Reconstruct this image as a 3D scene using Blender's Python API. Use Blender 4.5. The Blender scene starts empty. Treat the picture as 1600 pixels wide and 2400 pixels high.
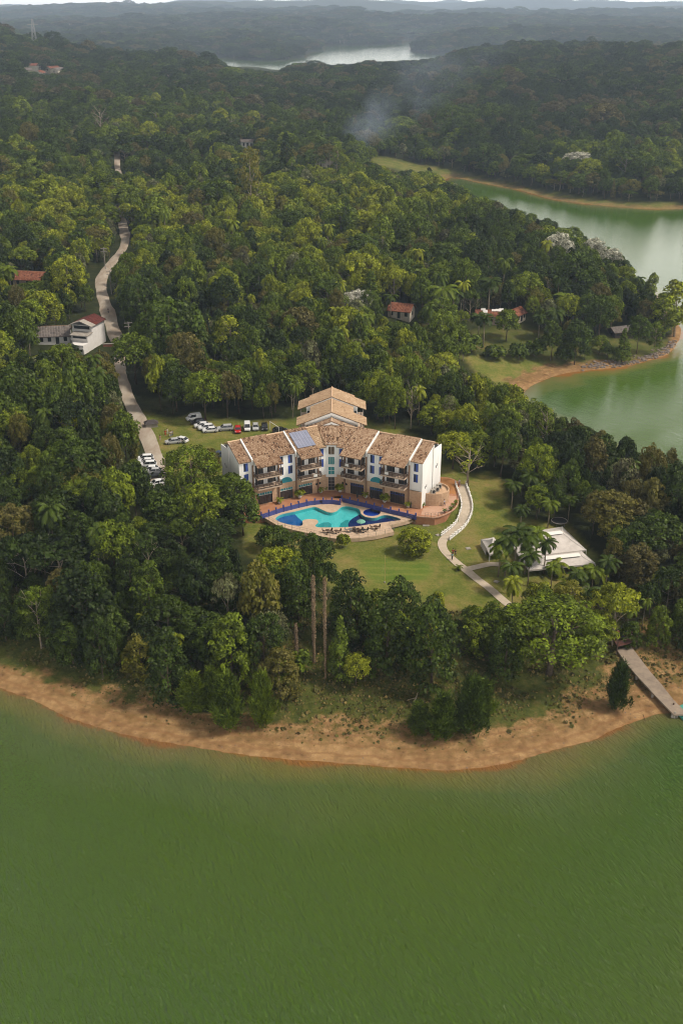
import bpy, bmesh, math, random
import numpy as np
from mathutils import Vector, Matrix
from mathutils.geometry import tessellate_polygon

# ------------------------------------------------------------------ camera
scene = bpy.context.scene
COL = scene.collection
CAM_Z = 112.0
FPX = 2500.0                       # focal length in pixels of the 1600 x 2400 photograph
PITCH = math.radians(25.36)
CP, SP = math.cos(PITCH), math.sin(PITCH)
cam_data = bpy.data.cameras.new('camera')
cam_data.sensor_fit = 'VERTICAL'
cam_data.sensor_height = 36.0
cam_data.sensor_width = 24.0
cam_data.lens = 36.0 * FPX / 2400.0
cam_data.clip_start = 1.0
cam_data.clip_end = 60000.0
cam = bpy.data.objects.new('camera', cam_data)
cam.location = (0, 0, CAM_Z)
cam.rotation_euler = (math.pi / 2 - PITCH, 0, 0)
COL.objects.link(cam)
scene.camera = cam

# ------------------------------------------------------------------ sky, sun, exposure
SUN_EL, SUN_AZ = math.radians(53), math.radians(100)     # azimuth from +Y towards +X
world = bpy.data.worlds.new('World')
scene.world = world
world.use_nodes = True
wt = world.node_tree
wt.nodes.clear()
w_out = wt.nodes.new('ShaderNodeOutputWorld')
w_bg = wt.nodes.new('ShaderNodeBackground')
w_sky = wt.nodes.new('ShaderNodeTexSky')
w_sky.sky_type = 'NISHITA'
w_sky.sun_disc = False
w_sky.sun_elevation = SUN_EL
w_sky.sun_rotation = SUN_AZ
w_sky.altitude = 800
w_sky.air_density = 1.0
w_sky.dust_density = 3.0
w_tc = wt.nodes.new('ShaderNodeTexCoord')
w_map = wt.nodes.new('ShaderNodeMapping')
w_map.inputs['Scale'].default_value = (1, 1, 4)
w_noise = wt.nodes.new('ShaderNodeTexNoise')
w_noise.inputs['Scale'].default_value = 2.2
w_noise.inputs['Detail'].default_value = 6
w_ramp = wt.nodes.new('ShaderNodeValToRGB')
w_ramp.color_ramp.elements[0].position = 0.3
w_ramp.color_ramp.elements[0].color = (0.62, 0.62, 0.62, 1)
w_ramp.color_ramp.elements[1].position = 0.62
w_ramp.color_ramp.elements[1].color = (0.92, 0.92, 0.92, 1)
w_mix = wt.nodes.new('ShaderNodeMixRGB')
w_mix.inputs[2].default_value = (6.4, 5.95, 5.3, 1)        # thin even cloud, in the sky texture's own units
wt.links.new(w_tc.outputs['Generated'], w_map.inputs[0])
wt.links.new(w_map.outputs[0], w_noise.inputs['Vector'])
wt.links.new(w_noise.outputs['Fac'], w_ramp.inputs[0])
wt.links.new(w_ramp.outputs[0], w_mix.inputs[0])
wt.links.new(w_sky.outputs[0], w_mix.inputs[1])
# thin cloud glows towards the hidden sun and towards the horizon
w_geo = wt.nodes.new('ShaderNodeNewGeometry')
def w_math(op, a, b, clamp=False):
    n = wt.nodes.new('ShaderNodeMath'); n.operation = op; n.use_clamp = clamp
    for i, v in enumerate((a, b)):
        if isinstance(v, (int, float)): n.inputs[i].default_value = v
        else: wt.links.new(v, n.inputs[i])
    return n.outputs[0]
w_dot = wt.nodes.new('ShaderNodeVectorMath'); w_dot.operation = 'DOT_PRODUCT'
wt.links.new(w_tc.outputs['Generated'], w_dot.inputs[0])
w_dot.inputs[1].default_value = (math.sin(SUN_AZ) * math.cos(SUN_EL), math.cos(SUN_AZ) * math.cos(SUN_EL), math.sin(SUN_EL))
w_glow = w_math('MULTIPLY', w_math('POWER', w_math('MAXIMUM', w_dot.outputs['Value'], 0.0), 3.0), 1.0)
w_sep = wt.nodes.new('ShaderNodeSeparateXYZ'); wt.links.new(w_tc.outputs['Generated'], w_sep.inputs[0])
w_hor = w_math('MULTIPLY', w_math('POWER', w_math('SUBTRACT', 1.0, w_math('ABSOLUTE', w_sep.outputs['Z'], 0), True), 4.2), 6.0)
w_fac = w_math('ADD', w_math('ADD', w_glow, w_hor), 0.34)
w_scale = wt.nodes.new('ShaderNodeVectorMath'); w_scale.operation = 'SCALE'
wt.links.new(w_mix.outputs[0], w_scale.inputs[0]); wt.links.new(w_fac, w_scale.inputs['Scale'])
wt.links.new(w_scale.outputs[0], w_bg.inputs['Color'])
w_bg.inputs['Strength'].default_value = 0.05
wt.links.new(w_bg.outputs[0], w_out.inputs['Surface'])

sun_data = bpy.data.lights.new('sun', 'SUN')
sun_data.energy = 1.5
sun_data.angle = math.radians(10)
sun_data.color = (1.0, 0.90, 0.76)
sun = bpy.data.objects.new('sun', sun_data)
sd = Vector((math.sin(SUN_AZ) * math.cos(SUN_EL), math.cos(SUN_AZ) * math.cos(SUN_EL), math.sin(SUN_EL)))
sun.rotation_euler = sd.to_track_quat('Z', 'Y').to_euler()
sun.location = sd * 300
COL.objects.link(sun)

scene.view_settings.view_transform = 'Standard'
scene.view_settings.look = 'None'
scene.view_settings.exposure = 1.28
scene.view_settings.gamma = 1.0
scene.view_settings.use_curve_mapping = False
scene.render.engine = 'CYCLES'
scene.cycles.max_bounces = 6
scene.cycles.diffuse_bounces = 1
scene.cycles.glossy_bounces = 2
scene.cycles.transmission_bounces = 4
scene.cycles.transparent_max_bounces = 8
scene.cycles.volume_bounces = 0
scene.cycles.use_denoising = True
scene.cycles.denoising_input_passes = 'RGB_ALBEDO_NORMAL'
scene.cycles.denoising_prefilter = 'ACCURATE'
scene.cycles.caustics_reflective = False
scene.cycles.caustics_refractive = False
scene.cycles.sample_clamp_indirect = 4
scene.cycles.filter_width = 1.1

# ------------------------------------------------------------------ projection helpers
def proj(x, y, z):
    dep = y * CP + (CAM_Z - z) * SP
    return 800 + FPX * x / dep, 1200 + FPX * ((CAM_Z - z) * CP - y * SP) / dep

def unproj(px, py, z):
    """the point at height z that the photograph's pixel (px, py) shows"""
    a, b = (px - 800) / FPX, (py - 1200) / FPX
    rz = -SP - b * CP
    ry = CP - b * SP
    t = (z - CAM_Z) / rz
    return a * t, ry * t

def in_poly(px, py, poly):
    px = np.asarray(px, float); py = np.asarray(py, float)
    P = np.array(poly, float); Q = np.roll(P, -1, 0)
    if px.size <= 400:
        a, b = px.reshape(-1, 1), py.reshape(-1, 1)
        dy = np.where(Q[:, 1] == P[:, 1], 1e-12, Q[:, 1] - P[:, 1])
        c = ((P[:, 1] > b) != (Q[:, 1] > b)) & (a < (Q[:, 0] - P[:, 0]) * (b - P[:, 1]) / dy + P[:, 0])
        return (c.sum(1) % 2 == 1).reshape(px.shape)
    inside = np.zeros(px.shape, bool)
    for (x1, y1), (x2, y2) in zip(P, Q):
        if y1 == y2: continue
        inside ^= ((y1 > py) != (y2 > py)) & (px < (x2 - x1) * (py - y1) / (y2 - y1) + x1)
    return inside

def seg_dist(x, y, pts, closed=False):
    x = np.asarray(x, float); y = np.asarray(y, float)
    P = np.array(pts, float)
    A = P if closed else P[:-1]
    B = np.roll(P, -1, 0) if closed else P[1:]
    D = B - A; Ls = (D ** 2).sum(1) + 1e-12
    if x.size <= 400:
        a, b = x.reshape(-1, 1), y.reshape(-1, 1)
        t = np.clip(((a - A[:, 0]) * D[:, 0] + (b - A[:, 1]) * D[:, 1]) / Ls, 0, 1)
        d = (a - A[:, 0] - t * D[:, 0]) ** 2 + (b - A[:, 1] - t * D[:, 1]) ** 2
        return np.sqrt(d.min(1)).reshape(x.shape)
    best = np.full(x.shape, 1e18)
    for (ax, ay), (dx, dy), L in zip(A, D, Ls):
        t = np.clip(((x - ax) * dx + (y - ay) * dy) / L, 0, 1)
        best = np.minimum(best, (x - ax - t * dx) ** 2 + (y - ay - t * dy) ** 2)
    return np.sqrt(best)

def catmull(pts, n=6, closed=False):
    P = [np.array(p, float) for p in pts]
    out = []
    m = len(P)
    for i in range(m if closed else m - 1):
        if closed:
            p0, p1, p2, p3 = P[(i - 1) % m], P[i], P[(i + 1) % m], P[(i + 2) % m]
        else:
            p0, p1, p2, p3 = P[max(i - 1, 0)], P[i], P[i + 1], P[min(i + 2, m - 1)]
        for k in range(n):
            t = k / n
            out.append(tuple(0.5 * ((2 * p1) + (-p0 + p2) * t + (2 * p0 - 5 * p1 + 4 * p2 - p3) * t * t + (-p0 + 3 * p1 - 3 * p2 + p3) * t ** 3)))
    if not closed: out.append(tuple(P[-1]))
    return out

def _hash(ix, iy, s):
    h = (ix.astype(np.int64) * 374761393 + iy.astype(np.int64) * 668265263 + s * 974711) & 0x7fffffff
    h = ((h ^ (h >> 13)) * 1274126177) & 0x7fffffff
    return ((h ^ (h >> 16)) & 0xffff) / 65535.0

def vnoise(x, y, s=0):
    x = np.asarray(x, float); y = np.asarray(y, float)
    ix = np.floor(x); iy = np.floor(y)
    fx = x - ix; fy = y - iy
    fx = fx * fx * (3 - 2 * fx); fy = fy * fy * (3 - 2 * fy)
    a = _hash(ix, iy, s); b = _hash(ix + 1, iy, s); c = _hash(ix, iy + 1, s); d = _hash(ix + 1, iy + 1, s)
    return (a * (1 - fx) + b * fx) * (1 - fy) + (c * (1 - fx) + d * fx) * fy

def fbm(x, y, s=0, o=4):
    t = 0; a = 0.5; n = 0
    for k in range(o):
        t = t + a * vnoise(x * 2 ** k + 17.3 * k, y * 2 ** k + 5.1 * k, s + k); n += a; a *= 0.5
    return t / n

# ------------------------------------------------------------------ object helpers
def link(o, parent=None):
    COL.objects.link(o)
    if parent is not None: o.parent = parent
    return o

def tag(o, label=None, cat=None, group=None, kind=None):
    if label: o['label'] = label
    if cat: o['category'] = cat
    if group: o['group'] = group
    if kind: o['kind'] = kind
    return o

def empty(name, loc=(0, 0, 0), rz=0.0, label=None, cat=None, group=None):
    o = bpy.data.objects.new(name, None)
    o.location = loc; o.rotation_euler = (0, 0, rz); o.empty_display_size = 0.5
    link(o)
    return tag(o, label, cat, group)

class MB:
    """collects vertices and faces, then links them as ONE mesh object"""
    def __init__(s): s.v = []; s.f = []; s.tone = []
    def add(s, vs, fs, tone=0.5):
        b = len(s.v)
        s.v += [tuple(map(float, p)) for p in vs]
        s.f += [tuple(b + i for i in f) for f in fs]
        s.tone += [tone] * len(fs)
        return s
    def hexa(s, c, tone=0.5):
        """eight corners: bottom four counter-clockwise, then top four"""
        return s.add(c, [(3, 2, 1, 0), (4, 5, 6, 7), (0, 1, 5, 4), (1, 2, 6, 5), (2, 3, 7, 6), (3, 0, 4, 7)], tone)
    def box(s, x0, x1, y0, y1, z0, z1, tone=0.5):
        return s.hexa([(x0, y0, z0), (x1, y0, z0), (x1, y1, z0), (x0, y1, z0), (x0, y0, z1), (x1, y0, z1), (x1, y1, z1), (x0, y1, z1)], tone)
    def tube(s, path, radii, n=6, cap=True, tone=0.5):
        path = [Vector(p) for p in path]
        if not hasattr(radii, '__len__'): radii = [radii] * len(path)
        vs, fs = [], []
        for i, p in enumerate(path):
            d = (path[min(i + 1, len(path) - 1)] - path[max(i - 1, 0)])
            d = d.normalized() if d.length > 1e-9 else Vector((0, 0, 1))
            u = d.orthogonal().normalized() if i == 0 else (u - d * u.dot(d)).normalized()
            w = d.cross(u)
            for k in range(n):
                a = 2 * math.pi * k / n
                vs.append(p + (u * math.cos(a) + w * math.sin(a)) * radii[i])
        for i in range(len(path) - 1):
            for k in range(n):
                fs.append((i * n + k, i * n + (k + 1) % n, (i + 1) * n + (k + 1) % n, (i + 1) * n + k))
        if cap:
            fs.append(tuple(reversed(range(n)))); fs.append(tuple((len(path) - 1) * n + k for k in range(n)))
        return s.add(vs, fs, tone)
    def lathe(s, prof, cx=0, cy=0, n=12, tone=0.5, sx=1, sy=1):
        vs, fs = [], []
        for r, z in prof:
            for k in range(n):
                a = 2 * math.pi * k / n
                vs.append((cx + r * sx * math.cos(a), cy + r * sy * math.sin(a), z))
        for i in range(len(prof) - 1):
            for k in range(n):
                fs.append((i * n + k, i * n + (k + 1) % n, (i + 1) * n + (k + 1) % n, (i + 1) * n + k))
        fs.append(tuple(reversed(range(n)))); fs.append(tuple((len(prof) - 1) * n + k for k in range(n)))
        return s.add(vs, fs, tone)
    def prism(s, poly, z0, z1, holes=(), tone=0.5, bottom=False):
        """flat top polygon (with holes) and its sides"""
        rings = [list(poly)] + [list(h) for h in holes]
        tri = tessellate_polygon([[Vector((p[0], p[1], 0)) for p in r] for r in rings])
        flat = [p for r in rings for p in r]
        fs = []
        for t in tri:
            a, b, c = [flat[i] for i in t]
            cr = (b[0] - a[0]) * (c[1] - a[1]) - (b[1] - a[1]) * (c[0] - a[0])
            fs.append(tuple(t) if cr > 0 else tuple(reversed(t)))
        s.add([(p[0], p[1], z1) for p in flat], fs, tone)
        if bottom: s.add([(p[0], p[1], z0) for p in flat], [tuple(reversed(f)) for f in fs], tone)
        if z1 - z0 > 1e-6:
            for r in rings:
                n = len(r)
                s.add([(p[0], p[1], z0) for p in r] + [(p[0], p[1], z1) for p in r], [(i, (i + 1) % n, n + (i + 1) % n, n + i) for i in range(n)], tone)
        return s
    def mesh(s, name, mat, smooth=False, tone=False):
        me = bpy.data.meshes.new(name)
        me.from_pydata(s.v, [], s.f)
        if mat: me.materials.append(mat)
        if smooth: me.polygons.foreach_set('use_smooth', [True] * len(s.f))
        if tone:
            at = me.attributes.new('tone', 'FLOAT', 'FACE'); at.data.foreach_set('value', s.tone)
        me.update()
        return me
    def build(s, name, mat, parent=None, smooth=False, tone=False, loc=None):
        o = bpy.data.objects.new(name, s.mesh(name, mat, smooth, tone))
        if loc is not None: o.location = loc
        return link(o, parent)

def copy_tree(o, parent=None):
    c = o.copy(); COL.objects.link(c); c.parent = parent
    for ch in o.children: copy_tree(ch, c)
    return c

# ------------------------------------------------------------------ materials
MAT = {}
def mat(name, color=(0.5, 0.5, 0.5), rough=0.8, spec=0.3, noise=None, bump=None, tone=None, metallic=0.0, streak=None):
    """noise = (scale, other colour, amount); bump = (scale, strength); tone = [(pos, colour)...] over the face attribute 'tone'"""
    m = bpy.data.materials.new(name); m.use_nodes = True
    nt = m.node_tree; N = nt.nodes; L = nt.links
    b = N['Principled BSDF']
    b.inputs['Roughness'].default_value = rough
    b.inputs['Specular IOR Level'].default_value = spec
    b.inputs['Metallic'].default_value = metallic
    col = None
    if tone:
        at = N.new('ShaderNodeAttribute'); at.attribute_name = 'tone'
        r = N.new('ShaderNodeValToRGB'); e = r.color_ramp.elements
        while len(e) < len(tone): e.new(0.5)
        for k, (p, c) in enumerate(tone): e[k].position = p; e[k].color = (*c, 1)
        L.new(at.outputs['Fac'], r.inputs[0]); col = r.outputs[0]
    if noise:
        tc = N.new('ShaderNodeTexCoord')
        nz = N.new('ShaderNodeTexNoise'); nz.inputs['Scale'].default_value = noise[0]; nz.inputs['Detail'].default_value = 5
        nz.inputs['Roughness'].default_value = 0.65
        if streak:
            mp = N.new('ShaderNodeMapping'); mp.inputs['Scale'].default_value = streak
            L.new(tc.outputs['Object'], mp.inputs[0]); L.new(mp.outputs[0], nz.inputs['Vector'])
        else:
            L.new(tc.outputs['Object'], nz.inputs['Vector'])
        r2 = N.new('ShaderNodeValToRGB'); r2.color_ramp.elements[0].position = 0.38; r2.color_ramp.elements[1].position = 0.68
        r2.color_ramp.elements[0].color = (0, 0, 0, 1); r2.color_ramp.elements[1].color = (noise[2],) * 3 + (1,)
        L.new(nz.outputs['Fac'], r2.inputs[0])
        mx = N.new('ShaderNodeMixRGB'); L.new(r2.outputs[0], mx.inputs[0])
        if col: L.new(col, mx.inputs[1])
        else: mx.inputs[1].default_value = (*color, 1)
        mx.inputs[2].default_value = (*noise[1], 1)
        col = mx.outputs[0]
    if col: L.new(col, b.inputs['Base Color'])
    else: b.inputs['Base Color'].default_value = (*color, 1)
    if bump:
        tc = N.new('ShaderNodeTexCoord')
        nz = N.new('ShaderNodeTexNoise'); nz.inputs['Scale'].default_value = bump[0]; nz.inputs['Detail'].default_value = 4
        L.new(tc.outputs['Object'], nz.inputs['Vector'])
        bp = N.new('ShaderNodeBump'); bp.inputs['Strength'].default_value = bump[1]; bp.inputs['Distance'].default_value = 0.1
        L.new(nz.outputs['Fac'], bp.inputs['Height']); L.new(bp.outputs[0], b.inputs['Normal'])
    MAT[name] = m
    return m
# ------------------------------------------------------------------ shorelines (traced on the water level, in metres)
def W(pts, z=0.0): return [unproj(px, py, z) for px, py in pts]

front_px = [(-700, 1250), (-300, 1470), (-120, 1555), (0, 1612), (77, 1641), (153, 1679), (230, 1705), (306, 1725), (434, 1748), (561, 1768), (663, 1779), (800, 1789), (880, 1796),
            (961, 1801), (1038, 1806), (1114, 1801), (1200, 1786), (1300, 1757), (1350, 1745), (1396, 1732), (1434, 1711), (1491, 1690), (1539, 1674), (1575, 1672), (1640, 1664), (1760, 1640), (2000, 1560), (2400, 1450)]
front_line = catmull(W(front_px), 5)
front_lake = front_line + [(900, 150), (900, -900), (-900, -900), (-900, 150)]
right_lake = catmull(W([(1055, 414), (1126, 429), (1223, 448), (1290, 467), (1387, 480), (1489, 489), (1565, 491), (1700, 485)]), 3) + \
    W([(2400, 500), (3000, 900), (2600, 1150), (2100, 1220)]) + \
    catmull(W([(1800, 1220), (1600, 1160), (1500, 1105), (1400, 1050), (1300, 1005), (1240, 965), (1222, 935), (1232, 914), (1261, 897), (1308, 879), (1356, 871), (1426, 864), (1474, 857), (1521, 844), (1562, 832),
               (1585, 806), (1594, 784), (1590, 760), (1560, 715), (1480, 655), (1380, 598), (1260, 552), (1150, 512), (1075, 458), (1040, 425)]), 3)
far_lake = W([(500, 133), (560, 140), (640, 145), (715, 136), (720, 124), (760, 121), (758, 106), (850, 108), (940, 104), (943, 94), (965, 94), (958, 120), (1005, 128), (1080, 131), (1150, 145), (1100, 180), (800, 190), (600, 185), (470, 165)])
far_lake_2 = W([(1015, 78), (1090, 77), (1100, 83), (1020, 83.5)])
LAKES = [front_lake, right_lake, far_lake, far_lake_2]

def shore(x, y):
    """signed distance to the nearest water edge, positive on land"""
    best = np.full(np.shape(x), 1e9)
    inside = np.zeros(np.shape(x), bool)
    for p in LAKES:
        best = np.minimum(best, seg_dist(x, y, p, True))
        inside |= in_poly(x, y, p)
    return np.where(inside, -best, best)

TD = [80, 150, 200, 260, 320, 400, 500, 650, 850, 1000, 1250, 1500, 1750, 2100, 2800, 3400, 4500, 6500, 9000, 12000, 17000]
TA = [-800, 0, 400, 800, 1200, 1600, 2400]
TZ = [[4, 4, 4, 4, 4, 4, 4], [5, 5, 5, 5, 5, 5, 5], [9, 9, 9, 8, 7.5, 7, 6], [12, 12, 11, 9, 8.5, 7, 6], [14, 14, 11, 10, 9, 5, 5],
      [20, 17, 15, 14, 8, 4, 4], [24, 19, 18, 17, 9, 6, 6], [28, 23, 20, 18, 15, 8, 8], [34, 26, 22, 14, 10, 10, 10], [40, 33, 26, 16, 16, 20, 20],
      [58, 48, 32, 26, 36, 42, 45], [75, 64, 36, 24, 45, 50, 48], [70, 66, 26, 16, 44, 42, 40], [45, 36, 10, 4, 20, 26, 30], [40, 36, 32, 12, 12, 26, 30],
      [42, 40, 42, 30, 36, 34, 40], [46, 44, 50, 52, 44, 50, 50], [50, 50, 58, 64, 56, 62, 60], [66, 66, 74, 78, 80, 78, 80], [84, 84, 90, 92, 96, 98, 100], [112, 112, 116, 118, 122, 124, 126]]
_TD = np.log(np.array(TD, float)); _TA = (np.array(TA, float) - 800) / FPX; _TZ = np.array(TZ, float)

def terrain(x, y):
    x = np.asarray(x, float); y = np.maximum(np.asarray(y, float), 1.0)
    ld = np.clip(np.log(y), _TD[0], _TD[-1] - 1e-6); a = np.clip(x / y / 1.05, _TA[0], _TA[-1] - 1e-9)
    i = np.clip(np.searchsorted(_TD, ld, 'right') - 1, 0, len(TD) - 2); j = np.clip(np.searchsorted(_TA, a, 'right') - 1, 0, len(TA) - 2)
    u = (ld - _TD[i]) / (_TD[i + 1] - _TD[i]); v = (a - _TA[j]) / (_TA[j + 1] - _TA[j])
    u = u * u * (3 - 2 * u); v = v * v * (3 - 2 * v)
    z = (_TZ[i, j] * (1 - u) + _TZ[i + 1, j] * u) * (1 - v) + (_TZ[i, j + 1] * (1 - u) + _TZ[i + 1, j + 1] * u) * v
    z = z + np.clip((y - 290) / 400, 0, 1) * 9 * (fbm(x / 120 + 3, y / 120, 5, 3) - 0.5) * 2
    z = z + np.clip((y - 1100) / 900, 0, 1) * 22 * (fbm(x / 420, y / 420 + 9, 7, 4) - 0.5) * 2
    z = z + np.clip((y - 3500) / 6000, 0, 1) * 150 * (fbm(x / 1500 + 4, y / 1200, 11, 5) - 0.47) * 2
    s = shore(x, y)
    bank = np.where(s > 0, 0.02 + 0.10 * s + np.clip(s - 9, 0, 1e9) * 0.12, 0.22 * s)
    bank = np.maximum(bank, -5)
    z = np.maximum(z, 2.0)
    zz = np.minimum(z, bank) - np.maximum(1.2 - np.abs(bank - z), 0) ** 2 / 4.8
    # the levelled ground the hotel, its terrace and the pool deck stand on
    hx = (x + 2.2) / 30; hy = (y - 232) / 24
    w = np.clip((1.35 - np.sqrt(hx ** 2 + hy ** 2)) / 0.35, 0, 1); w = w * w * (3 - 2 * w)
    pad = 7.0 + 1.9 * np.clip(((y - 229.7) * .885 + .465 * np.abs(x + 2.35) - .4) / 2, 0, 1)
    zz = zz * (1 - w) + pad * w
    hx = (x + 34) / 36; hy = (y - 275) / 24
    w = np.clip((1.3 - np.sqrt(hx ** 2 + hy ** 2)) / 0.3, 0, 1); w = w * w * (3 - 2 * w)
    return zz * (1 - w) + 9.6 * w

def ground(px, py, it=12):
    """the point of the terrain that pixel (px, py) of the photograph shows"""
    a, b = (px - 800) / FPX, (py - 1200) / FPX
    d = np.array([a, CP - b * SP, -SP - b * CP])
    t = 80.0
    while t < 40000:
        p = d * t
        h = CAM_Z + p[2] - float(terrain(np.array([p[0]]), np.array([p[1]]))[0])
        if h < 0.02: break
        t += max(0.4, h * 1.0)
    return float(d[0] * t), float(d[1] * t), float(terrain(np.array([d[0] * t]), np.array([d[1] * t]))[0])

def tz(x, y): return float(terrain(np.array([x], float), np.array([y], float))[0])

# ------------------------------------------------------------------ outlines of the open ground, as seen in the photograph
LAWN = [(560, 1060), (690, 985), (860, 985), (1034, 1042), (1036, 1095), (1070, 1085), (1100, 1120), (1130, 1110), (1165, 1120), (1180, 1150), (1200, 1215), (1330, 1230), (1400, 1300), (1400, 1345), (1290, 1385), (1225, 1425), (1150, 1440), (1000, 1430), (860, 1430),
        (790, 1400), (740, 1340), (640, 1330), (570, 1290), (560, 1200)]
PARKING = [(336, 960), (400, 985), (425, 978), (465, 968), (510, 984), (600, 988), (690, 982), (712, 985), (720, 1060), (560, 1120), (440, 1120), (400, 1110), (372, 1080), (340, 1000)]
MEADOW = [(1060, 822), (1150, 842), (1240, 838), (1300, 845), (1335, 860), (1300, 880), (1240, 905), (1225, 930), (1170, 905), (1110, 870)]
PARK = [(1110, 775), (1250, 765), (1400, 790), (1560, 790), (1590, 800), (1520, 850), (1430, 866), (1330, 865), (1200, 838), (1100, 820)]
FIELD = [(865, 366), (920, 370), (1000, 388), (1060, 398), (1200, 432), (1290, 452), (1380, 466), (1500, 475), (1580, 474), (1580, 495), (1400, 485), (1200, 450), (1050, 422), (960, 405), (880, 390)]
ROAD_A = [(286, 815), (281, 840), (283, 868), (290, 895), (300, 930), (326, 985), (352, 1040), (366, 1085), (372, 1120), (385, 1160)]
ROAD_B = [(288, 810), (272, 790), (254, 735), (240, 690), (238, 655), (256, 625), (276, 600), (290, 580), (294, 555), (288, 525), (282, 490), (290, 450), (286, 420), (276, 395), (275, 370), (270, 340)]

x_mesh = None
def soft(x, y, z, poly, wob=10):
    px, py = proj(x, y, z)
    n = fbm(x / 5, y / 5, 31, 3) - 0.5
    m = fbm(x / 5 + 40, y / 5 + 9, 37, 3) - 0.5
    t = 0.0
    for k in range(7):      # averaged over a small patch so that the edge fades
        a = k * 0.9; r = 0 if k == 0 else 7
        t = t + in_poly(px + n * wob * 2.4 + r * math.cos(a), py + m * wob * 1.6 + r * .7 * math.sin(a), poly)
    return t / 7

def make_terrain():
    ang = np.radians(np.linspace(-42, 42, 330))
    d = [100.0]
    while d[-1] < 17000: d.append(d[-1] + max(0.8, d[-1] * 0.0068))
    d = np.array(d)
    A, D = np.meshgrid(ang, d)
    X = np.tan(A) * D; Y = D
    x = X.ravel(); y = Y.ravel()
    z = terrain(x, y)
    s = shore(x, y)
    z = z + (fbm(x / 1.7, y / 1.7, 3, 3) - 0.5) * 0.25 * (s > 1) * np.clip(1 - y / 600, 0, 1)
    nr, nc = len(d), len(ang)
    idx = np.arange(nr * nc).reshape(nr, nc)
    q = np.stack([idx[:-1, :-1], idx[:-1, 1:], idx[1:, 1:], idx[1:, :-1]], -1).reshape(-1, 4)
    me = bpy.data.meshes.new('terrain')
    me.vertices.add(len(x)); me.vertices.foreach_set('co', np.stack([x, y, z], 1).ravel())
    me.loops.add(q.size); me.loops.foreach_set('vertex_index', q.ravel())
    me.polygons.add(len(q)); me.polygons.foreach_set('loop_start', np.arange(0, q.size, 4)); me.polygons.foreach_set('loop_total', np.full(len(q), 4))
    me.polygons.foreach_set('use_smooth', np.ones(len(q), bool))
    me.update()
    lawn = np.zeros(len(x))
    for p, v in ((LAWN, 1.0), (PARKING, 1.0), (MEADOW, 1.0), (PARK, 0.5), (FIELD, 0.8)):
        lawn = np.maximum(lawn, soft(x, y, z, p) * v)
    sand = np.zeros(len(x))
    # bare sandy bank: wide on the near beach, thin round the right-hand lake
    wid = np.full(len(x), 3.5)
    near = y < 260
    pxs, pys = proj(x, y, z)
    wf = np.interp(pxs, [-400, 0, 200, 420, 640, 820, 1000, 1150, 1300, 1440, 1520, 1700], [6, 6.5, 9, 11.5, 10.5, 12, 12.5, 10, 10, 15, 22, 28])
    wid = np.where(near, wf, wid)
    cove = in_poly(pxs, pys, [(1150, 840), (1330, 845), (1500, 845), (1480, 880), (1300, 900), (1220, 945), (1130, 920), (1200, 870)])
    wid = np.where(cove, 9, wid)
    wid = np.where((y > 560) & (y < 1100), 9, wid)
    n = fbm(x / 3.2, y / 3.2, 51, 4)
    sand = np.clip((wid * (0.42 + 1.0 * n) - s) / 2.5 + 0.3, 0, 1) * (s < 60) * (y < 1500) * np.where(y > 560, .5, 1)
    turf = soft(x, y, z, [(835, 1320), (850, 1310), (1005, 1314), (1012, 1345), (990, 1364), (870, 1366)], 3).astype(float)
    for nm, v in (('turf', turf), ('lawn', lawn), ('sand', sand), ('shore', s)):
        at = me.attributes.new(nm, 'FLOAT', 'POINT'); at.data.foreach_set('value', v.astype(np.float32))
    me.materials.append(ground_material())
    o = bpy.data.objects.new('terrain', me); link(o); tag(o, kind='structure')

def _n(N, t, **kw):
    n = N.new(t)
    for k, v in kw.items(): n.inputs[k].default_value = v
    return n

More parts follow.
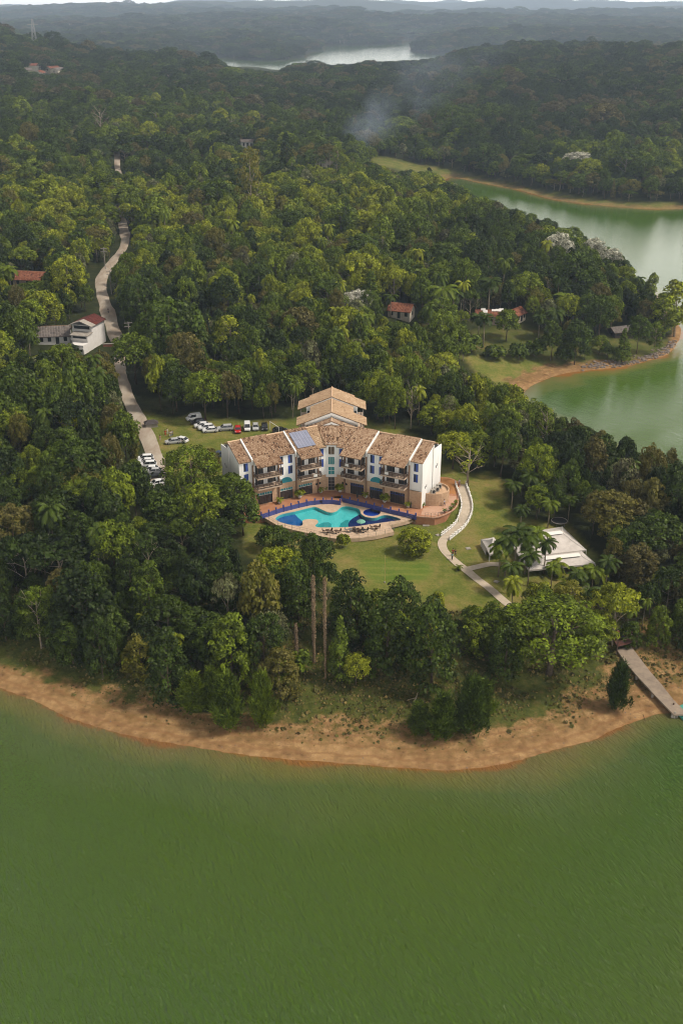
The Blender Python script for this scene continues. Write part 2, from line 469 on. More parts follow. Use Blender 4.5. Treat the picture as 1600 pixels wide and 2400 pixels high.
def ground_material():
    m = bpy.data.materials.new('ground'); m.use_nodes = True
    nt = m.node_tree; N = nt.nodes; L = nt.links; b = N['Principled BSDF']
    b.inputs['Roughness'].default_value = 0.95; b.inputs['Specular IOR Level'].default_value = 0.1
    tc = N.new('ShaderNodeTexCoord')
    def noise(sc, det=5, rough=0.6, vec=None):
        n = _n(N, 'ShaderNodeTexNoise', Scale=sc, Detail=det, Roughness=rough); L.new(vec or tc.outputs['Object'], n.inputs['Vector']); return n.outputs['Fac']
    def ramp(f, st):
        r = N.new('ShaderNodeValToRGB'); e = r.color_ramp.elements
        while len(e) < len(st): e.new(0.5)
        for k, (p, c) in enumerate(st): e[k].position = p; e[k].color = (*c, 1)
        L.new(f, r.inputs[0]); return r.outputs[0]
    def mix(f, a, c):
        x = N.new('ShaderNodeMixRGB'); L.new(f, x.inputs[0])
        for s_, v in ((1, a), (2, c)):
            if isinstance(v, tuple): x.inputs[s_].default_value = (*v, 1)
            else: L.new(v, x.inputs[s_])
        return x.outputs[0]
    def attr(nm):
        a = N.new('ShaderNodeAttribute'); a.attribute_name = nm; return a.outputs['Fac']
    floor = ramp(noise(0.25), [(0.3, (0.014, 0.018, 0.006)), (0.55, (0.03, 0.038, 0.01)), (0.75, (0.05, 0.045, 0.016))])
    farf = ramp(noise(0.018, 8, 0.75), [(0.3, (0.012, 0.017, 0.008)), (0.5, (0.03, 0.04, 0.014)), (0.7, (0.06, 0.055, 0.022))])
    sx = N.new('ShaderNodeSeparateXYZ'); L.new(tc.outputs['Object'], sx.inputs[0])
    rng = N.new('ShaderNodeMapRange'); rng.inputs[1].default_value = 500; rng.inputs[2].default_value = 1500; L.new(sx.outputs['Y'], rng.inputs[0])
    floor = mix(rng.outputs[0], floor, farf)
    g1 = ramp(noise(0.16, 6, 0.7), [(0.3, (0.065, 0.10, 0.011)), (0.46, (0.125, 0.145, 0.024)), (0.58, (0.21, 0.18, 0.05)), (0.72, (0.28, 0.185, 0.075))])
    g2 = ramp(noise(1.7, 5, 0.7), [(0.35, (0.05, 0.075, 0.015)), (0.6, (0.2, 0.2, 0.06))])
    gm = N.new('ShaderNodeMixRGB'); gm.inputs[0].default_value = 0.28; L.new(g1, gm.inputs[1]); L.new(g2, gm.inputs[2])
    wvs = N.new('ShaderNodeMath'); wvs.operation = 'SINE'; wmul = N.new('ShaderNodeMath'); wmul.operation = 'MULTIPLY'; wmul.inputs[1].default_value = 2.6; wyy = N.new('ShaderNodeMath'); wyy.operation = 'MULTIPLY_ADD'; L.new(noise(0.35, 3), wyy.inputs[0]); wyy.inputs[1].default_value = 2.0; L.new(sx.outputs['Y'], wyy.inputs[2]); L.new(wyy.outputs[0], wmul.inputs[0]); L.new(wmul.outputs[0], wvs.inputs[0])
    tcol = ramp(wvs.outputs[0], [(0.2, (0.075, 0.16, 0.015)), (0.8, (0.14, 0.20, 0.03))])
    tmk = N.new('ShaderNodeMath'); tmk.operation = 'MULTIPLY'; tmk.inputs[1].default_value = 0.55; L.new(attr('turf'), tmk.inputs[0])
    lawncol = mix(tmk.outputs[0], gm.outputs[0], tcol)
    col = mix(attr('lawn'), floor, lawncol)
    # sand with tide lines, tufts and wet red edge
    mp = N.new('ShaderNodeMapping'); mp.inputs['Scale'].default_value = (1, 1, 1); L.new(tc.outputs['Object'], mp.inputs[0])
    sd1 = ramp(noise(0.55, 8, 0.72), [(0.34, (0.13, 0.075, 0.032)), (0.5, (0.29, 0.175, 0.075)), (0.66, (0.47, 0.31, 0.15))])
    sh = attr('shore')
    fine = ramp(noise(2.2, 7, 0.85), [(0.46, (0.0, 0.0, 0.0)), (0.60, (0.95, 0.95, 0.95))])
    sd1 = mix(fine, sd1, (0.19, 0.10, 0.048))
    pale = ramp(noise(0.11, 4, 0.6), [(0.5, (0.0, 0.0, 0.0)), (0.75, (0.45, 0.45, 0.45))])
    sd1 = mix(pale, sd1, (0.50, 0.32, 0.15))
    wv = N.new('ShaderNodeMath'); wv.operation = 'MULTIPLY_ADD'; L.new(noise(0.3, 3), wv.inputs[0]); wv.inputs[1].default_value = 2.2; L.new(sh, wv.inputs[2])
    sn = N.new('ShaderNodeMath'); sn.operation = 'SINE'; ml = N.new('ShaderNodeMath'); ml.operation = 'MULTIPLY'; ml.inputs[1].default_value = 2.6; L.new(wv.outputs[0], ml.inputs[0]); L.new(ml.outputs[0], sn.inputs[0])
    tr = ramp(sn.outputs[0], [(0.5, (0, 0, 0)), (0.98, (0.6, 0.6, 0.6))])
    sd1 = mix(tr, sd1, (0.22, 0.115, 0.05))
    wet = N.new('ShaderNodeMapRange'); wet.inputs[1].default_value = 1.5; wet.inputs[2].default_value = 0.5; L.new(wv.outputs[0], wet.inputs[0])
    w2 = N.new('ShaderNodeMath'); w2.operation = 'MULTIPLY'; w2.inputs[1].default_value = 0.85; w2.use_clamp = True; L.new(wet.outputs[0], w2.inputs[0])
    sd1 = mix(w2.outputs[0], sd1, (0.27, 0.115, 0.04))
    tf = ramp(noise(0.7, 8, 0.82), [(0.47, (0, 0, 0)), (0.56, (0.9, 0.9, 0.9))])
    # tufts grow only away from the water
    tr2 = N.new('ShaderNodeMapRange'); tr2.inputs[1].default_value = 2; tr2.inputs[2].default_value = 9; L.new(sh, tr2.inputs[0])
    tm = N.new('ShaderNodeMath'); tm.operation = 'MULTIPLY'; L.new(tf, tm.inputs[0]); L.new(tr2.outputs[0], tm.inputs[1])
    sd1 = mix(tm.outputs[0], sd1, (0.10, 0.088, 0.024))
    sm = N.new('ShaderNodeMath'); sm.operation = 'MULTIPLY_ADD'; sm.use_clamp = True
    L.new(attr('sand'), sm.inputs[0]); sm.inputs[1].default_value = 1.6
    nn = N.new('ShaderNodeMath'); nn.operation = 'MULTIPLY_ADD'; L.new(noise(1.6, 6, 0.75), nn.inputs[0]); nn.inputs[1].default_value = 1.6; nn.inputs[2].default_value = -1.1; L.new(nn.outputs[0], sm.inputs[2])
    cl = N.new('ShaderNodeMath'); cl.operation = 'MULTIPLY'; L.new(sm.outputs[0], cl.inputs[0]); st = N.new('ShaderNodeMath'); st.operation = 'GREATER_THAN'; st.inputs[1].default_value = 0.01; L.new(attr('sand'), st.inputs[0]); L.new(st.outputs[0], cl.inputs[1])
    # strip of low grass between sand and wood
    sg = N.new('ShaderNodeMapRange'); sg.inputs[1].default_value = 46; sg.inputs[2].default_value = 28; L.new(sh, sg.inputs[0])
    yl = N.new('ShaderNodeMath'); yl.operation = 'LESS_THAN'; yl.inputs[1].default_value = 240; L.new(sx.outputs['Y'], yl.inputs[0])
    sgm = N.new('ShaderNodeMath'); sgm.operation = 'MULTIPLY'; L.new(sg.outputs[0], sgm.inputs[0]); L.new(yl.outputs[0], sgm.inputs[1])
    grs = ramp(noise(0.6, 6, 0.7), [(0.35, (0.035, 0.045, 0.01)), (0.55, (0.075, 0.085, 0.018)), (0.7, (0.13, 0.095, 0.035))])
    sgl = N.new('ShaderNodeMath'); sgl.operation = 'MULTIPLY'; iv = N.new('ShaderNodeMath'); iv.operation = 'SUBTRACT'; iv.inputs[0].default_value = 1.0; L.new(attr('lawn'), iv.inputs[1])
    L.new(sgm.outputs[0], sgl.inputs[0]); L.new(iv.outputs[0], sgl.inputs[1])
    col = mix(sgl.outputs[0], col, grs)
    col = mix(cl.outputs[0], col, sd1)
    L.new(col, b.inputs['Base Color'])
    bn = N.new('ShaderNodeBump'); bn.inputs['Strength'].default_value = 0.9; bn.inputs['Distance'].default_value = 0.35
    L.new(noise(1.3, 7, 0.7), bn.inputs['Height'])
    bf = N.new('ShaderNodeBump'); bf.inputs['Distance'].default_value = 14; L.new(noise(0.03, 8, 0.8), bf.inputs['Height']); L.new(bn.outputs[0], bf.inputs['Normal'])
    r3 = N.new('ShaderNodeMapRange'); r3.inputs[1].default_value = 2500; r3.inputs[2].default_value = 5000; L.new(sx.outputs['Y'], r3.inputs[0]); L.new(r3.outputs[0], bf.inputs['Strength'])
    L.new(bf.outputs[0], b.inputs['Normal'])
    return m

def make_water():
    """one sheet at level 0, finer near the front shore so that it can carry the depth of the silt"""
    ang = np.radians(np.linspace(-43, 43, 220))
    d = [1.0, 30, 60, 85]
    while d[-1] < 17000: d.append(d[-1] + (max(0.7, d[-1] * 0.006) if d[-1] < 330 else d[-1] * 0.03))
    d = np.array(d); A, D = np.meshgrid(ang, d)
    x = (np.tan(A) * D).ravel(); y = D.ravel()
    nr, nc = len(d), len(ang)
    idx = np.arange(nr * nc).reshape(nr, nc)
    q = np.stack([idx[:-1, :-1], idx[:-1, 1:], idx[1:, 1:], idx[1:, :-1]], -1).reshape(-1, 4)
    me = bpy.data.meshes.new('lake_water')
    me.from_pydata([], [], [])
    v = np.stack([x, y, np.zeros(len(x))], 1)
    # a plain sheet behind and beside
    extra = np.array([[-16400, -190, 0], [16400, -190, 0], [16400, 17100, 0], [-16400, 17100, 0]], float) + np.array([0, 0, -0.05])
    me.vertices.add(len(v) + 4); me.vertices.foreach_set('co', np.concatenate([v, extra]).ravel())
    q = np.concatenate([q, [[len(v), len(v) + 1, len(v) + 2, len(v) + 3]]])
    me.loops.add(q.size); me.loops.foreach_set('vertex_index', q.ravel())
    me.polygons.add(len(q)); me.polygons.foreach_set('loop_start', np.arange(0, q.size, 4)); me.polygons.foreach_set('loop_total', np.full(len(q), 4))
    me.update()
    s = np.concatenate([-shore(x, y), [99] * 4])
    at = me.attributes.new('depth', 'FLOAT', 'POINT'); at.data.foreach_set('value', s.astype(np.float32))
    m = bpy.data.materials.new('lake_water'); m.use_nodes = True
    nt = m.node_tree; N = nt.nodes; L = nt.links; b = N['Principled BSDF']
    tc = N.new('ShaderNodeTexCoord')
    def math_(op, a, c, clamp=False):
        n = N.new('ShaderNodeMath'); n.operation = op; n.use_clamp = clamp
        for i_, v_ in enumerate((a, c)):
            if isinstance(v_, (int, float)): n.inputs[i_].default_value = v_
            else: L.new(v_, n.inputs[i_])
        return n.outputs[0]
    def noise(sc, det, rough, rot=0, str_=(1, 1, 1), dist=0.0):
        mp = N.new('ShaderNodeMapping'); mp.vector_type = 'TEXTURE'; mp.inputs['Scale'].default_value = str_; mp.inputs['Rotation'].default_value = (0, 0, math.radians(rot))
        L.new(tc.outputs['Object'], mp.inputs[0])
        n = _n(N, 'ShaderNodeTexNoise', Scale=sc, Detail=det, Roughness=rough, Distortion=dist); L.new(mp.outputs[0], n.inputs['Vector']); return n.outputs['Fac']
    at = N.new('ShaderNodeAttribute'); at.attribute_name = 'depth'
    dn = math_('ADD', math_('MULTIPLY', at.outputs['Fac'], math_('ADD', math_('MULTIPLY', noise(0.022, 3, 0.5), 2.4), -0.25)), math_('MULTIPLY', math_('SUBTRACT', noise(0.07, 5, 0.65), 0.5), 9.0))
    r = N.new('ShaderNodeValToRGB'); e = r.color_ramp.elements
    st = [(0.0, (0.24, 0.11, 0.025)), (0.06, (0.15, 0.13, 0.035)), (0.16, (0.125, 0.135, 0.03)), (0.38, (0.066, 0.112, 0.020)), (1.0, (0.048, 0.100, 0.005))]
    while len(e) < len(st): e.new(0.5)
    for k, (p, c) in enumerate(st): e[k].position = p; e[k].color = (*c, 1)
    L.new(math_('DIVIDE', dn, 16.0, True), r.inputs[0])
    r2 = N.new('ShaderNodeValToRGB'); r2.color_ramp.elements[0].position = 0.3; r2.color_ramp.elements[1].position = 0.7
    r2.color_ramp.elements[0].color = (0.9, 0.98, 1.7, 1); r2.color_ramp.elements[1].color = (1.12, 1.03, 0.6, 1)
    L.new(noise(0.012, 5, 0.6), r2.inputs[0])
    mx = N.new('ShaderNodeMixRGB'); mx.blend_type = 'MULTIPLY'; mx.inputs[0].default_value = 1; L.new(r.outputs[0], mx.inputs[1]); L.new(r2.outputs[0], mx.inputs[2])
    L.new(mx.outputs[0], b.inputs['Base Color'])
    b.inputs['Roughness'].default_value = 0.07; b.inputs['Specular IOR Level'].default_value = 0.5; b.inputs['IOR'].default_value = 1.33
    w1 = noise(2.5, 4, 0.62, -62, (3.6, 1.0, 1), 0.6)
    w2 = noise(0.35, 3, 0.5, -50, (3.0, 1.0, 1), 0.4)
    hgt = math_('ADD', math_('MULTIPLY', w1, 0.85), math_('MULTIPLY', w2, 0.9))
    bp = N.new('ShaderNodeBump'); bp.inputs['Strength'].default_value = 1.0; bp.inputs['Distance'].default_value = 1.35; L.new(hgt, bp.inputs['Height'])
    # wind dies down in the sheltered cove and over the far water
    sx = N.new('ShaderNodeSeparateXYZ'); L.new(tc.outputs['Object'], sx.inputs[0])
    mr = N.new('ShaderNodeMapRange'); mr.inputs[1].default_value = 160; mr.inputs[2].default_value = 300; mr.inputs[3].default_value = 1.0; mr.inputs[4].default_value = 0.07; L.new(sx.outputs['Y'], mr.inputs[0])
    L.new(mr.outputs[0], bp.inputs['Strength'])
    L.new(bp.outputs[0], b.inputs['Normal'])
    me.materials.append(m)
    o = bpy.data.objects.new('lake_water', me); link(o); tag(o, kind='structure')

make_terrain()
make_water()
# ------------------------------------------------------------------ foliage
def leaf_material(name, ramp, sat=1.0):
    """colour by kind of tree ('tint' on the tree) and a small random change per leaf"""
    m = bpy.data.materials.new(name); m.use_nodes = True
    nt = m.node_tree; N = nt.nodes; L = nt.links; N.remove(N['Principled BSDF'])
    out = N['Material Output']
    at = N.new('ShaderNodeAttribute'); at.attribute_name = 'tint'; at.attribute_type = 'INSTANCER'
    tn = N.new('ShaderNodeAttribute'); tn.attribute_name = 'tone'
    ad = N.new('ShaderNodeMath'); ad.operation = 'MULTIPLY_ADD'; L.new(tn.outputs['Fac'], ad.inputs[0]); ad.inputs[1].default_value = 0.05
    sb = N.new('ShaderNodeMath'); sb.operation = 'SUBTRACT'; L.new(at.outputs['Fac'], sb.inputs[0]); sb.inputs[1].default_value = 0.025; L.new(sb.outputs[0], ad.inputs[2])
    r = N.new('ShaderNodeValToRGB'); e = r.color_ramp.elements
    while len(e) < len(ramp): e.new(0.5)
    for k, (p, c) in enumerate(ramp): e[k].position = p; e[k].color = (*c, 1)
    L.new(ad.outputs[0], r.inputs[0])
    mr = N.new('ShaderNodeMapRange'); mr.inputs[3].default_value = 0.40; mr.inputs[4].default_value = 1.55; L.new(tn.outputs['Fac'], mr.inputs[0])
    sc = N.new('ShaderNodeVectorMath'); sc.operation = 'SCALE'; L.new(r.outputs[0], sc.inputs[0]); L.new(mr.outputs[0], sc.inputs['Scale'])
    d = N.new('ShaderNodeBsdfDiffuse'); L.new(sc.outputs[0], d.inputs['Color'])
    t = N.new('ShaderNodeBsdfTranslucent')
    s2 = N.new('ShaderNodeVectorMath'); s2.operation = 'MULTIPLY'; L.new(sc.outputs[0], s2.inputs[0]); s2.inputs[1].default_value = (1.2, 1.25, 0.6); L.new(s2.outputs[0], t.inputs['Color'])
    g = N.new('ShaderNodeBsdfGlossy'); g.inputs['Roughness'].default_value = 0.5; g.inputs['Color'].default_value = (0.5, 0.5, 0.45, 1)
    m1 = N.new('ShaderNodeMixShader'); m1.inputs[0].default_value = 0.13; L.new(d.outputs[0], m1.inputs[1]); L.new(t.outputs[0], m1.inputs[2])
    m2 = N.new('ShaderNodeMixShader'); m2.inputs[0].default_value = 0.025; L.new(m1.outputs[0], m2.inputs[1]); L.new(g.outputs[0], m2.inputs[2])
    L.new(m2.outputs[0], out.inputs['Surface'])
    MAT[name] = m
    return m

LEAF = leaf_material('leaves', [(0.0, (0.012, 0.020, 0.005)), (0.2, (0.022, 0.038, 0.006)), (0.4, (0.054, 0.084, 0.008)), (0.55, (0.122, 0.164, 0.010)), (0.66, (0.230, 0.250, 0.014)),
                                (0.76, (0.110, 0.098, 0.018)), (0.84, (0.075, 0.062, 0.030)), (0.9, (0.15, 0.165, 0.07)), (1.0, (0.52, 0.50, 0.44))])
BARK = mat('bark', (0.13, 0.10, 0.07), 0.95, 0.1, noise=(3, (0.05, 0.04, 0.03), 1.0))
PALEBARK = mat('pale_bark', (0.34, 0.29, 0.22), 0.9, 0.1, noise=(2, (0.16, 0.12, 0.08), 1.0))

def cards(centers, normals, size, rng, elong=1.5, droop=0.0):
    """leaf-sized kites, one per centre, facing along the normals"""
    n = len(centers)
    nr = normals / (np.linalg.norm(normals, axis=1, keepdims=True) + 1e-9)
    rv = rng.normal(size=(n, 3)); rv[:, 2] -= droop
    u = rv - nr * (rv * nr).sum(1, keepdims=True); u /= np.linalg.norm(u, axis=1, keepdims=True) + 1e-9
    w = np.cross(nr, u)
    s = size * (0.55 + 0.9 * rng.random((n, 1)))
    a = centers - u * s * 0.5 * elong; b = centers + w * s * 0.5 + nr * s * 0.12; c = centers + u * s * 0.5 * elong; d = centers - w * s * 0.5 + nr * s * 0.12
    return np.stack([a, b, c, d], 1)

def cards_mesh(name, quads, tone, mat_=None):
    n = len(quads)
    me = bpy.data.meshes.new(name)
    me.vertices.add(n * 4); me.vertices.foreach_set('co', quads.reshape(-1).astype(np.float32))
    me.loops.add(n * 4); me.loops.foreach_set('vertex_index', np.arange(n * 4))
    me.polygons.add(n); me.polygons.foreach_set('loop_start', np.arange(0, n * 4, 4)); me.polygons.foreach_set('loop_total', np.full(n, 4))
    me.update()
    at = me.attributes.new('tone', 'FLOAT', 'FACE'); at.data.foreach_set('value', tone.astype(np.float32))
    me.materials.append(mat_ or LEAF)
    return me

def lobed_crown(name, seed, R, H, z0, nl, lr, per, leaf, shape='dome', flat=1.0, elong=1.5, jit=0.55):
    """crown made of leafy clumps set round an uneven hull; R radius, z0..H heights"""
    rng = np.random.default_rng(seed)
    Q, T = [], []
    hc = (H + z0) / 2; hh = (H - z0) / 2
    for i in range(nl):
        v = (i + 0.5) / nl
        ph = i * 2.399963 + rng.normal() * 0.35
        if shape == 'dome':
            cz = 1 - 1.45 * v; rr = math.sqrt(max(0, 1 - cz * cz)); k = 0.72 + rng.random() * 0.34
            c = np.array([math.cos(ph) * rr * R * k, math.sin(ph) * rr * R * k, hc + cz * hh * (0.78 + rng.random() * 0.25)])
        elif shape == 'ball':
            cz = 1 - 2 * v; rr = math.sqrt(max(0, 1 - cz * cz)); k = 0.86 + rng.random() * .12
            c = np.array([math.cos(ph) * rr * R * k, math.sin(ph) * rr * R * k, hc + cz * hh * .9])
        elif shape == 'flat':
            rr = math.sqrt(v) * (0.8 + 0.25 * rng.random()); c = np.array([math.cos(ph) * rr * R, math.sin(ph) * rr * R, H - lr - (rr ** 2) * hh * 0.8 + rng.normal() * 0.35])
        elif shape == 'cone':
            rr = (1 - v) ** 0.8; vz = v
            c = np.array([math.cos(ph) * rr * R * (0.5 + 0.5 * rng.random()), math.sin(ph) * rr * R * (0.5 + 0.5 * rng.random()), z0 + (H - z0) * vz])
        else:   # tall, open and irregular
            rr = math.sin(math.pi * min(1, v * 0.85 + 0.12)) ** 0.7 * (0.35 + 0.65 * rng.random())
            c = np.array([math.cos(ph) * rr * R, math.sin(ph) * rr * R, z0 + (H - z0) * v])
        r = lr * (0.65 + 0.6 * rng.random())
        if shape == 'cone': r *= (1.15 - 0.6 * v)
        m = int(per * (r / lr) ** 2)
        d = rng.normal(size=(m, 3)); d /= np.linalg.norm(d, axis=1, keepdims=True)
        d[:, 2] = np.where(d[:, 2] < -0.35, -d[:, 2], d[:, 2])
        rad = r * (0.80 + 0.28 * rng.random((m, 1)))
        p = c + d * rad * np.array([1, 1, flat])
        nrm = d + rng.normal(size=(m, 3)) * jit + np.array([0, 0, 0.25])
        Q.append(cards(p, nrm, leaf, rng, elong))
        T.append(np.clip(0.5 + 0.26 * rng.normal() + 0.2 * rng.normal(size=m), 0, 1))
    return cards_mesh(name, np.concatenate(Q), np.concatenate(T))

def limbs_mesh(name, seed, H, R, r0, n=5, start=0.35, mat_=None, top=0.9, fork=True):
    rng = random.Random(seed); mb = MB()
    bend = [(rng.uniform(-.3, .3) * H * .1, rng.uniform(-.3, .3) * H * .1) for _ in range(4)]
    P = [Vector((bend[k][0] * k / 3, bend[k][1] * k / 3, H * top * k / 3 - (0.6 if k == 0 else 0))) for k in range(4)]
    mb.tube(P, [r0 * 1.25, r0 * 0.85, r0 * 0.6, r0 * 0.2], 6)
    for i in range(n):
        t = start + (0.9 - start) * i / n; k = min(2, int(t * 3)); b = P[k].lerp(P[k + 1], t * 3 - k)
        a = i * 2.4 + rng.uniform(-.4, .4); L = R * rng.uniform(.6, .95)
        m = b + Vector((math.cos(a) * L * .5, math.sin(a) * L * .5, H * .10)); e = b + Vector((math.cos(a) * L, math.sin(a) * L, H * rng.uniform(.12, .26)))
        mb.tube([b, m, e], [r0 * .42, r0 * .28, r0 * .1], 5)
        if fork:
            a2 = a + rng.choice((-.7, .7)); mb.tube([m, m + Vector((math.cos(a2) * L * .45, math.sin(a2) * L * .45, H * .14))], [r0 * .24, r0 * .08], 4)
    return mb.mesh(name, mat_ or BARK, True)

def palm_crown(name, seed, n=17, L=3.0, z=0.0):
    rng = np.random.default_rng(seed); Q, T = [], []
    for i in range(n):
        a = i * 2.399 + rng.normal() * .15; up = 0.95 - 1.25 * (i / n) + rng.normal() * .1; ll = L * (0.8 + .3 * rng.random())
        pts = []; p = np.array([0, 0, z]); el = up
        for k in range(9):
            pts.append(p.copy()); p = p + np.array([math.cos(a) * math.cos(el), math.sin(a) * math.cos(el), math.sin(el)]) * ll / 8; el -= 0.21
        for k in range(1, 9):
            d = pts[k] - pts[k - 1]; d /= np.linalg.norm(d); side = np.array([-math.sin(a), math.cos(a), 0])
            w = ll * 0.24 * math.sin(math.pi * (0.12 + 0.82 * k / 9)) + .05
            for sgn in (-1, 1):
                for j in (0, 0.33, 0.66):
                    b = pts[k - 1] + (pts[k] - pts[k - 1]) * j
                    tip = b + side * sgn * w + d * w * .75 - np.array([0, 0, w * .45])
                    Q.append([b, b + d * ll * .065, tip, b * .4 + tip * .6 - d * ll * .012]); T.append(.5 + .3 * rng.normal() * .5)
    return cards_mesh(name, np.array(Q), np.clip(np.array(T), 0, 1))

def palm_trunk(name, H, r=0.16, seed=0):
    rng = random.Random(seed); mb = MB(); bx, by = rng.uniform(-.5, .5), rng.uniform(-.5, .5)
    mb.tube([(0, 0, -.5), (bx * .3, by * .3, H * .5), (0, 0, H)], [r * 1.3, r, r * .8], 7)
    mb.tube([(0, 0, H - .1), (0, 0, H + .8)], [r * 1.0, r * .55], 7, tone=.9)
    return mb.mesh(name, PALEBARK, True)

def oak_crown(name, seed, H, R, n=2300):
    """feathery upright shrub: sprays of thin needles that lean up and out"""
    rng = np.random.default_rng(seed); Q, T = [], []
    k = 70
    for i in range(k):
        t = (i + .5) / k; ph = i * 2.4 + rng.normal() * .3; lob = .72 + .38 * math.sin(3 * ph + 9 * t + seed) * rng.random() + .2 * rng.normal()
        rr = R * (1 - t) ** .7 * min(1, .5 + 1.9 * t) * (.35 + .65 * rng.random()) * max(.3, lob) * 1.15
        c = np.array([math.cos(ph) * rr, math.sin(ph) * rr, H * (.05 + .87 * t)])
        ax = np.array([math.cos(ph) * .45, math.sin(ph) * .45, 1.0]); ax /= np.linalg.norm(ax)
        m = n // k; p = c + rng.normal(size=(m, 3)) * np.array([.28, .28, .5]) * R / 2.6 + ax * rng.random((m, 1)) * H * .09
        dr = ax + rng.normal(size=(m, 3)) * .38; dr /= np.linalg.norm(dr, axis=1, keepdims=True)
        sd_ = np.cross(dr, rng.normal(size=(m, 3))); sd_ /= np.linalg.norm(sd_, axis=1, keepdims=True)
        l = .85 * (.6 + .8 * rng.random((m, 1))); w = .075
        Q.append(np.stack([p, p + dr * l * .5 + sd_ * w, p + dr * l, p + dr * l * .5 - sd_ * w], 1)); T.append(np.clip(.5 + .2 * rng.normal() + .2 * rng.normal(size=m), 0, 1))
    return cards_mesh(name, np.concatenate(Q), np.concatenate(T))

# kinds of tree, each 12 m high at scale 1 unless said otherwise: (crown mesh, trunk mesh)
KINDS = {
    'dome1': (lobed_crown('crown', 1, 4.1, 12, 2.6, 58, 1.15, 78, .38), limbs_mesh('trunk', 1, 11, 3.6, .24)),
    'dome2': (lobed_crown('crown', 2, 4.6, 11.5, 3.0, 80, 1.0, 66, .34), limbs_mesh('trunk', 2, 10.5, 4.0, .24)),
    'dome3': (lobed_crown('crown', 3, 3.6, 12.3, 2.0, 46, 1.25, 84, .46), limbs_mesh('trunk', 3, 11, 3.2, .22)),
    'fine': (lobed_crown('crown', 4, 4.0, 12, 2.4, 100, .82, 54, .28), limbs_mesh('trunk', 4, 11, 3.6, .2)),
    'huge': (lobed_crown('crown', 24, 4.6, 11.5, 2.6, 190, .74, 44, .22), limbs_mesh('trunk', 24, 10.5, 4.2, .3, 9)),
    'ball': (lobed_crown('crown', 25, 3.5, 6.2, .2, 120, .75, 64, .24, 'ball'), limbs_mesh('trunk', 25, 4.5, 2.4, .16)),
    'flat': (lobed_crown('crown', 5, 5.2, 12, 6.5, 60, 1.0, 66, .34, 'flat', .62), limbs_mesh('trunk', 5, 11, 4.6, .2, 8, .3, PALEBARK)),
    'tall': (lobed_crown('crown', 6, 2.9, 14, 3.0, 44, 1.0, 70, .38, 'open'), limbs_mesh('trunk', 6, 14, 2.5, .2, 7, .25, PALEBARK)),
    'open': (lobed_crown('crown', 7, 3.8, 13, 3.0, 40, .9, 50, .28, 'open', .8), limbs_mesh('trunk', 7, 13, 3.3, .17, 9, .2, PALEBARK)),
    'drape': (lobed_crown('crown', 26, 3.6, 13, -4.2, 96, .9, 60, .31), limbs_mesh('trunk', 26, 12, 2.8, .22)),
    'cone': (lobed_crown('crown', 8, 2.9, 13, 1.0, 66, .95, 62, .32, 'cone'), limbs_mesh('trunk', 8, 12, 1.5, .22, 4, .3, None, .95, False)),
    'palm': (palm_crown('crown', 9, 22, 3.7, 9.8), palm_trunk('trunk', 9.2, .17, 1)),
    'palm2': (palm_crown('crown', 10, 19, 3.4, 8.2), palm_trunk('trunk', 7.6, .15, 2)),
    'oak': (oak_crown('crown', 11, 9.0, 2.5, 5200), limbs_mesh('trunk', 11, 8.4, 1.2, .14, 3, .2, None, .95, False)),
    'bush': (lobed_crown('crown', 12, 1.9, 2.9, 0.2, 16, .95, 60, .42), limbs_mesh('trunk', 12, 2.4, 1.2, .08, 3, .2)),
    'bare': (lobed_crown('crown', 13, 3.4, 12, 5, 9, .8, 26, .4, 'open'), limbs_mesh('trunk', 13, 12.5, 4.0, .26, 12, .25, PALEBARK)),
    'banana': (palm_crown('crown', 14, 11, 2.3, 1.6), palm_trunk('trunk', 1.2, .14, 4)),
}
KHEIGHT = {'drape': 13, 'huge': 11.5, 'ball': 6.2, 'dome1': 12, 'dome2': 11.5, 'dome3': 12.3, 'fine': 12, 'flat': 12, 'tall': 14, 'open': 13, 'cone': 13, 'palm': 11, 'palm2': 9.3, 'oak': 9, 'bush': 2.9, 'bare': 12.5, 'banana': 3}
KRAD = {'drape': 4.4, 'huge': 5.2, 'ball': 4.0, 'dome1': 5, 'dome2': 5.4, 'dome3': 4.7, 'fine': 4.8, 'flat': 6, 'tall': 3.8, 'open': 4.5, 'cone': 3.4, 'palm': 3.6, 'palm2': 3.3, 'oak': 2.6, 'bush': 2.5, 'bare': 4, 'banana': 2.0}
KNAME = {'drape': 'broadleaf_tree', 'huge': 'broadleaf_tree', 'ball': 'broadleaf_tree', 'dome1': 'broadleaf_tree', 'dome2': 'broadleaf_tree', 'dome3': 'broadleaf_tree', 'fine': 'broadleaf_tree', 'flat': 'spreading_tree', 'tall': 'slender_tree', 'open': 'open_tree',
         'cone': 'conical_tree', 'palm': 'palm_tree', 'palm2': 'palm_tree', 'oak': 'shrub_tree', 'bush': 'bush', 'bare': 'bare_tree', 'banana': 'banana_plant'}
KCAT = {'palm': 'palm', 'palm2': 'palm', 'oak': 'shrub', 'bush': 'bush', 'banana': 'plant'}

def plant(kind, x, y, z, h, wide, tint, rz, label, group=None, lean=(0, 0)):
    """one tree that can be told apart: an Empty at its foot with its trunk and crown"""
    s = h / KHEIGHT[kind]
    e = empty(KNAME[kind], (x, y, z), rz, label, KCAT.get(kind, 'tree'), group)
    e.rotation_euler = (lean[0], lean[1], rz)
    e.scale = (s * wide, s * wide, s)
    cr = link(bpy.data.objects.new('crown', KINDS[kind][0]), e); cr['tint'] = tint
    link(bpy.data.objects.new('trunk', KINDS[kind][1]), e)
    return e

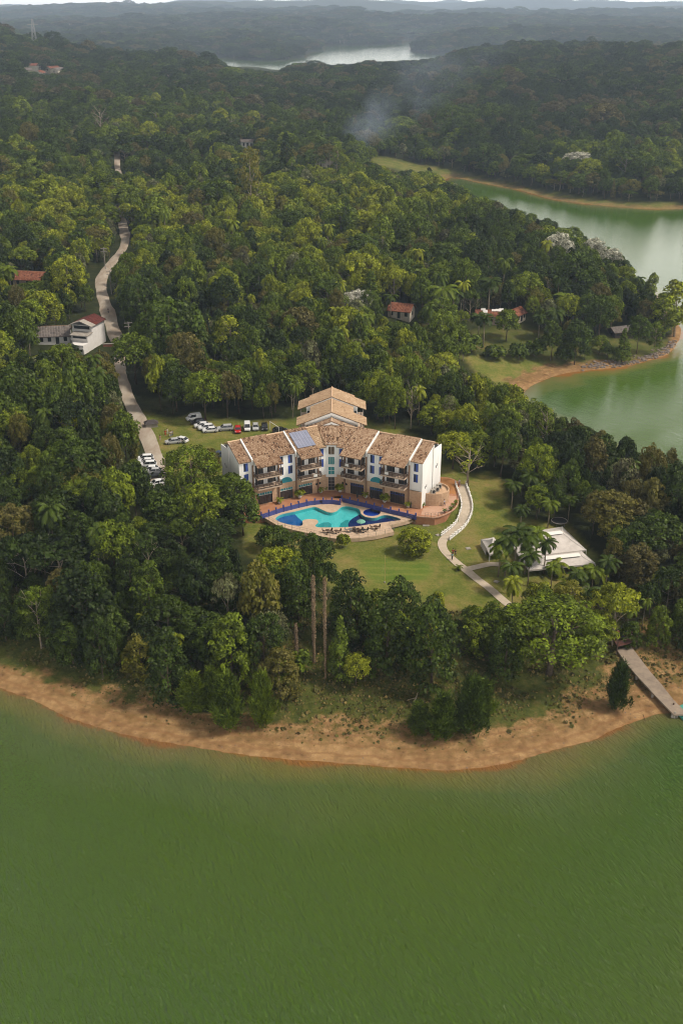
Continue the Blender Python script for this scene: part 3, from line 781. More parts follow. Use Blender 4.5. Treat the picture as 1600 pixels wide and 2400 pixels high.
rnd = random.Random(5)
MANUAL = []      # (x, y, radius) of hand-placed trees, so that the wood keeps off them
def place(kind, px, py, h, diam, tint, label, group=None, lean=(0, 0)):
    x, y, z = ground(px, py)
    wide = (diam / 2) / (KRAD[kind] * h / KHEIGHT[kind]) if diam else 1.0
    MANUAL.append((x, y, (diam or 2 * KRAD[kind] * h / KHEIGHT[kind]) / 2))
    return plant(kind, x, y, z - 0.15, h, wide, tint, rnd.uniform(0, 6.28), label, group, lean)

# --- the trees round the hotel, the lawn and the beach
place('huge', 1285, 1580, 14.5, 19.5, .50, 'huge wide spreading green tree below the white marquee, beside the top of the jetty')
place('drape', 1180, 1590, 10.5, 7, .38, 'narrow dark tree hanging over the grass at the left foot of the huge wide tree')
place('fine', 1385, 1545, 9.5, 9, .58, 'fresh yellow-green tree at the right edge of the huge tree, near the jetty')
place('open', 1330, 1470, 10, 9, .72, 'thin brownish twiggy tree standing behind the huge wide tree')
place('drape', 905, 1575, 14.5, 9.5, .30, 'dark rounded tree between the two bare trunks and the lawn')
place('drape', 1010, 1610, 17.5, 10.0, .33, 'tall dark olive tree reaching down to the beach below the lawn')
place('drape', 940, 1500, 13, 9, .34, 'dark tree at the lawn edge behind the tall dark olive tree')
place('drape', 1110, 1530, 9.5, 6.5, .55, 'small bright green rounded tree between the tall dark olive tree and the huge tree')
place('cone', 797, 1595, 13, 5.5, .46, 'narrow green drooping tree just right of the bare trunks')
place('drape', 820, 1500, 14.5, 8.5, .3, 'dark green tree behind the narrow drooping tree by the bare trunks')
place('drape', 700, 1460, 13.5, 8.5, .38, 'olive tree behind the taller of the two bare trunks')
place('flat', 760, 1450, 12, 7, .27, 'dark layered tree at the lower left corner of the lawn')
place('open', 98, 1520, 13, 9, .45, 'lone see-through tree with a visible leaning trunk at the edge of the left beach')
place('flat', 540, 1500, 14, 7.0, .875, 'pale silvery grey-green tree in the middle of the left wood')
place('ball', 970, 1300, 5.8, 7.4, .62, 'single round clipped bush-like tree on the lawn below the pool')
place('huge', 450, 1190, 14.5, 14, .50, 'big rounded green tree in front of the parking lawn, left of the hotel')
place('dome1', 545, 1235, 12, 11, .45, 'big leafy tree against the left end of the pool terrace')
place('dome2', 432, 1262, 10, 10, .44, 'dense green tree next to the parked row of white cars')
place('dome3', 570, 1255, 9, 8.5, .40, 'dark tree touching the left corner of the pool deck')
place('fine', 480, 1270, 13, 10, .56, 'yellow-green tree below the big rounded tree left of the pool')
place('fine', 690, 1310, 5.5, 8.5, .32, 'low dark tree under the left front edge of the pool deck')
place('dome3', 745, 1325, 6, 7.5, .26, 'low very dark tree at the corner of the deck and the lawn')
place('dome1', 640, 1290, 5.2, 7.5, .36, 'low rounded tree below the deep blue end of the pool')
place('dome2', 655, 1395, 10, 10, .61, 'light yellow-green tree standing below the dark trees of the deck')
place('bush', 805, 1283, 2.8, 3.2, .6, 'small bright green bush in front of the deck posts')
place('dome2', 482, 985, 13.5, 13, .53, 'bright spreading tree behind the parked white cars')
place('fine', 400, 945, 14, 9, .48, 'tree at the road side end of the parking lawn')
place('dome1', 560, 968, 12.5, 10, .46, 'green tree behind the silver and red cars')
place('bare', 1095, 1140, 11, 9, .6, 'tree with pale bare spreading branches right of the hotel drive')
place('dome2', 1060, 1100, 9.5, 10, .63, 'vivid light green tree just right of the hotel gable wall')
place('dome1', 1120, 1098, 9.5, 9, .56, 'bright green tree behind the pale bare branches')
place('dome3', 1010, 1020, 9, 8, .58, 'fresh green tree peeking over the right wing roof')
place('open', 590, 535, 36, 19, .74, 'very tall thin tree with pale trunk rising above the middle of the wood')
place('cone', 503, 420, 19, 4.5, .12, 'slim dark cypress far up the wooded slope')
place('cone', 672, 430, 28, 15, .16, 'broad dark conifer standing above the far wood')
place('cone', 868, 728, 14, 10.5, .42, 'green conical tree left of the small red-roofed house')
place('dome2', 838, 755, 11, 12, .985, 'white-flowering tree left of the small red-roofed house')
place('dome2', 1355, 400, 12, 27, .965, 'far wide white-blossomed tree above the far lake bank')
place('fine', 1300, 640, 17, 15, .965, 'white-blossomed tree near the right end of the middle wood')
place('fine', 1385, 645, 16, 12, .96, 'smaller pale-blossomed tree near the lake at right')
place('fine', 1428, 665, 15, 11, .96, 'pale-blossomed tree closest to the lake at right')
place('tall', 1578, 790, 20, 14, .64, 'giant bamboo clump leaning over the water at the right edge', lean=(0.0, .12))
place('tall', 1545, 800, 17, 12, .58, 'bamboo clump just inland of the leaning giant bamboo')
place('bare', 240, 330, 24, 16, .84, 'leafless pale tree high on the left slope')
place('bare', 962, 1005, 13.5, 4.5, .5, 'thin leafless white-stemmed tree right of the stepped roofs')
place('dome2', 320, 900, 15, 15, .47, 'large dark-branched tree beside the road above the parking lawn')
place('dome1', 1040, 640, 12, 16, .42, 'umbrella-shaped tree in the middle wood above the red-roofed house')
for i, (px, py, h, d, t) in enumerate([(455, 1668, 7.6, 6.2, .50), (535, 1706, 10.2, 6.6, .44), (617, 1702, 10.4, 5.2, .50), (500, 1660, 8, 4.5, .47)]):
    place('oak', px, py, h, d, t, ['bushy olive shrub tree furthest left of the beach group', 'biggest dark shrub tree on the beach, middle of the left group', 'pointed shrub tree at the right end of the left beach group',
                                   'half-hidden shrub behind the left beach group'][i])
for i, (px, py, h, d, t) in enumerate([(980, 1718, 6.0, 4.6, .44), (1035, 1730, 8.5, 6.0, .40), (1100, 1720, 11.0, 6.2, .36), (1128, 1695, 8.5, 5, .42), (1443, 1662, 9.3, 4.6, .28)]):
    place('oak', px, py, h, d, t, ['smallest shrub at the left end of the right beach cluster', 'rounded shrub in the middle of the right beach cluster', 'tallest dark shrub of the right beach cluster',
                                   'shrub at the right end of the beach cluster', 'solitary dark shrub tree beside the jetty'][i])
for i, (px, py) in enumerate([(315, 1560), (395, 1535), (660, 1600), (700, 1575)]):
    place('bush', px, py, 3.6, 4.8, .58 - .1 * (i > 1), ['low light green bush at the edge of the left wood', 'large-leaved round bush near the left wood edge', 'leafy bush left of the covered trunks', 'bush at the foot of the left bare trunk'][i])
# palms round the marquee and along the right-hand wood
PALMS = [(1166, 1352, 8.4, 'leaning palm at the left corner of the marquee'), (1182, 1350, 9.6, 'palm in the clump before the small white tent'), (1205, 1340, 10.4, 'tallest palm of the clump before the marquee'),
         (1228, 1345, 10, 'palm in the middle of the clump before the marquee'), (1252, 1335, 9.4, 'palm right of the middle of the marquee clump'), (1272, 1345, 8.2, 'short palm at the right of the marquee clump'),
         (1192, 1395, 7.6, 'low palm standing in front of the clump by the path'), (1236, 1375, 8, 'palm partly in front of the marquee roof'), (1290, 1378, 5.6, 'small palm before the lower marquee roof'),
         (1197, 1192, 7.2, 'yellowish palm at the upper edge of the lawn'), (1236, 1185, 8.6, 'palm with yellow fronds beside the upper lawn'), (1217, 1248, 6.6, 'young palm on the lawn above the marquee'),
         (1282, 1238, 7.2, 'palm left of the trampoline'), (1330, 1225, 6.4, 'palm right of the trampoline'), (1262, 1205, 7.4, 'palm in the shade at the edge of the right wood'),
         (1345, 1412, 7.5, 'broad palm below the lower marquee corner'), (1382, 1402, 7.4, 'palm right below the marquee corner'), (1415, 1395, 8.6, 'upper palm of the lower right group'),
         (1405, 1455, 7.8, 'bright palm above the jetty gate'), (1440, 1470, 7.6, 'palm at the jetty gate'), (1466, 1490, 7.0, 'drooping palm just right of the jetty gate'), (1370, 1445, 6.8, 'pale palm behind the huge wide tree'),
         (1120, 805, 11, 'tall palm at the park left of the ruined house'), (1132, 812, 11.5, 'second tall palm left of the ruined house'), (1034, 778, 17, 'very tall palm between the red-roofed house and the ruin'),
         (1060, 760, 13, 'palm right of the very tall palm'), (1259, 798, 9.5, 'short palm right of the ruined house'), (1294, 798, 12, 'palm with pale trunk right of the ruined house'), (1314, 762, 12, 'yellow palm behind the park'),
         (1143, 745, 15, 'palm behind the ruined house'), (915, 745, 9, 'palm in front of the small red-roofed house'), (20, 1130, 9, 'palm near the left edge beside the wood'), (30, 700, 12, 'palm near the red roofs at far left')]
for i, (px, py, h, lab) in enumerate(PALMS):
    place('palm' if i % 3 else 'palm2', px, py, h, None, .50 if i % 4 == 0 else .38 - .05 * (i % 3), lab)
for i, (px, py) in enumerate([(1352, 1372), (1395, 1365), (1300, 1350), (1430, 1420), (1325, 1395)]):
    place('banana', px, py, 5.0, 5.0, .58, ['banana plant under the lower edge of the marquee', 'banana plant right of the marquee corner', 'leafy banana plant beside the marquee palms', 'banana plant under the lower right palms', 'banana plant behind the huge wide tree'][i])

# --- the park by the right-hand lake: loose trees
for i, (px, py, k, h, d, t) in enumerate([(1185, 800, 'dome1', 11, 9, .5), (1250, 835, 'bush', 5, 8, .42), (1100, 825, 'bush', 5, 9, .44), (1160, 842, 'bush', 4.2, 8, .46), (1215, 845, 'bush', 5, 8, .4), (1290, 845, 'dome3', 13, 8, .42),
                                      (1345, 855, 'dome1', 15, 10, .33), (1400, 805, 'fine', 17, 12, .36), (1455, 850, 'cone', 12, 7, .44), (1490, 830, 'fine', 14, 9, .38), (1370, 790, 'tall', 16, 9, .4), (1530, 830, 'open', 12, 8, .45),
                                      (1070, 812, 'dome2', 7, 9, .4), (1325, 850, 'bush', 5, 8, .35)]):
    place(k, px, py, h, d, t, ['rounded green tree left of the ruined house front', 'dark bush on the meadow edge under the palms', 'low bush at the left end of the meadow hedge', 'pale bush in the meadow hedge', 'bush in the hedge right of centre above the meadow',
                               'tree above the sandy cove', 'dark tall tree at the right end of the cove sand', 'big dark tree beside the lakeside shed', 'narrow green tree by the stony bank', 'tree in front of the lakeside shed', 'tall tree left of the shed',
                               'thin tree on the stony point', 'dark rounded tree at the left end of the park', 'dark bush under the tall cove tree'][i])

# --- the wood: many trees scattered over the land; the ones seen largest stand as objects of their own
CLEAR_SEEN = [   # sight lines the photograph shows open: no crown may stand in these outlines
    [(519, 1052), (548, 1036), (600, 1015), (690, 985), (690, 945), (771, 903), (858, 942), (860, 990), (930, 1013), (1036, 1040), (1040, 1105), (1062, 1110), (1095, 1132), (1130, 1115), (1165, 1125), (1185, 1180), (1205, 1225), (1240, 1238),
     (1330, 1232), (1402, 1312), (1392, 1326), (1330, 1338), (1290, 1345), (1150, 1352), (1178, 1396), (1160, 1402), (1110, 1394), (1050, 1376), (1000, 1366), (950, 1376), (900, 1388), (862, 1376), (835, 1338), (785, 1300), (770, 1268), (745, 1256),
     (690, 1240), (651, 1232), (628, 1215), (612, 1180), (598, 1145), (555, 1125), (540, 1112)],
    [(340, 968), (380, 962), (430, 990), (438, 968), (470, 970), (510, 990), (625, 986), (682, 984), (692, 1000), (600, 1020), (545, 1038), (518, 1056), (512, 1040), (505, 1018), (450, 1020), (430, 1035), (390, 1040), (374, 1050), (350, 1010)],
    [(296, 892), (312, 900), (345, 975), (384, 1060), (375, 1130), (350, 1122), (325, 1080), (325, 1060), (350, 1065), (325, 1000), (300, 930)],
    [(222, 670), (228, 640), (250, 622), (260, 640), (250, 690), (270, 740), (296, 790), (316, 800), (250, 818), (236, 770), (220, 700)],
    [(162, 722), (212, 722), (238, 748), (240, 800), (206, 828), (188, 800), (95, 812), (97, 768), (160, 765)],
    [(276, 515), (302, 515), (308, 560), (299, 590), (276, 590), (284, 560)], [(266, 358), (284, 358), (286, 404), (268, 404)],
    [(1110, 772), (1200, 768), (1200, 792), (1110, 792)], [(1236, 775), (1300, 778), (1300, 805), (1236, 800)], [(1425, 762), (1490, 762), (1490, 800), (1425, 800)], [(902, 698), (978, 700), (978, 745), (945, 752), (902, 730)], [(1122, 715), (1232, 722), (1230, 765), (1125, 768)],
    [(1050, 822), (1150, 838), (1240, 834), (1330, 846), (1400, 858), (1480, 845), (1560, 818), (1600, 780), (1600, 1060), (1570, 1050), (1500, 1000), (1440, 975), (1400, 955), (1300, 948), (1235, 925), (1205, 900), (1150, 880), (1100, 856)],
    [(1000, 398), (1060, 412), (1126, 425), (1223, 445), (1290, 462), (1387, 473), (1489, 480), (1570, 478), (1660, 470), (1660, 650), (1600, 640), (1540, 618), (1480, 592), (1430, 555), (1330, 523), (1250, 498), (1180, 478), (1130, 443), (1060, 423)],
    [(865, 366), (932, 370), (1005, 396), (940, 398), (885, 385)],
    [(515, 137), (640, 146), (715, 136), (720, 122), (760, 119), (760, 106), (850, 108), (940, 104), (945, 94), (962, 94), (957, 120), (1050, 128), (980, 140), (900, 142), (780, 127), (720, 133), (640, 168), (540, 155)],
    [(-400, 1400), (-200, 1485), (0, 1522), (150, 1548), (300, 1570), (410, 1600), (450, 1590), (640, 1600), (700, 1600), (780, 1605), (870, 1585), (1000, 1590), (1050, 1520), (1120, 1540), (1160, 1570), (1400, 1570), (1440, 1500), (1455, 1480), (1500, 1515), (1600, 1525), (1800, 1480), (2200, 1400),
     (2200, 2500), (-400, 2500)],
    [(564, 330), (592, 330), (592, 342), (564, 342)], [(745, 380), (796, 379), (796, 390), (745, 390)], [(50, 640), (92, 640), (92, 656), (50, 656)], [(60, 156), (98, 156), (98, 166), (60, 166)], [(112, 160), (142, 160), (142, 170), (112, 170)],
    [(724, 1372), (770, 1372), (776, 1590), (722, 1556)],
    [(556, 1226), (600, 1235), (625, 1262), (610, 1290), (575, 1288)],
]

def scatter():
    rng = np.random.default_rng(7)
    X, Y, C = [], [], []
    d = 135.0
    while d < 7500:
        c = 4.7 if d < 330 else (4.7 + (d - 330) * 0.0046)
        lim = 0.47 if d < 330 else 0.40
        n = int(2 * lim * d / c)
        x = (np.arange(n) - n / 2 + rng.uniform(-.42, .42, n)) * c + rng.random() * c
        X.append(x); Y.append(d + rng.uniform(-.42, .42, n) * c); C.append(np.full(n, c)); d += c * 0.95
    x = np.concatenate(X); y = np.concatenate(Y); c = np.concatenate(C)
    z = terrain(x, y); s = shore(x, y)
    ok = (s > np.where(y < 300, 9, 5)) & (z > 0.8)
    x, y, z, c = x[ok], y[ok], z[ok], c[ok]
    n = len(x)
    px, py = proj(x, y, z)
    for p in (LAWN, PARKING, MEADOW, FIELD): 
        k = in_poly(px, py, p); ok = ~k; x, y, z, c, px, py = x[ok], y[ok], z[ok], c[ok], px[ok], py[ok]
    n = len(x); s = shore(x, y)
    sz = np.exp(rng.normal(0, .26, n)) * np.interp(y, [150, 300, 600, 1500], [1.0, 1.0, 1.02, 1.1])
    big = rng.random(n) < .045; sz = np.where(big & (y > 250), sz * 1.5, sz)
    h = (10.0 + 2.2 * rng.normal(size=n)) * sz ** .6
    h = np.where(y < 210, h * .92, h); h = np.where(in_poly(px, py, PARK), h * .7, h)
    reg = fbm(x / 60, y / 60, 77, 3)
    reg2 = fbm(x / 25 + 9, y / 25, 79, 3)
    names = ['dome1', 'dome2', 'dome3', 'fine', 'flat', 'tall', 'open', 'cone', 'palm', 'palm2', 'bare', 'bush', 'drape']
    base = np.array([.19, .2, .15, .19, .09, .05, .05, .015, .035, .025, .005, 0.0, 0.0])
    pr = np.tile(base, (n, 1))
    valley = (y > 270) & (y < 470) & (px > 420) & (px < 1250)
    pr[valley, 8] *= 1.5; pr[valley, 9] *= 1.5
    pr[y > 560, 8:10] = 0
    pr /= pr.sum(1, keepdims=True)
    kind = (rng.random((n, 1)) > np.cumsum(pr, 1)).sum(1); kind = np.minimum(kind, 10); nb_ = ((y < 330) & (rng.random(n) < .0)); kind = np.where(nb_, 11, kind); kind = np.where((y < 196) & (kind < 4) & (rng.random(n) < .75), 12, kind); kind = np.where((s < 16) & (y < 330) & (kind < 6), 12, kind)
    KR = np.array([KRAD[k] for k in names]); KH = np.array([KHEIGHT[k] for k in names])
    rad = c * .60 * sz * 1.12 * np.array([1.0, 1.1, .95, 1.0, 1.25, .72, .85, .65, .6, .55, .8, .6, .95])[kind]
    rad = np.where(kind >= 8, np.where(kind < 10, 2.3 * (h / 11), rad), rad)
    h = np.where(y > 900, h * np.interp(y, [900, 4000, 8000], [1, 1.1, 1.5]), h)
    # keep off the hand-placed trees, roads and open views
    ok = np.ones(n, bool)
    M = np.array(MANUAL)
    near = y < 900
    for mx, my, mr in M:
        ok &= ~(near & ((x - mx) ** 2 + (y - my) ** 2 < (mr * .62 + rad * .35) ** 2))
    for rd, w, f in ((ROAD_A, 3.8, .45), (ROAD_B[:6], 3.8, .45), (ROAD_B[5:], 1.8, .0)):
        g = [ground(*p)[:2] for p in rd]
        dd = seg_dist(x, y, g); ok &= dd > w + rad * f
    for a, b in ((0, 1.0), (-.8, .78), (.8, .78), (-.95, .5), (.95, .5), (0, .55), (-.5, .95), (.5, .95), (0, .3)):
        qx, qy = proj(x + a * rad, y, z + h * b)
        for p in CLEAR_SEEN: ok &= ~in_poly(qx, qy, p)
    # tint by place, as the photograph shows
    t = .46 + .20 * (reg - .5) * 2 + .16 * (reg2 - .5) * 2 + rng.normal(0, .12, n) * np.interp(y, [600, 1100], [1, .45])
    t += np.interp(y, [150, 250, 450, 700, 1100, 1600], [-.06, -.03, .02, -.07, -.18, -.22])
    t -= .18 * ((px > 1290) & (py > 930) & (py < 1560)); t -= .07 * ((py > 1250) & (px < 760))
    t = np.clip(t, .12, .63)
    br = rng.random(n)
    t = np.where(br < .07, .735 + .05 * rng.random(n), t)
    t = np.where((px > 1330) & (py > 980) & (py < 1450) & (br < .35), .74 + .06 * rng.random(n), t)
    t = np.where((y > 900) & (br < .16), .78 + .06 * rng.random(n), t)
    t = np.where((br > .94) & (y < 900) & (sz < 1.2), .86 + .03 * rng.random(n), t)
    t = np.where((kind >= 8) & (kind < 10), np.clip(t, .4, .64), t)
    ok &= (np.abs(px - 800) < 1500)
    keep = np.nonzero(ok)[0]
    return dict(x=x[keep], y=y[keep], z=z[keep], h=h[keep], rad=rad[keep], kind=kind[keep], tint=t[keep], px=px[keep], py=py[keep]), names, KR, KH

F, FK, KR, KH = scatter()
print('wood', len(F['x']))
qx, qy = proj(F['x'], F['y'], F['z'] + F['h'] * .7)
depth = F['y'] * CP + (CAM_Z - F['z']) * SP
size = F['rad'] * np.sqrt(F['h']) / depth
seen = (qx > -25) & (qx < 1625) & (qy > 0) & (qy < 2400)
sx_, sy_, sz_ = F['x'], F['y'], F['z'] + F['h']
# crude test of what stands in front: compare with taller trees nearer the camera
order = np.argsort(-np.where(seen, size, -1))
own = order[:230]
own_set = np.zeros(len(F['x']), bool); own_set[own] = True

ZONES = [('at the left frame edge', lambda px, py: (px < 200) & (py > 1130) & (py < 1330)), ('by the left frame edge near the beach', lambda px, py: (px < 200) & (py >= 1330)),
         ('on the last row above the left beach', lambda px, py: (px < 790) & (py >= 1500)), ('between silvery tree and left beach', lambda px, py: (px < 480) & (py >= 1400)),
         ('around the dead trunks', lambda px, py: (px < 790) & (py >= 1400)), ('left of the pool deck', lambda px, py: (px < 790) & (px > 480) & (py > 1180)), ('in the wood left of the pool', lambda px, py: (px < 790) & (py > 1180)),
         ('on the left of the dirt road', lambda px, py: (px < 330) & (py > 830)), ('between the parked cars and the hotel', lambda px, py: (px < 640) & (py > 1000)), ('behind the parking lawn', lambda px, py: (px < 690) & (py > 830)),
         ('in the wood behind the stepped roofs', lambda px, py: (px < 900) & (py > 700)), ('at the right frame edge', lambda px, py: (px > 1480) & (py > 1230)), ('in the shade right of the marquee', lambda px, py: (px > 1100) & (py > 1230)),
         ('between marquee and right-hand lake', lambda px, py: (px > 1180) & (py > 1080)), ('on the right-hand lake shore', lambda px, py: (px > 1180) & (py > 900)), ('just behind the right wing', lambda px, py: (px > 880) & (py > 900)), ('left of the far white house', lambda px, py: px < 230), ('between dirt road and thin tall tree', lambda px, py: px < 560), ('below the very tall thin tree', lambda px, py: px < 760),
         ('above the small red-roofed house', lambda px, py: px < 1030), ('behind the ruined house', lambda px, py: px < 1260), ('near the far right-hand lake arm', lambda px, py: px > -1e9)]
TONE = [(.28, 'blackish-green'), (.35, 'very dark green'), (.42, 'dark green'), (.48, 'mid green'), (.54, 'grass-green'), (.6, 'fresh green'), (.7, 'yellow-green'), (.82, 'brownish olive'), (.93, 'pale grey-green'), (2, 'white-flowering')]
SHAPE = {'drape': 'drooping', 'bush': 'bushy', 'dome1': 'round-crowned', 'dome2': 'broad clumpy', 'dome3': 'large-leaved', 'fine': 'fine-leaved', 'flat': 'flat-topped', 'tall': 'narrow upright', 'open': 'loose open', 'cone': 'conical', 'palm': 'feathery palm', 'palm2': 'short feathery palm', 'bare': 'nearly leafless'}
for i in own:
    k = FK[F['kind'][i]]
    zone = next(nm for nm, f in ZONES if f(F['px'][i], F['py'][i]))
    tone = next(nm for v, nm in TONE if F['tint'][i] < v)
    rel = F['h'][i]
    sz_word = 'very tall' if rel > 13 else 'tall' if rel > 11.3 else 'very low' if rel < 7 else 'low' if rel < 8.7 else 'smaller' if rel < 10 else 'medium'
    lab = '%s %s %s%s %s' % (sz_word, tone, SHAPE[k], '' if 'palm' in SHAPE[k] else ' tree', zone)
    wide = F['rad'][i] / (KR[F['kind'][i]] * F['h'][i] / KH[F['kind'][i]])
    plant(k, F['x'][i], F['y'][i], F['z'][i] - .15, F['h'][i], wide, float(F['tint'][i]), rnd.uniform(0, 6.28), lab, 'trees alike: ' + lab)

# the rest of the wood is one mass
rest = np.nonzero(~own_set)[0]
print('rest', len(rest))
def wood_mass():
    me = bpy.data.meshes.new('woods')
    n = len(rest)
    me.vertices.add(n); me.vertices.foreach_set('co', np.stack([F['x'][rest], F['y'][rest], F['z'][rest] - .2], 1).astype(np.float32).ravel())
    sc_z = F['h'][rest] / KH[F['kind'][rest]]; sc_x = F['rad'][rest] / KR[F['kind'][rest]]
    a = me.attributes.new('size', 'FLOAT_VECTOR', 'POINT'); a.data.foreach_set('vector', np.stack([sc_x, sc_x, sc_z], 1).astype(np.float32).ravel())
    rng = np.random.default_rng(3)
    a = me.attributes.new('turn', 'FLOAT_VECTOR', 'POINT'); a.data.foreach_set('vector', np.stack([rng.normal(0, .05, n), rng.normal(0, .05, n), rng.uniform(0, 6.28, n)], 1).astype(np.float32).ravel())
    a = me.attributes.new('tint', 'FLOAT', 'POINT'); a.data.foreach_set('value', F['tint'][rest].astype(np.float32))
    a = me.attributes.new('sort', 'INT', 'POINT'); a.data.foreach_set('value', F['kind'][rest].astype(np.int32))
    me.update()
    o = bpy.data.objects.new('woods', me); link(o); tag(o, 'dense green wood covering the slopes and far hills behind the hotel', 'wood', kind='stuff')
    ng = bpy.data.node_groups.new('wood_mass', 'GeometryNodeTree')
    ng.interface.new_socket('Geometry', in_out='INPUT', socket_type='NodeSocketGeometry')
    ng.interface.new_socket('Geometry', in_out='OUTPUT', socket_type='NodeSocketGeometry')
    N = ng.nodes; L = ng.links
    gi = N.new('NodeGroupInput'); go = N.new('NodeGroupOutput'); jn = N.new('GeometryNodeJoinGeometry')
    def named(nm, ty):
        a = N.new('GeometryNodeInputNamedAttribute'); a.data_type = ty; a.inputs['Name'].default_value = nm; return a.outputs[0]
    size, turn, sort = named('size', 'FLOAT_VECTOR'), named('turn', 'FLOAT_VECTOR'), named('sort', 'INT')
    for k, nm in enumerate(FK):
        cr = next((x for x in COL.objects if x.type == 'MESH' and x.data == KINDS[nm][0]), None)
        tk = next((x for x in COL.objects if x.type == 'MESH' and x.data == KINDS[nm][1]), None)
        if cr is None: continue
        cmp = N.new('FunctionNodeCompare'); cmp.data_type = 'INT'; cmp.operation = 'EQUAL'; L.new(sort, cmp.inputs[2]); cmp.inputs[3].default_value = k
        j2 = N.new('GeometryNodeJoinGeometry')
        for ob in (cr, tk):
            oi = N.new('GeometryNodeObjectInfo'); oi.inputs['Object'].default_value = ob; L.new(oi.outputs['Geometry'], j2.inputs[0])
        iop = N.new('GeometryNodeInstanceOnPoints')
        L.new(gi.outputs[0], iop.inputs['Points']); L.new(cmp.outputs[0], iop.inputs['Selection']); L.new(j2.outputs[0], iop.inputs['Instance'])
        L.new(turn, iop.inputs['Rotation']); L.new(size, iop.inputs['Scale'])
        L.new(iop.outputs[0], jn.inputs[0])
    L.new(jn.outputs[0], go.inputs[0])
    md = o.modifiers.new('wood', 'NODES'); md.node_group = ng
wood_mass()
# ------------------------------------------------------------------ shared materials
WHITE = mat('white_render', (0.80, 0.79, 0.77), 0.85, 0.2, noise=(0.5, (0.62, 0.61, 0.58), 0.5), streak=(1, 1, .25))
TRIM = mat('trim_white', (0.78, 0.76, 0.72), 0.8, 0.2)
BRICK = mat('stone_brick', (0.56, 0.38, 0.245), 0.9, 0.15, noise=(1.6, (0.40, 0.25, 0.155), 0.8), streak=(1, 1, 3), bump=(6, .5))
TILE = mat('roof_tile', (0.4, 0.27, 0.17), 0.9, 0.12, tone=[(0.0, (0.06, 0.035, 0.025)), (0.2, (0.17, 0.09, 0.05)), (0.45, (0.28, 0.18, 0.115)), (0.75, (0.38, 0.265, 0.175)), (1.0, (0.48, 0.37, 0.27))])
TILE2 = mat('roof_tile_new', (0.4, 0.27, 0.17), 0.9, 0.12, tone=[(0.0, (0.18, 0.115, 0.07)), (0.35, (0.34, 0.225, 0.135)), (0.7, (0.43, 0.30, 0.19)), (1.0, (0.52, 0.40, 0.28))])
REDTILE = mat('red_roof_tile', (0.3, 0.1, 0.05), 0.9, 0.12, tone=[(0.0, (0.07, 0.028, 0.02)), (0.5, (0.20, 0.075, 0.045)), (1.0, (0.31, 0.14, 0.085))])
GREYTILE = mat('grey_roof_tile', (0.2, 0.19, 0.18), 0.9, 0.12, tone=[(0.0, (0.07, 0.06, 0.06)), (1.0, (0.24, 0.21, 0.19))])
UNDER = mat('roof_board', (0.16, 0.10, 0.06), 0.9, 0.1)
WOOD = mat('dark_wood', (0.075, 0.045, 0.03), 0.7, 0.25)
POSTB = mat('brown_post', (0.26, 0.16, 0.10), 0.85, 0.15)
SLAB = mat('balcony_slab', (0.48, 0.36, 0.27), 0.85, 0.2)
BLUE = mat('blue_paint', (0.035, 0.075, 0.30), 0.55, 0.4)
BLUEW = mat('blue_wall', (0.065, 0.08, 0.27), 0.7, 0.3, noise=(1.2, (0.05, 0.06, 0.19), .8))
GLASS = mat('dark_glass', (0.025, 0.03, 0.035), 0.12, 0.7)
TEAL = mat('teal_glass', (0.02, 0.22, 0.24), 0.15, 0.7)
BROWNG = mat('brown_glass', (0.16, 0.10, 0.06), 0.3, 0.5, noise=(2, (0.04, 0.03, 0.02), 1))
CURTAIN = mat('curtain', (0.62, 0.60, 0.56), 0.9, 0.1)
TERRA = mat('terrace_tile', (0.36, 0.16, 0.085), 0.75, 0.25, noise=(0.8, (0.45, 0.23, 0.13), .8), bump=(8, .2))
PATIO = mat('patio_tile', (0.46, 0.27, 0.18), 0.8, 0.2, noise=(0.6, (0.52, 0.34, 0.25), .9))
DRIVE = mat('orange_drive', (0.42, 0.20, 0.08), 0.9, 0.1, noise=(0.4, (0.34, 0.15, 0.055), .9))
DECK = mat('deck_stone', (0.56, 0.42, 0.30), 0.8, 0.2, noise=(1.4, (0.44, 0.31, 0.22), .9), bump=(7, .2))
PVA = mat('pool_turquoise', (0.10, 0.60, 0.62), 0.5, 0.3, noise=(0.4, (0.16, 0.70, 0.70), .8))
PVB = mat('pool_deep_blue', (0.012, 0.13, 0.42), 0.5, 0.3, noise=(0.5, (0.01, 0.09, 0.30), .8))
PVC = mat('pool_navy', (0.006, 0.014, 0.11), 0.5, 0.3, noise=(0.6, (0.01, 0.03, 0.17), .8))
PVD = mat('pool_round_blue', (0.01, 0.06, 0.42), 0.5, 0.3)
PVE = mat('pool_dark_teal', (0.03, 0.32, 0.34), 0.5, 0.3)
JETTYC = mat('jetty_concrete', (0.30, 0.24, 0.185), 0.9, 0.15, noise=(0.8, (0.20, 0.16, 0.13), .8), bump=(5, .3))
CONC = mat('concrete', (0.36, 0.33, 0.29), 0.9, 0.15, noise=(0.8, (0.24, 0.21, 0.18), .8), bump=(5, .3))
PATHM = mat('path_paving', (0.50, 0.42, 0.33), 0.9, 0.1, noise=(1.2, (0.38, 0.32, 0.24), .8))
DIRT = mat('dirt_road', (0.40, 0.35, 0.29), 0.95, 0.1, noise=(0.35, (0.26, 0.20, 0.15), .9), streak=(1, .25, 1))
STEEL = mat('grey_metal', (0.28, 0.28, 0.28), 0.4, 0.5, metallic=.6)
DARK = mat('dark_plastic', (0.02, 0.02, 0.022), 0.5, 0.4)
POT = mat('white_pot', (0.7, 0.68, 0.64), 0.6, 0.3)
CLAY = mat('clay_pot', (0.36, 0.12, 0.05), 0.8, 0.2)
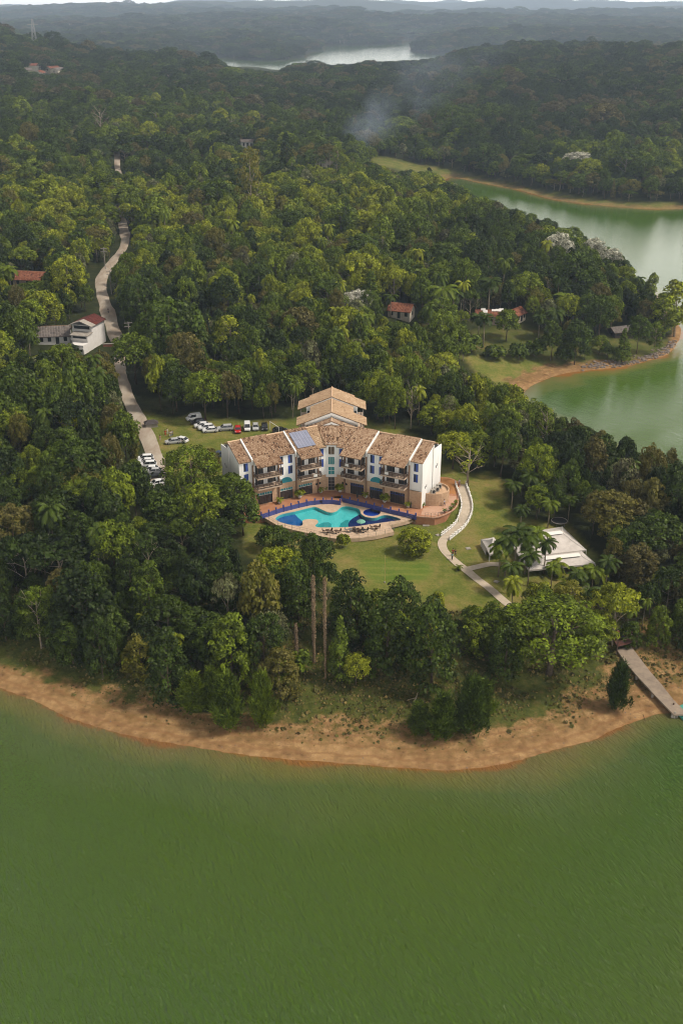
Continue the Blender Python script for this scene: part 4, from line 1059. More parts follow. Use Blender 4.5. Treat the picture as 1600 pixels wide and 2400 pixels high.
SOLAR = mat('solar_panel', (0.20, 0.22, 0.30), 0.25, 0.6, noise=(.6, (0.26, 0.26, 0.33), .7))
TENT = mat('tent_canvas', (0.60, 0.555, 0.52), 0.75, 0.2, noise=(.6, (0.45, 0.41, 0.38), 1.0))

def tiles(name, material, poly, fn, parent, pitch=0.30, row=0.42, dark=0.12, seed=0, bias=0.0, rowdir=1):
    """barrel roof tiles over a plan polygon given in (along, up-slope) metres; fn maps (a, b, height over the slope) to world"""
    rng = np.random.default_rng(seed)
    a0, a1 = min(p[0] for p in poly), max(p[0] for p in poly); b0, b1 = min(p[1] for p in poly), max(p[1] for p in poly)
    mb = MB(); na, nb = int((a1 - a0) / pitch) + 1, int((b1 - b0) / row) + 1
    A, B = np.meshgrid(a0 + (np.arange(na) + .5) * pitch, b0 + (np.arange(nb) + .5) * row)
    ok = in_poly(A.ravel(), B.ravel(), poly)
    pat = fbm(A.ravel() / 2.2 + seed * 7, B.ravel() / 2.2, seed, 3)
    for a, b, p in zip(A.ravel()[ok], B.ravel()[ok], pat[ok]):
        w = pitch * .5; j = rng.normal(0, .012); h = .10
        v = []
        for bb, lift in ((b - row * .62 - .02, .055), (b + row * .5, 0.0)):
            for da, hh in ((-w, 0), (-w * .4, h), (w * .4, h), (w, 0)): v.append(fn(a + da + j, bb, hh + lift + .02))
        t = float(np.clip(.56 + bias + .38 * (p - .5) + rng.normal(0, .14) - (.36 if rng.random() < dark else 0), 0, 1))
        mb.add(v, [(0, 1, 5, 4), (1, 2, 6, 5), (2, 3, 7, 6), (0, 3, 2, 1)], t)
    o = mb.build(name, material, parent, tone=True); o['kind'] = 'stuff'
    # the boarding the tiles lie on
    bd = MB(); n = len(poly)
    bd.add([fn(a, b, 0.0) for a, b in poly] + [fn(a, b, -.16) for a, b in poly], [tuple(range(n)), tuple(range(2 * n - 1, n - 1, -1))] + [(i, (i + 1) % n, n + (i + 1) % n, n + i) for i in range(n)])
    bd.build('roof_board', UNDER, parent)
    return o

X0, Y0, WC, WS = -2.35, 229.7, 0.8853, 0.4650
def WP(sg, s, t, z): return (X0 + sg * (WC * s + WS * t), Y0 - WS * s + WC * t, z)
hotel = empty('hotel', (X0, Y0, 9.0), 0, 'white three-storey hotel with stepped brown tile roofs and blue shutters behind the pool', 'hotel')
INV = Matrix.Translation((-X0, -Y0, -9.0))
class HB(MB):
    """builder whose parts are given in world coordinates and hung on a parent that stands at an offset"""
    def __init__(s, off=(X0, Y0, 9.0)): super().__init__(); s.off = off
    def build(s, name, material, parent=None, smooth=False, tone=False, **k):
        if parent is not None:
            ox, oy, oz = s.off; s.v = [(x - ox, y - oy, z - oz) for x, y, z in s.v]
        return super().build(name, material, parent, smooth, tone)
    def wbox(s, sg, s0, s1, t0, t1, z0, z1, tone=.5):
        c = [(s0, t0), (s1, t0), (s1, t1), (s0, t1)]
        if sg < 0: c = c[::-1]
        return s.hexa([WP(sg, a, b, z0) for a, b in c] + [WP(sg, a, b, z1) for a, b in c], tone)

def wall_holes(sg, s0, s1, z0, z1, holes, t=0.0, thick=.3, name='wall', material=None, fn=None):
    """a wall face pierced by rectangular openings with their reveals; holes = (s0, s1, z0, z1)"""
    P = fn or (lambda s, t_, z: WP(sg, s, t_, z))
    ss = sorted({s0, s1, *[h[0] for h in holes], *[h[1] for h in holes]}); zz = sorted({z0, z1, *[h[2] for h in holes], *[h[3] for h in holes]})
    mb = HB()
    for i in range(len(ss) - 1):
        for j in range(len(zz) - 1):
            cs, cz = (ss[i] + ss[i + 1]) / 2, (zz[j] + zz[j + 1]) / 2
            if any(h[0] < cs < h[1] and h[2] < cz < h[3] for h in holes): continue
            mb.add([P(ss[i], t, zz[j]), P(ss[i + 1], t, zz[j]), P(ss[i + 1], t, zz[j + 1]), P(ss[i], t, zz[j + 1])], [(0, 1, 2, 3)])
    for a, b, c, d in holes:
        for q in (((a, c), (b, c)), ((b, c), (b, d)), ((b, d), (a, d)), ((a, d), (a, c))):
            (p0, q0), (p1, q1) = q
            mb.add([P(p0, t, q0), P(p1, t, q1), P(p1, t + thick, q1), P(p0, t + thick, q0)], [(0, 1, 2, 3)])
    mb.add([P(s0, t, z1), P(s1, t, z1), P(s1, t + thick, z1), P(s0, t + thick, z1)], [(0, 1, 2, 3)])
    return mb.build(name, material or WHITE, hotel)

def quad(mb, P, a, b, t, c, d): mb.add([P(a, t, c), P(b, t, c), P(b, t, d), P(a, t, d)], [(0, 1, 2, 3)])
def pbox(mb, P, a, b, t0, t1, c, d):
    mb.hexa([P(a, t0, c), P(b, t0, c), P(b, t1, c), P(a, t1, c), P(a, t0, d), P(b, t0, d), P(b, t1, d), P(a, t1, d)])

def window(P, a, b, c, d, shutter=0, pane=None, bars=1, fm=None, hbars=0, off=(X0, Y0, 9.0), parent=None, name='window'):
    """frame > pane, shutter; set in an opening a..b wide, c..d high of a wall whose face is at depth 0"""
    f = HB(off); w = .08
    pbox(f, P, a, a + w, .08, .2, c, d); pbox(f, P, b - w, b, .08, .2, c, d); pbox(f, P, a + w, b - w, .08, .2, c, c + w); pbox(f, P, a + w, b - w, .08, .2, d - w, d)
    for k in range(1, bars + 1):
        x = a + (b - a) * k / (bars + 1); pbox(f, P, x - w / 2, x + w / 2, .09, .19, c + w, d - w)
    for k in range(1, hbars + 1):
        z = c + (d - c) * k / (hbars + 1); pbox(f, P, a + w, b - w, .1, .18, z - w / 2, z + w / 2)
    fo = f.build(name, fm or BLUE, parent or hotel)
    g = HB((0, 0, 0)); pbox(g, P, a + .01, b - .01, .15, .17, c + .01, d - .01); g.v = [(x - off[0], y - off[1], z - off[2]) for x, y, z in g.v]
    MB.build(g, 'pane', pane or GLASS, fo)
    if shutter:
        s_ = HB((0, 0, 0)); m_ = (a + b) / 2
        if shutter == 3: x0, x1 = a + .03, b - .03
        elif shutter == 1: x0, x1 = a + .03, m_ + .05
        else: x0, x1 = m_ - .05, b - .03
        pbox(s_, P, x0, x1, .03, .07, c + .04, d - .04); s_.v = [(x - off[0], y - off[1], z - off[2]) for x, y, z in s_.v]
        MB.build(s_, 'shutter', BLUE, fo)
    return fo

ZB, ZT = 13.2, 20.35
SL = .42
for sg in (1, -1):
    P = lambda s, t, z, sg=sg: WP(sg, s, t, z)
    wins = [(2.0, 3.1), (10.0, 11.1), (12.3, 13.4), (20.9, 22.0)]
    holes = [(a, b, c, c + 2.0) for a, b in wins for c in (15.2, 17.8)]
    doorsU = [(4.2, 8.7), (14.2, 19.3)]
    dh = [(a, b, z, z + 2.15) for a, b in doorsU for z in (14.02, 16.62)]
    arch = (10.0, 13.4)
    wall_holes(sg, 1.45, 22.9, ZB, ZT, holes + dh, name='wall')
    for k, (a, b, c, d) in enumerate(holes):
        window(P, a, b, c, d, shutter=(1 if (a > 20 and sg < 0) or (a < 15 and sg > 0 and a > 10) or (a < 3) else 2) if not (sg < 0 and a > 20 and c < 16) else 3)
    for a, b, c, d in dh:          # balcony doors: dark glass either side of a white middle wall
        m_ = (a + b) / 2
        window(P, a, m_ - .5, c, d, bars=2, fm=WOOD, name='balcony_door'); window(P, m_ + .5, b, c, d, bars=2, fm=WOOD, name='balcony_door')
        w_ = HB(); pbox(w_, P, m_ - .5, m_ + .5, .05, .25, c, d); w_.build('wall', WHITE, hotel)
    # ground floor of stone brick with wide glazed doors
    gd = [(5.0, 8.5), (10.0, 13.5), (15.2, 18.9)]
    gh = [(a, b, 9.05, 11.9) for a, b in gd]
    fnb = lambda s, t, z, sg=sg: WP(sg, s, t - .06, z)
    wall_holes(sg, 1.45, 20.1, 8.2, ZB, gh, name='brick_wall', material=BRICK, fn=fnb, thick=.36)
    e_ = HB(); e_.wbox(sg, 20.1, 23.05, -.3, .0, 8.2, ZB - .1); e_.build('brick_wall', BRICK, hotel)
    for a, b, c, d in gh:
        fo = window(P, a, b, c, d - .75, bars=5, fm=WOOD, name='terrace_door')
        window(P, a, b, d - .72, d, bars=5, fm=BLUE if sg > 0 else TRIM, pane=GLASS if sg > 0 else TEAL, name='transom_window')
        if sg < 0:
            c_ = HB(); pbox(c_, P, a + (b - a) * .55, b - .15, .2, .24, d - .66, d - .06); c_.build('curtain', CURTAIN, hotel)
    # half-round teal window over the middle door
    ar = HB(); n = 14; cx = (arch[0] + arch[1]) / 2; R = (arch[1] - arch[0]) / 2 - .1
    pts = [(cx + R * math.cos(math.pi * k / n), ZB + 1.35 * math.sin(math.pi * k / n)) for k in range(n + 1)]
    ar.add([P(x, -.03, z) for x, z in pts] + [P(x, .1, z) for x, z in pts], [tuple(range(n + 1))] + [(i, i + 1, n + 2 + i, n + 1 + i) for i in range(n)])
    aw = ar.build('arch_window', TEAL, hotel)
    am = MB()
    for k in range(1, 6):
        x = cx - R + 2 * R * k / 6; h = 1.35 * math.sqrt(max(0, 1 - ((x - cx) / R) ** 2))
        pbox(am, P, x - .03, x + .03, -.07, -.035, ZB, ZB + h)
    am.v = [(x - X0, y - Y0, z - 9.0) for x, y, z in am.v]; am.build('frame', BLUE, aw)
    # portholes
    for s_, z_ in ((3.0, 14.1), (3.1, 11.3), (3.95, 11.2)):
        ph = HB(); c_ = [(s_ + .3 * math.cos(2 * math.pi * k / 12), z_ + .3 * math.sin(2 * math.pi * k / 12)) for k in range(12)]
        tt = -.09 if z_ < ZB else -.03
        ph.add([P(x, tt, z) for x, z in c_] + [P(x, .05, z) for x, z in c_], [tuple(range(12))] + [(i, (i + 1) % 12, 12 + (i + 1) % 12, 12 + i) for i in range(12)])
        ph.build('porthole', GLASS, hotel)
    # balconies
    for a, b in ((3.75, 9.0), (13.75, 19.75)):
        for z in (14.0, 16.6):
            sl = HB(); sl.wbox(sg, a, b, -2.45, -.04, z - .32, z); bal = sl.build('balcony', SLAB, hotel)
            def sub(name, m_, boxes):
                q_ = HB((X0, Y0, 9.0))
                for bx in boxes: q_.wbox(sg, *bx)
                q_.v = [(x - X0, y - Y0, zz - 9.0) for x, y, zz in q_.v]; MB.build(q_, name, m_, bal)
            for rz_ in (.3, .62, .98):
                hgt = .10 if rz_ < .9 else .09
                sub('rail', WOOD, [(a - .05, b + .05, -2.56, -2.46, z + rz_ - hgt, z + rz_), (a - .05, a + .05, -2.45, -.05, z + rz_ - hgt, z + rz_), (b - .05, b + .05, -2.45, -.05, z + rz_ - hgt, z + rz_)])
            for k in range(5):
                x = a + .05 + (b - a - .2) * k / 4
                sub('post', WOOD, [(x, x + .1, -2.45, -2.35, z, z + .88)])
            if random.Random(int(a * 10 + z + sg)).random() < .6:
                x = a + 1.2; sub('towel', CURTAIN, [(x, x + .9, -2.62, -2.57, z + .35, z + 1.0)])
        for x in (a - .32, b + .02):          # brown pilasters beside the balconies
            p_ = HB(); p_.wbox(sg, x, x + .28, -.42, -.065, 9.0, 19.9 if x > a else 19.9); p_.build('pilaster', POSTB, hotel)
        for x in (a + .1, b - .25):           # timber struts under the overhanging roof
            p_ = HB(); p_.wbox(sg, x, x + .16, -2.3, -2.14, 16.6, 19.25); p_.build('roof_post', WOOD, hotel)
    # white dividing parapets that run up the roof
    for s_ in (9.1, 19.85):
        p_ = HB(); v = []
        for t_ in (-.45, 6.05):
            for ds in (0, .32):
                v += [WP(sg, s_ + ds, t_, ZT + SL * t_ - .9), WP(sg, s_ + ds, t_, ZT + SL * t_ + .5)]
        p_.add(v, [(0, 1, 3, 2), (4, 6, 7, 5), (1, 5, 7, 3), (0, 4, 5, 1), (2, 3, 7, 6)]); p_.build('parapet', TRIM, hotel)
    # end gable wall, set back at the ridge
    g = HB(); ring = [(0.0, 8.2), (0.0, ZT), (6.0, ZT + 6 * SL + .12), (6.0, 21.35), (10.6, 21.1), (10.6, 8.2)]
    ss = (22.9, 23.08)
    g.add([WP(sg, ss[0], t, z) for t, z in ring] + [WP(sg, ss[1], t, z) for t, z in ring], [(0, 1, 2, 3, 4, 5), (11, 10, 9, 8, 7, 6)] + [(i, (i + 1) % 6, 6 + (i + 1) % 6, 6 + i) for i in range(6)])
    g.build('gable_wall', WHITE, hotel)
    pf = HB(); pf.wbox(sg, 23.09, 23.3, 5.6, 5.95, 8.4, 22.4); pf.build('downpipe', TRIM, hotel)
    for t_, z_ in ((1.7, 13.3), (2.3, 13.5), (7.6, 16.2), (8.3, 16.5)):
        q_ = HB(); q_.wbox(sg, 23.085, 23.12, t_, t_ + .28, z_, z_ + .6); q_.build('slit_window', GLASS, hotel)
    bw = HB(); bw.wbox(sg, 4.0, 22.88, 10.3, 10.6, 8.2, 20.8); bw.build('wall', WHITE, hotel)
    # tiled roof bays
    F_ = lambda dz: (lambda a, b, h, sg=sg: tuple(np.array(WP(sg, a, b, ZT + SL * b + h * .92 + dz)) - np.array([X0, Y0, 9.0])))
    col = .0 if sg > 0 else -.07
    tiles('roof_tiles', TILE, [(20.2, -.35), (23.2, -.35), (23.2, 6.1), (20.2, 6.1)], F_(.02), hotel, seed=11 + sg, bias=col)
    tiles('roof_tiles', TILE, [(13.6, -2.95), (19.8, -2.95), (19.8, 6.1), (13.6, 6.1)], F_(.32), hotel, seed=21 + sg, bias=col, dark=.08)
    tiles('roof_tiles', TILE, [(9.45, -.35), (13.58, -.35), (13.58, 6.1), (9.45, 6.1)], F_(.02), hotel, seed=31 + sg, bias=col, dark=.2)
    tiles('roof_tiles', TILE, [(3.6, -2.95), (9.05, -2.95), (9.05, 6.1), (3.6, 6.1)], F_(.32), hotel, seed=41 + sg, bias=col, dark=.1)
    tiles('roof_tiles', TILE2 if sg < 0 else TILE, [(1.4, -.35), (3.58, -.35), (3.58, 6.0), (.5, 6.0)], F_(.02), hotel, seed=51 + sg, bias=.05)
    back = lambda a, b, h, sg=sg: tuple(np.array(WP(sg, a, 6.1 + b, ZT + SL * 6.1 - SL * b + h * .92 + .02)) - np.array([X0, Y0, 9.0]))
    tiles('roof_tiles', TILE2, [(1.5, 0), (22.2, 0), (22.2, 4.9), (1.5, 4.9)], back, hotel, seed=61 + sg)
    rc = HB(); rc.tube([WP(sg, .6, 6.1, ZT + SL * 6.1 + .2), WP(sg, 23.2, 6.1, ZT + SL * 6.1 + .2)], .2, 6); rc.build('ridge', mat('ridge_tile', (.52, .36, .24), .9, .1) if sg > 0 else MAT['ridge_tile'], hotel)

# middle bay with the stair windows
CB = WC * 1.45
yb = Y0 - WS * 1.45
PC = lambda s, t, z: (X0 + s, yb + t, z)
ch = [(-.75, .75, 9.1, 12.5), (-.75, .75, 13.1, 15.1), (-.75, .75, 15.6, 17.6), (-.75, .75, 18.1, 20.2)]
wall_holes(1, -CB, CB, 12.55, 21.0, ch[1:], name='wall', fn=PC)
wall_holes(1, -CB, CB, 8.2, 12.55, ch[:1], name='brick_wall', material=BRICK, fn=PC)
window(PC, *ch[0], bars=1, hbars=3, pane=GLASS, fm=STEEL, name='entrance_door'); window(PC, *ch[1], bars=1, hbars=1, pane=TEAL, fm=TRIM); window(PC, *ch[2], bars=2, pane=TEAL, fm=TRIM); window(PC, *ch[3], bars=1, pane=BROWNG, fm=TRIM)
FC = lambda a, b, h: (a, yb + b - Y0, 20.75 + .36 * b + h * .92 + .1 - 9.0)
tiles('roof_tiles', TILE, [(-1.45, -.35), (1.45, -.35), (3.25, 5.6), (2.2, 7.6), (0, 8.6), (-2.2, 7.6), (-3.25, 5.6)], FC, hotel, seed=71, dark=.24, bias=-.02)

# the stepped wing behind: big roofs with narrower roofs between them
def chevron(y0, y1, hw, za, slope, hole=0, seed=0, fascia=True, material=None):
    for sg in (1, -1):
        fn = lambda a, b, h, sg=sg: (sg * b, (y0 + a) - Y0, za - slope * b + h * .92 - 9.0)
        fn2 = lambda a, b, h, sg=sg: (sg * (hw - b), (y0 + a) - Y0, za - slope * (hw - b) + h * .92 - 9.0)
        tiles('roof_tiles', material or TILE2, [(0, 0), (y1 - y0, 0), (y1 - y0, hw), (0, hw)], fn2, hotel, seed=seed + sg, dark=.03)
        if fascia:
            fb = HB(); w_ = fascia if isinstance(fascia, float) else hw - 2.1
            pts = [(0, za - .18), (w_, za - .18 - slope * w_), (w_, za - .75 - slope * w_), (0, za - .75)]
            for yy in (y0 + .18, y0 + .34): pass
            v = [(X0 + sg * x, y0 + .12, z) for x, z in pts] + [(X0 + sg * x, y0 + .34, z) for x, z in pts]
            fb.add(v, [(0, 1, 2, 3), (4, 7, 6, 5), (0, 4, 5, 1), (3, 2, 6, 7), (1, 5, 6, 2)]); fb.build('fascia', TRIM, hotel)
    r_ = HB(); r_.tube([(X0, y0, za + .1), (X0, y1, za + .1)], .17, 6); r_.build('ridge', MAT['ridge_tile'], hotel)
def block(y0, y1, hw, z1, slope, wins=True):
    b_ = HB(); ring = [(-hw, 8.5), (hw, 8.5), (hw, z1 - slope * hw), (0, z1), (-hw, z1 - slope * hw)]
    b_.add([(X0 + x, y0, z) for x, z in ring] + [(X0 + x, y1, z) for x, z in ring], [(0, 1, 2, 3, 4), (9, 8, 7, 6, 5)] + [(i, 5 + i, 5 + (i + 1) % 5, (i + 1) % 5) for i in range(5)]); b_.build('wall', WHITE, hotel)
chevron(234.9, 237.6, 5.2, 24.15, .40, seed=81, fascia=4.2, material=TILE)
block(237.7, 242.2, 6.3, 25.3, .4)
chevron(237.0, 242.5, 8.3, 25.65, .40, seed=84, fascia=6.3)
chevron(242.3, 247.5, 5.2, 25.35, .40, seed=87, fascia=False)
block(242.25, 247.7, 5.1, 24.9, .4)
block(247.9, 254.0, 6.3, 25.6, .4)
chevron(247.2, 253.2, 8.3, 25.95, .40, seed=90, fascia=6.3)
chevron(253.25, 255.4, 5.6, 25.6, .40, seed=93, fascia=False)
for yy in (237.7, 247.9):
    for sg in (1, -1):
        w_ = HB(); x = X0 + sg * 5.75; w_.box(x - .3, x + .3, yy - .05, yy - .003, 21.1, 22.1); w_.build('slit_window', GLASS, hotel)
        # side galleries under the wide eaves
        for z in (11.8, 14.6, 17.4, 20.2):
            s_ = HB(); a, b = sorted((X0 + sg * 6.32, X0 + sg * 7.8)); s_.box(a, b, yy + .2, yy + 4.2, z - .25, z); s_.build('balcony', SLAB, hotel)
            s_ = HB(); a, b = sorted((X0 + sg * 7.7, X0 + sg * 7.8)); s_.box(a, b, yy + .2, yy + 4.2, z + .5, z + .9); s_.build('rail', WOOD, hotel)
        p_ = HB(); a, b = sorted((X0 + sg * 7.55, X0 + sg * 7.79)); p_.box(a, b, yy + .05, yy + .19, 9, 22.3); p_.build('pilaster', CONC, hotel)
# solar panels on the left inner roof bay
for i in range(6):
    for j in range(2):
        p_ = HB(); a, b, c, d = 3.95 + i * .76, 3.95 + i * .76 + .72, .1 + j * 2.45, .1 + j * 2.45 + 2.38
        zz = lambda t: ZT + SL * t + .32 + .28
        v = [WP(-1, x, t, zz(t)) for x, t in ((a, c), (b, c), (b, d), (a, d))] + [WP(-1, x, t, zz(t) + .07) for x, t in ((a, c), (b, c), (b, d), (a, d))]
        p_.hexa(v); p_.build('solar_panel', SOLAR, hotel)
# round plant room at the right gable with air-conditioning units on it
cg = WP(1, 23.1, 5.6, 0)
an = HB(); n = 16; ring = []
for k in range(n + 1):
    th = -math.pi / 2 + math.pi * k / n * .98
    d_ = (math.cos(th) * 4.0, math.sin(th) * 3.6)
    ring.append(WP(1, 23.12 + d_[0], 5.8 + d_[1], 0)[:2])
an.prism([(x, y) for x, y in ring], 8.3, 11.55)
an.build('round_wall', BRICK, hotel)
rim = HB()
for k in range(n):
    (xa, ya), (xb, yb_) = ring[k], ring[k + 1]
    cx, cy = WP(1, 23.12, 5.8, 0)[:2]
    ia = lambda x, y, f=.94: (cx + (x - cx) * f, cy + (y - cy) * f)
    p0, p1 = ia(xa, ya), ia(xb, yb_)
    rim.hexa([(xa, ya, 11.55), (xb, yb_, 11.55), (*p1, 11.55), (*p0, 11.55), (xa, ya, 12.0), (xb, yb_, 12.0), (*p1, 12.0), (*p0, 12.0)])
rim.build('parapet', BRICK, hotel)
for k, (s_, t_) in enumerate([(24.3, 3.6), (24.5, 5.2), (24.3, 7.0)]):
    x, y, _ = WP(1, s_, t_, 0)
    e = empty('air_conditioner', (x, y, 11.55), .5, ['white air-conditioning unit nearest the pool on the round plant room', 'middle air-conditioning unit on the round plant room', 'air-conditioning unit furthest back on the round plant room'][k], 'air conditioner', 'air-conditioning units on the plant room')
    b = MB(); b.box(-.6, .6, -.3, .3, .1, 1.15); b.box(-.5, .5, -.25, .25, 0, .1); b.build('casing', CONC, e)
    b = MB(); b.lathe([(.38, 0), (.38, .03)], 0, 0, 12); o = b.build('fan_grille', DARK, e); o.rotation_euler = (math.pi / 2, 0, 0); o.location = (0, -.305, .65)

# ------------------------------------------------------------------ terrace, deck and pools
wallpx = [(612, 1207.5), (625.5, 1204), (658.7, 1193), (702, 1182), (727.6, 1176.5), (752, 1174), (778.6, 1173.5), (797, 1176)]
wallpx2 = [(801, 1168.5), (828, 1175), (855, 1181), (887, 1189), (919, 1197), (946, 1203), (973.8, 1210)]
WL = [unproj(x, y, 9.0) for x, y in wallpx]; WR = [unproj(x, y, 9.0) for x, y in wallpx2]
patio_px = [(996, 1212), (1018, 1213), (1042, 1206), (1063.6, 1193.5), (1073, 1178), (1073, 1161), (1071, 1148), (1078, 1137), (1073, 1129), (1063.6, 1123), (1048, 1118.7), (1030, 1117.6)]
PT = [unproj(x, y, 9.0) for x, y in patio_px]
inner = [WP(1, 22.6, 9, 0)[:2], WP(1, 22.6, .8, 0)[:2], WP(1, 2, .8, 0)[:2], WP(-1, 2, .8, 0)[:2], WP(-1, 22.5, .8, 0)[:2], WP(-1, 24.5, 0, 0)[:2], WP(-1, 24.5, -3.0, 0)[:2]]
tb = MB(); tb.prism(WL + WR + PT + inner, 6.2, 9.0); o = tb.build('terrace', TERRA); tag(o, kind='structure')
pp = MB(); pp.prism([unproj(x, y, 9.004) for x, y in [(986, 1207), (1018, 1209), (1040, 1203), (1060, 1192), (1069, 1178), (1069, 1163), (1035, 1160), (1010, 1185), (990, 1192)]], 9.004, 9.004); o = pp.build('patio_paving', PATIO); tag(o, kind='structure')
pp = MB(); pp.prism([unproj(x, y, 9.004) for x, y in [(1033, 1156), (1069, 1158), (1068, 1148), (1074, 1137), (1070, 1129), (1060, 1123.5), (1048, 1120.5), (1033, 1119.5)]], 9.004, 9.004); o = pp.build('orange_drive', DRIVE); tag(o, kind='structure')
# patio edge kerb
def kerb(name, pts, w, z0, z1, material, parent=None, closed=False, off=(0, 0, 0)):
    """low wall or strip along a line"""
    P = [Vector((p[0], p[1], 0)) for p in pts]; n = len(P); L_, R_ = [], []
    for i in range(n):
        d = (P[min(i + 1, n - 1)] - P[max(i - 1, 0)]).normalized(); q = Vector((-d.y, d.x, 0)) * w / 2
        L_.append(P[i] + q); R_.append(P[i] - q)
    zf0 = z0 if callable(z0) else (lambda x, y: z0); zf1 = z1 if callable(z1) else (lambda x, y: z1)
    mb = MB(); v = []
    for i in range(n):
        a0 = zf0(P[i].x, P[i].y); a1 = zf1(P[i].x, P[i].y)
        v += [(L_[i].x, L_[i].y, a0), (L_[i].x, L_[i].y, a1), (R_[i].x, R_[i].y, a1), (R_[i].x, R_[i].y, a0)]
    v = [(x - off[0], y - off[1], z - off[2]) for x, y, z in v]
    f = []
    for i in range(n - 1):
        for k in range(3): f.append((i * 4 + k, i * 4 + k + 1, i * 4 + 5 + k, i * 4 + 4 + k))
    f += [(0, 3, 2, 1), (4 * n - 4, 4 * n - 3, 4 * n - 2, 4 * n - 1)]
    mb.add(v, f); return mb.build(name, material, parent)
o = kerb('patio_kerb', catmull([WR[-1]] + PT[:9], 4), .3, 8.9, 9.12, PATIO); tag(o, kind='structure')

deck_front = [(972, 1214), (955, 1220.5), (912, 1231), (923, 1246), (880.6, 1256), (842, 1261), (794, 1263.5), (753, 1257), (720, 1249), (684, 1241), (651, 1232), (630.6, 1220), (617, 1212)]
DF = [unproj(x, y, 8.2) for x, y in deck_front]
z4 = lambda pts, z: [unproj(600 + x * .2551, 1130 + y * .2551, z) for x, y in pts]
POOL = [(178, 335), (200, 310), (250, 290), (340, 272), (430, 250), (520, 228), (560, 232), (610, 255), (660, 275), (700, 278), (740, 265), (770, 237), (800, 223), (850, 221), (900, 232), (940, 245), (957, 265), (962, 288), (1000, 317), (1060, 327), (1110, 323), (1150, 306),
        (1200, 302), (1260, 315), (1310, 330), (1328, 345), (1300, 352), (1200, 365), (1050, 386), (900, 408), (750, 415), (600, 416), (555, 411), (540, 398), (560, 380), (570, 362), (555, 345), (510, 339), (450, 343), (425, 357), (430, 375), (425, 395), (400, 402), (340, 395), (250, 375), (195, 352)]
PO = catmull(z4(POOL, 8.2), 2, True)
RP = z4([(1062 + 80 * math.cos(2 * math.pi * k / 28), 277 + 34 * math.sin(2 * math.pi * k / 28)) for k in range(28)], 8.2)
back_edge = [(x, y) for x, y in WL] + [(x, y) for x, y in WR]
dk = MB(); dk.prism(back_edge + DF, 7.35, 8.2, holes=[PO, RP], bottom=False); o = dk.build('pool_deck', DECK); tag(o, kind='structure')
def shrink(poly, d):
    n = len(poly); out = []
    ar = sum(poly[i][0] * poly[(i + 1) % n][1] - poly[(i + 1) % n][0] * poly[i][1] for i in range(n)); sgn = 1 if ar > 0 else -1
    for i in range(n):
        a, b = poly[i - 1], poly[(i + 1) % n]; dx, dy = b[0] - a[0], b[1] - a[1]; L = math.hypot(dx, dy) + 1e-9
        out.append((poly[i][0] - sgn * dy / L * d, poly[i][1] + sgn * dx / L * d))
    return out
def basin(name, outline, floors, wallmat, label, zf_=.44):
    e = empty(name, (outline[0][0], outline[0][1], 7.0), 0, label, 'pool')
    off = (outline[0][0], outline[0][1], 7.0)
    mb = MB(); ins = shrink(outline, .02); n = len(ins)
    mb.add([(x - off[0], y - off[1], .40) for x, y in ins] + [(x - off[0], y - off[1], 1.14) for x, y in ins], [(i, (i + 1) % n, n + (i + 1) % n, n + i) for i in range(n)])
    mb.build('pool_wall', wallmat, e)
    for k, (pl, m_) in enumerate(floors):
        mb = MB(); mb.prism([(x - off[0], y - off[1]) for x, y in pl], zf_ + .004 * k, zf_ + .004 * k); mb.build('pool_floor', m_, e)
    mb = MB(); mb.prism([(x - off[0], y - off[1]) for x, y in shrink(outline, .03)], 1.1, 1.1); w = mb.build('water', POOLW, e)
    return e
m = bpy.data.materials.new('pool_water'); m.use_nodes = True; N = m.node_tree.nodes; L = m.node_tree.links; N.remove(N['Principled BSDF'])
tr_ = N.new('ShaderNodeBsdfTransparent'); tr_.inputs[0].default_value = (.80, .95, .97, 1); gl = N.new('ShaderNodeBsdfGlossy'); gl.inputs['Roughness'].default_value = .04; fr = N.new('ShaderNodeFresnel'); fr.inputs[0].default_value = 1.33
nz = N.new('ShaderNodeTexNoise'); nz.inputs['Scale'].default_value = 1.6; bp = N.new('ShaderNodeBump'); bp.inputs['Strength'].default_value = .12; L.new(nz.outputs[0], bp.inputs['Height']); L.new(bp.outputs[0], gl.inputs['Normal']); L.new(bp.outputs[0], fr.inputs['Normal'])
tcn = N.new('ShaderNodeTexCoord'); L.new(tcn.outputs['Object'], nz.inputs['Vector'])
mx = N.new('ShaderNodeMixShader'); L.new(fr.outputs[0], mx.inputs[0]); L.new(tr_.outputs[0], mx.inputs[1]); L.new(gl.outputs[0], mx.inputs[2]); L.new(mx.outputs[0], N['Material Output'].inputs[0])
POOLW = m
zp = 7.45
left_blue = z4([(150, 300), (345, 262), (352, 285), (385, 320), (425, 355), (432, 375), (432, 410), (300, 420), (150, 390)], 7.6)
navy = z4([(968, 285), (925, 305), (885, 328), (857, 352), (845, 380), (848, 425), (1000, 425), (1400, 370), (1380, 320), (1200, 285), (1050, 300)], 7.6)
shade = z4([(545, 420), (570, 385), (620, 365), (665, 362), (690, 380), (690, 425)], 7.6)  # darker teal zones of the pool floor, a floor colour of their own
dark_teal2 = z4([(760, 425), (775, 375), (820, 345), (850, 340), (850, 425)], 7.6)
base = shrink(PO, -.3)
basin('swimming_pool', PO, [(base, PVA), (shade, PVE), (dark_teal2, PVE), (left_blue, PVB), (navy, PVC)], PVA, 'large curved swimming pool with turquoise middle, deep blue left end and navy right end')
basin('round_pool', RP, [(shrink(RP, -.2), PVD)], PVD, 'small round bright blue pool beside the navy end', .6)

